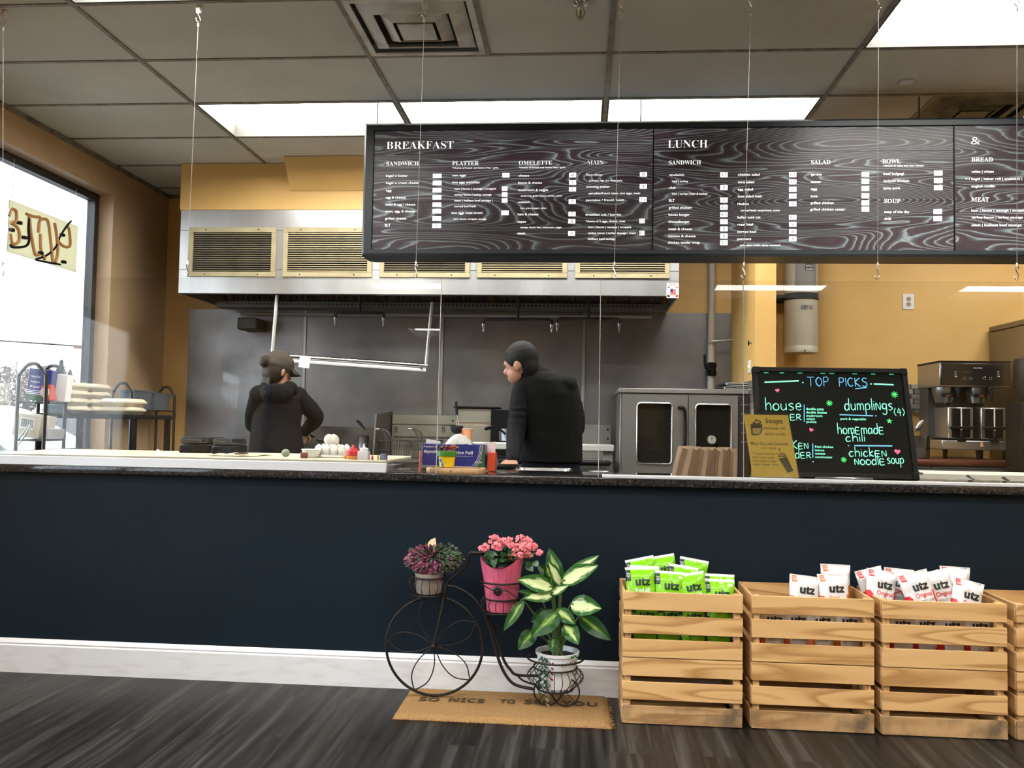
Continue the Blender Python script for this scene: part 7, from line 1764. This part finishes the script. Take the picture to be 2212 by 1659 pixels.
B3 = basket(1200, 1420, 1486, 60, 38, 60, 'rear_basket', -.02, nw=22, hoop=(.70, 46))
for x in (1183, 1222):
    c = bp_(x, 1493, -.06); r_ = 29 * (BY - .06) / 1874; c.z = .0225 + r_ + .003; q = B(); q.tube(circ(c, r_, 30, (1, 0, 0), (0, 0, 1)), .0030, 6, closed=True)
    for k in range(4): a = math.pi / 4 + math.pi / 2 * k; q.tube([c, c + V((r_ * math.cos(a), 0, r_ * math.sin(a)))], .0018, 5)
    q.tube([c, c + V((0, .08, .0))], .003, 6); q.obj('rear_wheel', iron, bk)

# ---------------------------------------------------------------- leaves
def variegated(name, rim, mid, lo, hi, nz, stripe=False, rough=.35, rim2=None):
    m = bpy.data.materials.new(name); m.use_nodes = True; MATS[name] = m; nt = m.node_tree; N = nt.nodes; L = nt.links; b = N['Principled BSDF']
    uv = N.new('ShaderNodeUVMap'); uv.uv_map = 'UVMap'; sp = N.new('ShaderNodeSeparateXYZ'); L.new(uv.outputs[0], sp.inputs[0])
    su = N.new('ShaderNodeMath'); su.operation = 'SUBTRACT'; su.inputs[1].default_value = .5; L.new(sp.outputs[0], su.inputs[0])
    ab = N.new('ShaderNodeMath'); ab.operation = 'ABSOLUTE'; L.new(su.outputs[0], ab.inputs[0])
    tc = N.new('ShaderNodeTexCoord'); no = N.new('ShaderNodeTexNoise'); no.inputs['Scale'].default_value = nz; no.inputs['Detail'].default_value = 3
    mp = N.new('ShaderNodeMapping'); mp.inputs['Scale'].default_value = (1, .45, 1); L.new(uv.outputs[0], mp.inputs[0]); oi = N.new('ShaderNodeObjectInfo'); L.new(oi.outputs['Random'], mp.inputs['Location']); L.new(mp.outputs[0], no.inputs['Vector'])
    ad = N.new('ShaderNodeMath'); ad.operation = 'MULTIPLY_ADD'; ad.inputs[1].default_value = .46; L.new(no.outputs['Fac'], ad.inputs[0]); L.new(ab.outputs[0], ad.inputs[2])
    if not stripe:   # cream fades out towards the tip
        pw = N.new('ShaderNodeMath'); pw.operation = 'POWER'; pw.inputs[1].default_value = 4; L.new(sp.outputs[1], pw.inputs[0])
        a2 = N.new('ShaderNodeMath'); a2.operation = 'MULTIPLY_ADD'; a2.inputs[1].default_value = .3; L.new(pw.outputs[0], a2.inputs[0]); L.new(ad.outputs[0], a2.inputs[2]); ad = a2
    r = N.new('ShaderNodeValToRGB'); r.color_ramp.elements[0].position = lo; r.color_ramp.elements[1].position = hi; r.color_ramp.elements[0].color = (*mid, 1); r.color_ramp.elements[1].color = (*rim, 1)
    if stripe: e = r.color_ramp.elements.new(lo * .55); e.color = (*rim2, 1); r.color_ramp.elements[0].position = 0; r.color_ramp.elements[0].color = (*rim2, 1); e2 = r.color_ramp.elements.new(lo); e2.color = (*mid, 1)
    L.new(ad.outputs[0], r.inputs[0]); L.new(r.outputs[0], b.inputs['Base Color']); b.inputs['Roughness'].default_value = rough; b.inputs['Specular IOR Level'].default_value = .25
    return m
def blade(q, a, tip, width, face, sag=.15, fold=.18, nu=8, nv=14, mi=0, wave=.0, shape=.8):
    """leaf from a to tip; face = side it shows, sag = arch of the midrib, fold = depth of the fold along it"""
    a, tip, face = V(a), V(tip), V(face); ax = tip - a; L_ = ax.length; d = ax.normalized(); n = (face - d * face.dot(d)).normalized(); s_ = d.cross(n)
    def f(u, v):
        x = (u - .5) * 2; w = width * .5 * (math.sin(math.pi * min(1, v ** shape)) ** .75 if 0 < v < 1 else 0) * (1 - .12 * v)
        return a + d * (L_ * v) + s_ * (x * w) + n * (sag * L_ * math.sin(math.pi * v) + fold * w * abs(x) - fold * w * .4 + wave * w * math.sin(v * 17) * abs(x))
    q.grid(f, nu, nv, mi, uv=True)

# --- dumb cane in the white pot
zl = Zoom(1000, 1140, 5.924); LY = 3.52
pc = bp_(1203, 1475, -.02); potz = B3[2] + .006
dc = thing('potted_dumb_cane', 'large potted plant with green and cream variegated leaves in the rear basket', 'plant', (pc.x, pc.y, potz))
k = pc.y / 1874; ph = bp_(1203, 1405, -.02).z - potz
white_glaze = mat('white pot', (.68, .70, .73), .35)
q = B(); q.lathe([(32 * k, 0), (35 * k, .004), (44 * k, ph - .012), (46.5 * k, ph - .011), (47 * k, ph), (43 * k, ph), (42 * k, ph - .02)], (pc.x, pc.y, potz), 40, cap1=False); q.obj('pot', white_glaze, dc)
q = B(); q.lathe([(.001, ph - .016), (42 * k, ph - .02)], (pc.x, pc.y, potz), 24, cap0=False, cap1=False); q.obj('soil', mat('dark soil', (.012, .009, .007), .95, bump=1, bs=200), dc)
cream_leaf = variegated('cream leaf', (.018, .085, .010), (.55, .64, .33), .44, .58, 9)
mid_leaf = variegated('half cream leaf', (.014, .068, .010), (.40, .52, .17), .30, .48, 9)
dark_leaf = variegated('dark leaf', (.011, .055, .012), (.22, .38, .035), .18, .42, 9)
stem_m = mat('green stem', (.09, .17, .05), .4)
leaves = [  # base, tip, width (zoom px), base Y, tip Y, facing, sag, material
 ((1240, 760), (1105, 262), 215, 3.56, 3.60, (-.2, -1, .2), .06, 1), ((1262, 750), (1085, 420), 135, 3.52, 3.50, (.3, -1, .3), .05, 0), ((1265, 715), (1745, 352), 165, 3.55, 3.58, (-.3, -1, .5), .10, 0),
 ((1268, 705), (1738, 478), 215, 3.50, 3.46, (-.3, -1, .45), .12, 0), ((1150, 775), (690, 662), 215, 3.50, 3.43, (0, -1, .55), .10, 0), ((1150, 860), (762, 905), 165, 3.49, 3.43, (0, -1, .45), .14, 0),
 ((1135, 850), (1355, 735), 105, 3.48, 3.47, (0, -1, .6), .12, 0), ((1375, 985), (1778, 1035), 245, 3.50, 3.45, (.1, -1, .4), .14, 0), ((1490, 1130), (1892, 1440), 205, 3.54, 3.50, (.2, -1, .3), .10, 2),
 ((1215, 1080), (872, 1395), 250, 3.47, 3.41, (-.1, -1, .25), .10, 2), ((1205, 1050), (1440, 1235), 165, 3.50, 3.46, (.2, -1, .3), .10, 1), ((1300, 1225), (1482, 1495), 195, 3.48, 3.43, (.2, -1, .2), .08, 1),
 ((915, 1320), (708, 1560), 190, 3.50, 3.46, (-.2, -1, .2), .10, 2), ((775, 930), (522, 1320), 135, 3.48, 3.43, (-.2, -1, .1), .08, 2), ((1130, 1100), (870, 1200), 200, 3.54, 3.52, (-.1, -1, .3), .08, 2),
 ((1160, 1400), (1130, 1590), 120, 3.50, 3.46, (.1, -1, .1), .06, 2), ((1010, 900), (690, 800), 90, 3.54, 3.53, (0, -1, .6), .08, 2), ((1150, 650), (950, 470), 130, 3.60, 3.62, (0, -1, .3), .05, 2), ((1130, 640), (1060, 480), 120, 3.54, 3.53, (-.1, -1, .3), .05, 1)]
for b_, t_, w, yb, yt, fc_, sg, mi in leaves:
    a, t = P(*zl(*b_), yb), P(*zl(*t_), yt); q = B(); blade(q, a, t, w / 5.924 * LY / 1874 * 1.14, fc_, sg * .6, .22, 10, 18, wave=.06); q.obj('leaf', (cream_leaf, mid_leaf, dark_leaf)[mi], dc, sharp=80)
    root = V((pc.x + rr.uniform(-.018, .018), pc.y + rr.uniform(-.018, .018), potz + ph - .018)); mid = V((pc.x * .55 + a.x * .45, pc.y, (root.z + a.z) / 2))
    q = B(); q.tube(crom([root, mid, a, a.lerp(t, .12)], 6), [.0045] * 6 + [.0036] * 6 + [.0026] * 6 + [.0015], 7); q.obj('stalk', stem_m, dc)

# --- curled ribbon hanging from the white pot
rb = thing('gift_ribbon', 'curled green, red and silver ribbons hanging from the white pot', 'ribbon', bp_(1180, 1420, -.09))
rc = [mat('green foil', (.01, .16, .06), .2, .6), mat('red foil', (.45, .015, .03), .2, .6), mat('silver foil', (.62, .64, .65), .18, .9)]
for n, (x0, y0, x1, y1, mi, tn) in enumerate(((1172, 1416, 1168, 1480, 2, 5), (1180, 1414, 1176, 1488, 0, 5), (1188, 1420, 1184, 1512, 2, 6), (1178, 1470, 1184, 1525, 2, 5), (1196, 1424, 1192, 1470, 1, 4), (1168, 1420, 1166, 1500, 0, 5))):
    q = B(); a, b = bp_(x0, y0, -.095), bp_(x1, y1, -.085); m_ = 60
    L_ = [V((a.x + (b.x - a.x) * i / m_ + .0075 * math.cos(2 * math.pi * tn * i / m_), a.y + (b.y - a.y) * i / m_ + .0075 * math.sin(2 * math.pi * tn * i / m_), a.z + (b.z - a.z) * i / m_)) for i in range(m_ + 1)]
    q.rings([[p + V((0, 0, .0035)), p - V((0, 0, .0035))] for p in L_], 0, False, False, close=False); q.obj('curl', rc[mi], rb)
for x0, y0, x1, y1, mi in ((1185, 1420, 1235, 1432, 1), (1200, 1422, 1252, 1418, 0), (1170, 1422, 1210, 1446, 0), (1212, 1440, 1246, 1428, 2)):
    q = B(); a, b = bp_(x0, y0, -.10), bp_(x1, y1, -.08); m_ = 24
    L_ = [a.lerp(b, i / m_) + V((0, -.004 * math.sin(i * 1.3), .004 * math.cos(i * 1.3))) for i in range(m_ + 1)]
    q.rings([[p + V((0, 0, .003)), p - V((0, 0, .003))] for p in L_], 0, False, False, close=False); q.obj('curl', rc[mi], rb)

# --- flowering plant in pink wrapping
c = V((B2[0].x, B2[0].y, B2[2] + .006)); k = BY / 1874; H_ = 116 * k
kp = thing('potted_kalanchoe', 'pink flowering plant wrapped in bright pink paper in the middle basket', 'plant', c)
def wrap(u, v):
    a = 2 * math.pi * u; top = .90 + .13 * math.cos(2 * a) + .03 * math.cos(a) - .05 * math.sin(a - .35)
    r = (31 + 5 * min(1, v * 3) + 17 * max(0, v - .30) ** 1.2) * k; r += (.0016 * mnoise.noise((u * 60, v * 3, 0)) + .003 * mnoise.noise((u * 14, v * 4, 2))) * (.3 + v)
    return c + V((r * math.cos(a), r * math.sin(a), H_ * v * (1 if v < .5 else 1 + (top - 1) * (v - .5) * 2)))
q = B(); q.grid(wrap, 110, 22); q.lathe([(.001, .002), (31 * k, .002)], c, 24, cap0=False, cap1=False); q.obj('pink_wrap', mat('pink crepe paper', (.62, .115, .20), .6, col2=(.50, .075, .15), vs=30, stretch=(3, 3, .2), bump=.4, bs=60), kp)
kal = mat('dark succulent leaf', (.018, .055, .022), .35, col2=(.03, .085, .03), vs=20)
q = B(); ct = c + V((0, 0, H_ * .92)); rr = random.Random(21)
for i in range(34):
    a = rr.uniform(0, 2 * math.pi); r0 = rr.uniform(.01, .05); p = ct + V((r0 * math.cos(a), r0 * math.sin(a), rr.uniform(-.035, .02))); d_ = V((math.cos(a), math.sin(a) - .3, rr.uniform(-.2, .9))).normalized()
    blade(q, p, p + d_ * rr.uniform(.04, .062), .042, V((0, -.6, 1)) - d_ * .3, .12, .1, 6, 8)
for bx, by, tx, ty in ((395, 300, 400, 530), (330, 400, 420, 320), (560, 420, 480, 300), (880, 520, 800, 430), (820, 470, 900, 560), (905, 430, 960, 500)):
    blade(q, P(*zl(bx, by), 3.53), P(*zl(tx, ty), 3.50), .032, (0, -1, .4), .1, .1, 6, 8)
q.obj('foliage', kal, kp)
pet = [mat('pink petal', (.74, .13, .20), .5), mat('salmon petal', (.74, .20, .20), .5)]
fc_pts = [(270, 250, 50), (395, 150, 55), (500, 190, 60), (570, 165, 50), (440, 238, 50), (760, 160, 70), (795, 245, 55), (690, 262, 55), (880, 240, 50), (975, 318, 30), (650, 375, 55), (820, 350, 50), (730, 345, 30), (630, 225, 35), (830, 170, 40)]
for j, (fx, fy_, fr) in enumerate(fc_pts):
    q = B(); yy = 3.55 + .02 * ((j * 7) % 3 - 1) + (.02 if fy_ < 200 else -.01)
    fr *= 1.3
    for i in range(int(7 + fr * .36)):
        a = rr.uniform(0, 2 * math.pi); r0 = fr * math.sqrt(rr.random()); p = P(*zl(fx + r0 * math.cos(a), fy_ + r0 * .72 * math.sin(a)), yy + rr.uniform(-.015, .015))
        n_ = V((math.cos(a) * r0 / fr * .6, -1 + rr.uniform(-.2, .3), .55 - math.sin(a) * .4)).normalized(); u_ = n_.orthogonal().normalized(); w_ = n_.cross(u_); s_ = rr.uniform(.0050, .0074); ph_ = rr.uniform(0, 1.5)
        for t in range(4):
            b_ = ph_ + t * math.pi / 2; e = u_ * math.cos(b_) + w_ * math.sin(b_); g_ = u_ * -math.sin(b_) + w_ * math.cos(b_)
            q.poly([p, p + e * s_ * .6 + g_ * s_ * .45 + n_ * .001, p + e * s_ * 1.25 + n_ * .0005, p + e * s_ * .6 - g_ * s_ * .45 + n_ * .001], rr.randrange(2))
    b0 = P(*zl(fx, fy_), yy); q.tube([b0, (b0 + ct) / 2, ct], .0022, 5, mi=2); q.obj('flower_head', pet + [stem_m], kp)

# --- striped trailing plant in the front basket
c = V((B1[0].x, B1[0].y, B1[2] + .006)); k = BY / 1874
tp = thing('potted_spiderwort', 'small pot of purple and green striped trailing leaves in the front basket', 'plant', c)
q = B(); q.lathe([(26 * k, 0), (27 * k, .003), (31 * k, 43 * k), (28.5 * k, 43 * k), (27 * k, 36 * k)], c, 36, cap1=False); q.lathe([(.001, 36 * k), (27.5 * k, 36 * k)], c, 24, cap0=False, cap1=False, mi=1)
q.obj('pot', [mat('taupe pot', (.27, .225, .19), .55, col2=(.24, .20, .17), vs=9), MATS['dark soil']], tp)
stripe = [variegated('purple striped leaf', (.16, .045, .085), (.30, .16, .20), .16, .34, 9, True, .4, (.14, .035, .075)), variegated('silver striped leaf', (.045, .075, .035), (.30, .33, .24), .16, .34, 9, True, .4, (.06, .07, .04)), variegated('magenta leaf', (.30, .075, .15), (.36, .16, .22), .16, .4, 9, True, .4, (.24, .05, .12))]
zt = Zoom(820, 1140, 7.54); rr = random.Random(12); q = B()
for i in range(440):
    a = rr.uniform(0, 2 * math.pi); e = math.sqrt(rr.random()); fx = 870 + 430 * e * math.cos(a); fyz = 505 + 225 * e * math.sin(a)
    dep = 3.575 - .075 * math.sqrt(max(0, 1 - e * e)) * (1 if rr.random() < .72 else -.9)
    p = P(*zt(fx, fyz), dep); out = V((math.cos(a) * e, -.45 + rr.uniform(-.3, .1), -math.sin(a) * e * .7 + rr.uniform(-.55, .35))).normalized()
    mi = 2 if (fx < 980 and fyz > 520 and rr.random() < .55) else (0 if rr.random() < (.6 if fx < 900 else .22) else 1)
    L_ = rr.uniform(.026, .040); blade(q, p - out * L_ * .4, p + out * L_ * .6, rr.uniform(.013, .019), V((rr.uniform(-.4, .4), -1, .6)), .1, .25, 4, 8, mi)
for sx, sy in ((450, 480), (480, 440), (430, 500)):
    p = P(*zt(sx + 50, sy - 30), 3.55); blade(q, p, P(*zt(sx - 30, sy + 25), 3.53), .014, (0, -1, .5), .1, .2, 4, 8, 2)
for x, y in ((1220, 320), (1160, 290), (1340, 520), (1310, 560), (1345, 500), (1240, 400)):
    for j in range(3): p = P(*zt(x, y), 3.56 + .01 * j); o_ = V((rr.uniform(-.6, .8), -.3, rr.uniform(-.3, .9))).normalized(); blade(q, p, p + o_ * .02, .009, (0, -1, .4), .1, .2, 4, 6, 1)
q.obj('foliage', stripe, tp)
q = B()
for i in range(14): a = 2 * math.pi * i / 14; q.tube(crom([c + V((.012 * math.cos(a), .012 * math.sin(a), 36 * k)), c + V((.03 * math.cos(a), .03 * math.sin(a), 60 * k)), c + V((.065 * math.cos(a), .055 * math.sin(a), 62 * k))], 5), .0016, 5)
q.obj('stalks', mat('purple stalk', (.14, .06, .07), .5), tp)
pk = thing('plant_pick', 'pale cream flame-shaped plant pick standing in the striped plant', 'plant pick', c + V((0, 0, 36 * k)))
cpk = P(*zt(860, 300), 3.555); q = B(); pts = [(-75, -10), (-78, 40), (-60, 85), (-20, 125), (45, 150), (55, 100), (62, 40), (55, -10), (20, -60), (-30, -70)]
q.prism([(x / 7.54 * k * 1.02, (y - 15) / 7.54 * k * 1.02) for x, y in pts][::-1], cpk, (1, 0, 0), (0, 0, 1), .003); q.obj('flame', mat('cream wax', (.80, .62, .42), .5), pk)
q = B(); q.cyl(cpk - V((0, 0, .005)), V((cpk.x, cpk.y, c.z + 37 * k)), .002, n=6); q.obj('pick_stick', pale_wood, pk)

# small leaf end poking out beside the first crate
# ---------------------------------------------------------------- outside the windows
GZO = -.25
asph = mat('asphalt', (.10, .10, .105), .9, col2=(.14, .14, .14), vs=3)
q = B(); q.box((-120, -110, GZO - .1), (XL - .22, 140, GZO)); q.box((XL - .22, -110, GZO - .1), (60, YF - .25, GZO)); struct(q.obj('ground', asph))
car_glass = mat('car glass', (.03, .045, .055), .08, spec=.7)
tyre = mat('tyre rubber', (.015, .015, .015), .8)
def car(loc, rz, paint, label, L_=4.5, Wd=1.78, Hh=1.5, van=False):
    r = thing('car', label, 'car', loc, None, (0, 0, rz)); M = WORLD[r.name]; p = lambda x, y, z: M @ V((x, y, z))
    h = Hh; hl = L_ / 2
    prof = [(-hl, .30), (-hl + .02, .72), (-hl + .12, .86), (-hl + .75, .93), (hl - 1.25, .96), (hl - .25, .82), (hl - .03, .68), (hl, .32), (hl - .1, .22), (-hl + .1, .22)]
    q = B(); rs = []
    for y, k in ((-Wd / 2 + .06, .94), (-Wd / 2, 1), (Wd / 2, 1), (Wd / 2 - .06, .94)): rs.append([p(x * (1 if k == 1 else .985), y, .55 + (z - .55) * k) for x, z in prof])
    q.rings(rs); q.obj('body', paint, r, sharp=40)
    a0, a1, b0, b1 = (-hl + .15, hl - 1.0, -hl + .35, hl - 1.75) if van else (-hl + .75, hl - 1.15, -hl + 1.3, hl - 2.0)
    wB, wT = Wd / 2 - .08, Wd / 2 - .26
    q = B(); q.rings([[p(a0, -wB, .90), p(a1, -wB, .94), p(a1, wB, .94), p(a0, wB, .90)], [p(b0, -wT, h - .04), p(b1, -wT, h - .05), p(b1, wT, h - .05), p(b0, wT, h - .04)], [p(b0 + .15, -wT + .12, h), p(b1 - .15, -wT + .12, h), p(b1 - .15, wT - .12, h), p(b0 + .15, wT - .12, h)]], 0, False, True); q.obj('cabin', paint, r, sharp=30)
    def lerp4(c, u, v): return c[0].lerp(c[1], u).lerp(c[3].lerp(c[2], u), v)
    def win(c, u0, u1, v0, v1, off):
        q = B(); q.rings([[lerp4(c, u, v) + off * o_ for u, v in ((u0, v0), (u1, v0), (u1, v1), (u0, v1))] for o_ in (-.2, 1)], 0, True, True, smooth=False); q.obj('car_window', car_glass, r)
    for sy in (-1, 1):
        c = [p(a0, sy * wB, .90), p(a1, sy * wB, .94), p(b1, sy * wT, h - .05), p(b0, sy * wT, h - .04)]; off = (M.to_3x3() @ V((0, sy, .25))).normalized() * .012
        for u0, u1 in ((.06, .30), (.34, .62), (.66, .93)): win(c, u0, u1, .10, .88, off)
    for xa, xb, sx in ((a0, b0, -1), (a1, b1, 1)):
        c = [p(xa, -wB, .92), p(xa, wB, .92), p(xb, wT, h - .045), p(xb, -wT, h - .045)]; win(c, .06, .94, .08, .9, (M.to_3x3() @ V((sx, 0, .4))).normalized() * .012)
    for sx in (-hl + .85, hl - .9):
        for sy in (-1, 1): q = B(); q.cyl(p(sx, sy * (Wd / 2 - .2), .32), p(sx, sy * (Wd / 2 + .01), .32), .32, n=24); q.cyl(p(sx, sy * (Wd / 2 + .005), .32), p(sx, sy * (Wd / 2 + .02), .32), .2, n=20, mi=1); q.obj('wheel', [tyre, alu], r)
    for sy in (-1, 1): q = B(); q.ball(p(hl - .12, sy * (Wd / 2 - .28), .68), .12, 12, squash=(.7, 1.4, .6)); q.obj('headlight', mat('headlight', (.7, .72, .75), .1), r)
    return r
wp_ = mat('white car paint', (.72, .73, .75), .25, coat=.5)
car((-6.95, 9.5, GZO), math.radians(6), wp_, 'white car parked close outside the window, its windshield facing the shop', 4.5, 1.8, 1.50)
car((-6.8, 12.6, GZO), math.radians(184), wp_, 'white van parked behind the nearest white car outside the window', 4.9, 1.95, 1.85, True)
car((-13.5, 17.5, GZO), math.radians(20), mat('blue grey car paint', (.10, .13, .19), .25, coat=.5), 'blue-grey car farther back outside the window')
# trees and pole
def twig_tree(base, hgt, label, seed, m):
    rr = random.Random(seed); q = B()
    def br(p, d, L_, r_, dep):
        e = p + d * L_; q.tube([p, p.lerp(e, .5) + V((rr.uniform(-.05, .05), rr.uniform(-.05, .05), 0)) * L_, e], [r_, r_ * .8, r_ * .6], 5)
        if dep == 0: return
        for i in range(3 if dep > 1 else 4): br(p.lerp(e, rr.uniform(.45, 1)), (d + V((rr.uniform(-.8, .8), rr.uniform(-.8, .8), rr.uniform(-.1, .5)))).normalized(), L_ * rr.uniform(.5, .72), r_ * .55, dep - 1)
    br(V(base), V((0, 0, 1)), hgt * .42, hgt * .018, 4); return tag(q.obj('bare_tree', m), label, 'tree', 'trees across the street')
def leafy_tree(base, hgt, wid, label, seed, m, n=1400, cone=False):
    rr = random.Random(seed); r = thing('evergreen_tree' if cone else 'bushy_tree', label, 'tree', base, 'trees across the street'); b = V(base)
    q = B(); q.tube([b, b + V((0, 0, hgt * .7))], [wid * .06, wid * .02], 8); q.obj('trunk', mat('bark', (.09, .07, .055), .9), r)
    q = B()
    for i in range(n):
        t = rr.random(); a = rr.uniform(0, 6.283); rad = wid * .5 * ((1 - t) ** .7 if cone else math.sin(math.pi * min(1, .12 + t * .86)) ** .6) * math.sqrt(rr.random()) * (.8 + .35 * math.sin(a * 3 + t * 9))
        p = b + V((rad * math.cos(a), rad * math.sin(a), hgt * (.12 + .88 * t))); d_ = V((rr.gauss(0, 1), rr.gauss(0, 1), rr.gauss(0, .7))).normalized(); e = d_.orthogonal().normalized(); s_ = wid * .055
        q.poly([p - d_ * s_, p + e * s_ * .5, p + d_ * s_, p - e * s_ * .5])
    q.obj('foliage', m, r); return r
ev, bs_ = mat('evergreen needles', (.035, .060, .040), .8), mat('pale bare twigs', (.20, .165, .145), .9)
def far(px_, Y): p = P(px_, 897, Y); p.z = GZO; return p
leafy_tree(far(128, 70), P(128, 778, 70).z - GZO, 2.6, 'dark evergreen tree across the street seen through the left window', 3, ev, 1500, True)
leafy_tree(far(148, 72), P(148, 800, 72).z - GZO, 2.4, 'shorter dark evergreen right of the tallest one outside', 4, ev, 1100, True)
twig_tree(far(36, 75), P(36, 745, 75).z - GZO + 1.0, 'tall bare tree across the street at the photo edge', 5, bs_)
for i, (x, y, w) in enumerate(((8, 792, 3.5), (60, 798, 4), (92, 792, 4), (110, 806, 3))): leafy_tree(far(x, 78), P(x, y, 78).z - GZO, w, 'hazy leafless bush across the street, %s from the photo edge' % ('first', 'second', 'third', 'fourth')[i], 30 + i, bs_, 900)
pl_ = thing('utility_pole', 'wooden utility pole with cables across the street', 'pole', far(178, 55)); b = far(178, 55); zt = P(178, 742, 55).z
q = B(); q.tube([b, V((b.x, b.y, zt))], [.20, .14], 12); q.obj('pole', mat('pole wood', (.22, .12, .075), .85), pl_)
q = B(); q.box((b.x - .8, b.y - .06, zt - .35), (b.x + .8, b.y + .06, zt - .22)); q.obj('crossarm', MATS['pole wood'], pl_)
for i in range(4):
    a = V((b.x - .7 + .45 * i, b.y, zt - .2)); q = B(); q.tube(crom([a + V((-60, -60, .4)), a + V((-25, -25, -.5)), a, a + V((25, 40, -.5))], 8), .018, 4); q.obj('cable', black, pl_)
# the shop across the lot that the guard pane mirrors
bl_ = thing('red_building', 'red shop with a ribbed pale awning mirrored in the left guard pane', 'building', (-24, -54, GZO))
red_w = mat('red wall', (.50, .05, .06), .6)
q = B(); q.box((-28, -75, GZO), (-25, -45.5, 8.4)); q.obj('wall', red_w, bl_)
q = B()
for i in range(48):
    y = -67 + i * .42; q.prism([(-25.0, 8.0), (-22.4, 6.2), (-22.4, 6.12), (-25.0, 7.9)], (0, y, 0), (1, 0, 0), (0, 0, 1), -.30)
q.obj('ribbed_awning', mat('pale metal sheet', (.62, .66, .68), .5), bl_)
q = B(); q.box((-25.0, -67, 5.2), (-22.4, -46, 6.1)); q.obj('fascia', red_w, bl_)
q = B(); q.box((-25.0, -50.5, 5.0), (-24.8, -48.2, 7.0)); q.obj('yellow_panel', mat('yellow panel', (.70, .52, .05), .5), bl_)
q = B(); q.box((-24.98, -66, GZO), (-24.9, -46, 5.0)); q.obj('shop_window', car_glass, bl_)
q = B(); q.box((-24.85, -61.5, 3.6), (-24.6, -53.5, 5.0), 0, .15); sg = q.obj('sign_plate', red_w, bl_)
q = B(); q.text(bold_sans('STAR'), V((-24.59, -54.2 - 6.6, 3.85)), (0, 1, 0), (0, 0, 1), .9, 0, 6.6, lift=.02); q.obj('lettering', ink_white, sg)
# old neon sign hanging in the left window, seen from behind
SXN = XL - .06
s0, s1 = PX(17, 500, SXN), PX(166, 530, SXN); zt0, zb0 = PX(90, 458, SXN).z, PX(90, 566, SXN).z
ns = thing('neon_sign', 'unlit neon window sign with orange tubes on a yellowed clear panel, seen from behind', 'sign', (SXN, (s0.y + s1.y) / 2, zb0))
q = B(); q.box((SXN - .004, s0.y, zb0), (SXN + .004, s1.y, zt0), 0, .001)
acr = bpy.data.materials.new('yellowed acrylic'); acr.use_nodes = True
_n = acr.node_tree; _b = _n.nodes['Principled BSDF']; _b.inputs['Base Color'].default_value = (.5, .48, .38, 1); _tl = _n.nodes.new('ShaderNodeBsdfTranslucent'); _tl.inputs[0].default_value = (.55, .52, .40, 1)
_mx = _n.nodes.new('ShaderNodeMixShader'); _mx.inputs[0].default_value = .8; _n.links.new(_b.outputs[0], _mx.inputs[1]); _n.links.new(_tl.outputs[0], _mx.inputs[2]); _n.links.new(_mx.outputs[0], _n.nodes['Material Output'].inputs[0])
q.obj('panel', acr, ns)
zn = Zoom(0, 200, 3.607); npt = lambda x, y: PX(*zn(x, y), SXN + .02)
tube_m = mat('dusty orange tube', (.42, .20, .07), .4)
for pts in ([(70, 960), (90, 910), (125, 925), (125, 1000), (85, 1010)], [(80, 1010), (140, 1060), (150, 1150), (100, 1180), (80, 1100)], [(205, 945), (260, 965), (310, 970)], [(228, 960), (240, 1080), (270, 1250), (300, 1265)], [(300, 1090), (310, 1000), (345, 985), (375, 1010), (395, 1160), (410, 1320)], [(315, 1100), (320, 1230), (350, 1300)], [(425, 1015), (440, 1100), (450, 1240), (430, 1325)], [(450, 1160), (500, 1200), (545, 1190), (540, 1080), (525, 1040)]):
    q = B(); q.tube(crom([npt(*p) for p in pts], 6), .010, 8); q.obj('neon_tube', tube_m, ns)
for x, y in ((155, 1015), (95, 1070), (195, 1130), (320, 1250), (500, 1320), (490, 1110)):
    q = B(); p = npt(x, y); q.box(p - V((.016, .014, .010)), p + V((.010, .014, .010)), 0, .002); q.obj('tube_clip', black, ns)
q = B(); q.tube(crom([npt(555, 1000), npt(520, 1040), npt(470, 1120), npt(430, 1210), npt(360, 1270), npt(280, 1300), npt(330, 1315), npt(470, 1340)], 6), .007, 6); q.obj('power_cord', black, ns)
q = B(); q.tube(crom([npt(228, 975), npt(222, 1060), npt(225, 1160), npt(190, 1200), npt(100, 1205), npt(80, 1185)], 6), .008, 6); q.obj('black_tube_end', black, ns)
for y in (s0.y + .03, s1.y - .03): q = B(); q.tube([V((SXN, y, zt0)), V((SXN, y, KWIN[3] - .05))], .002, 5); q.obj('hanging_chain', steel, ns)
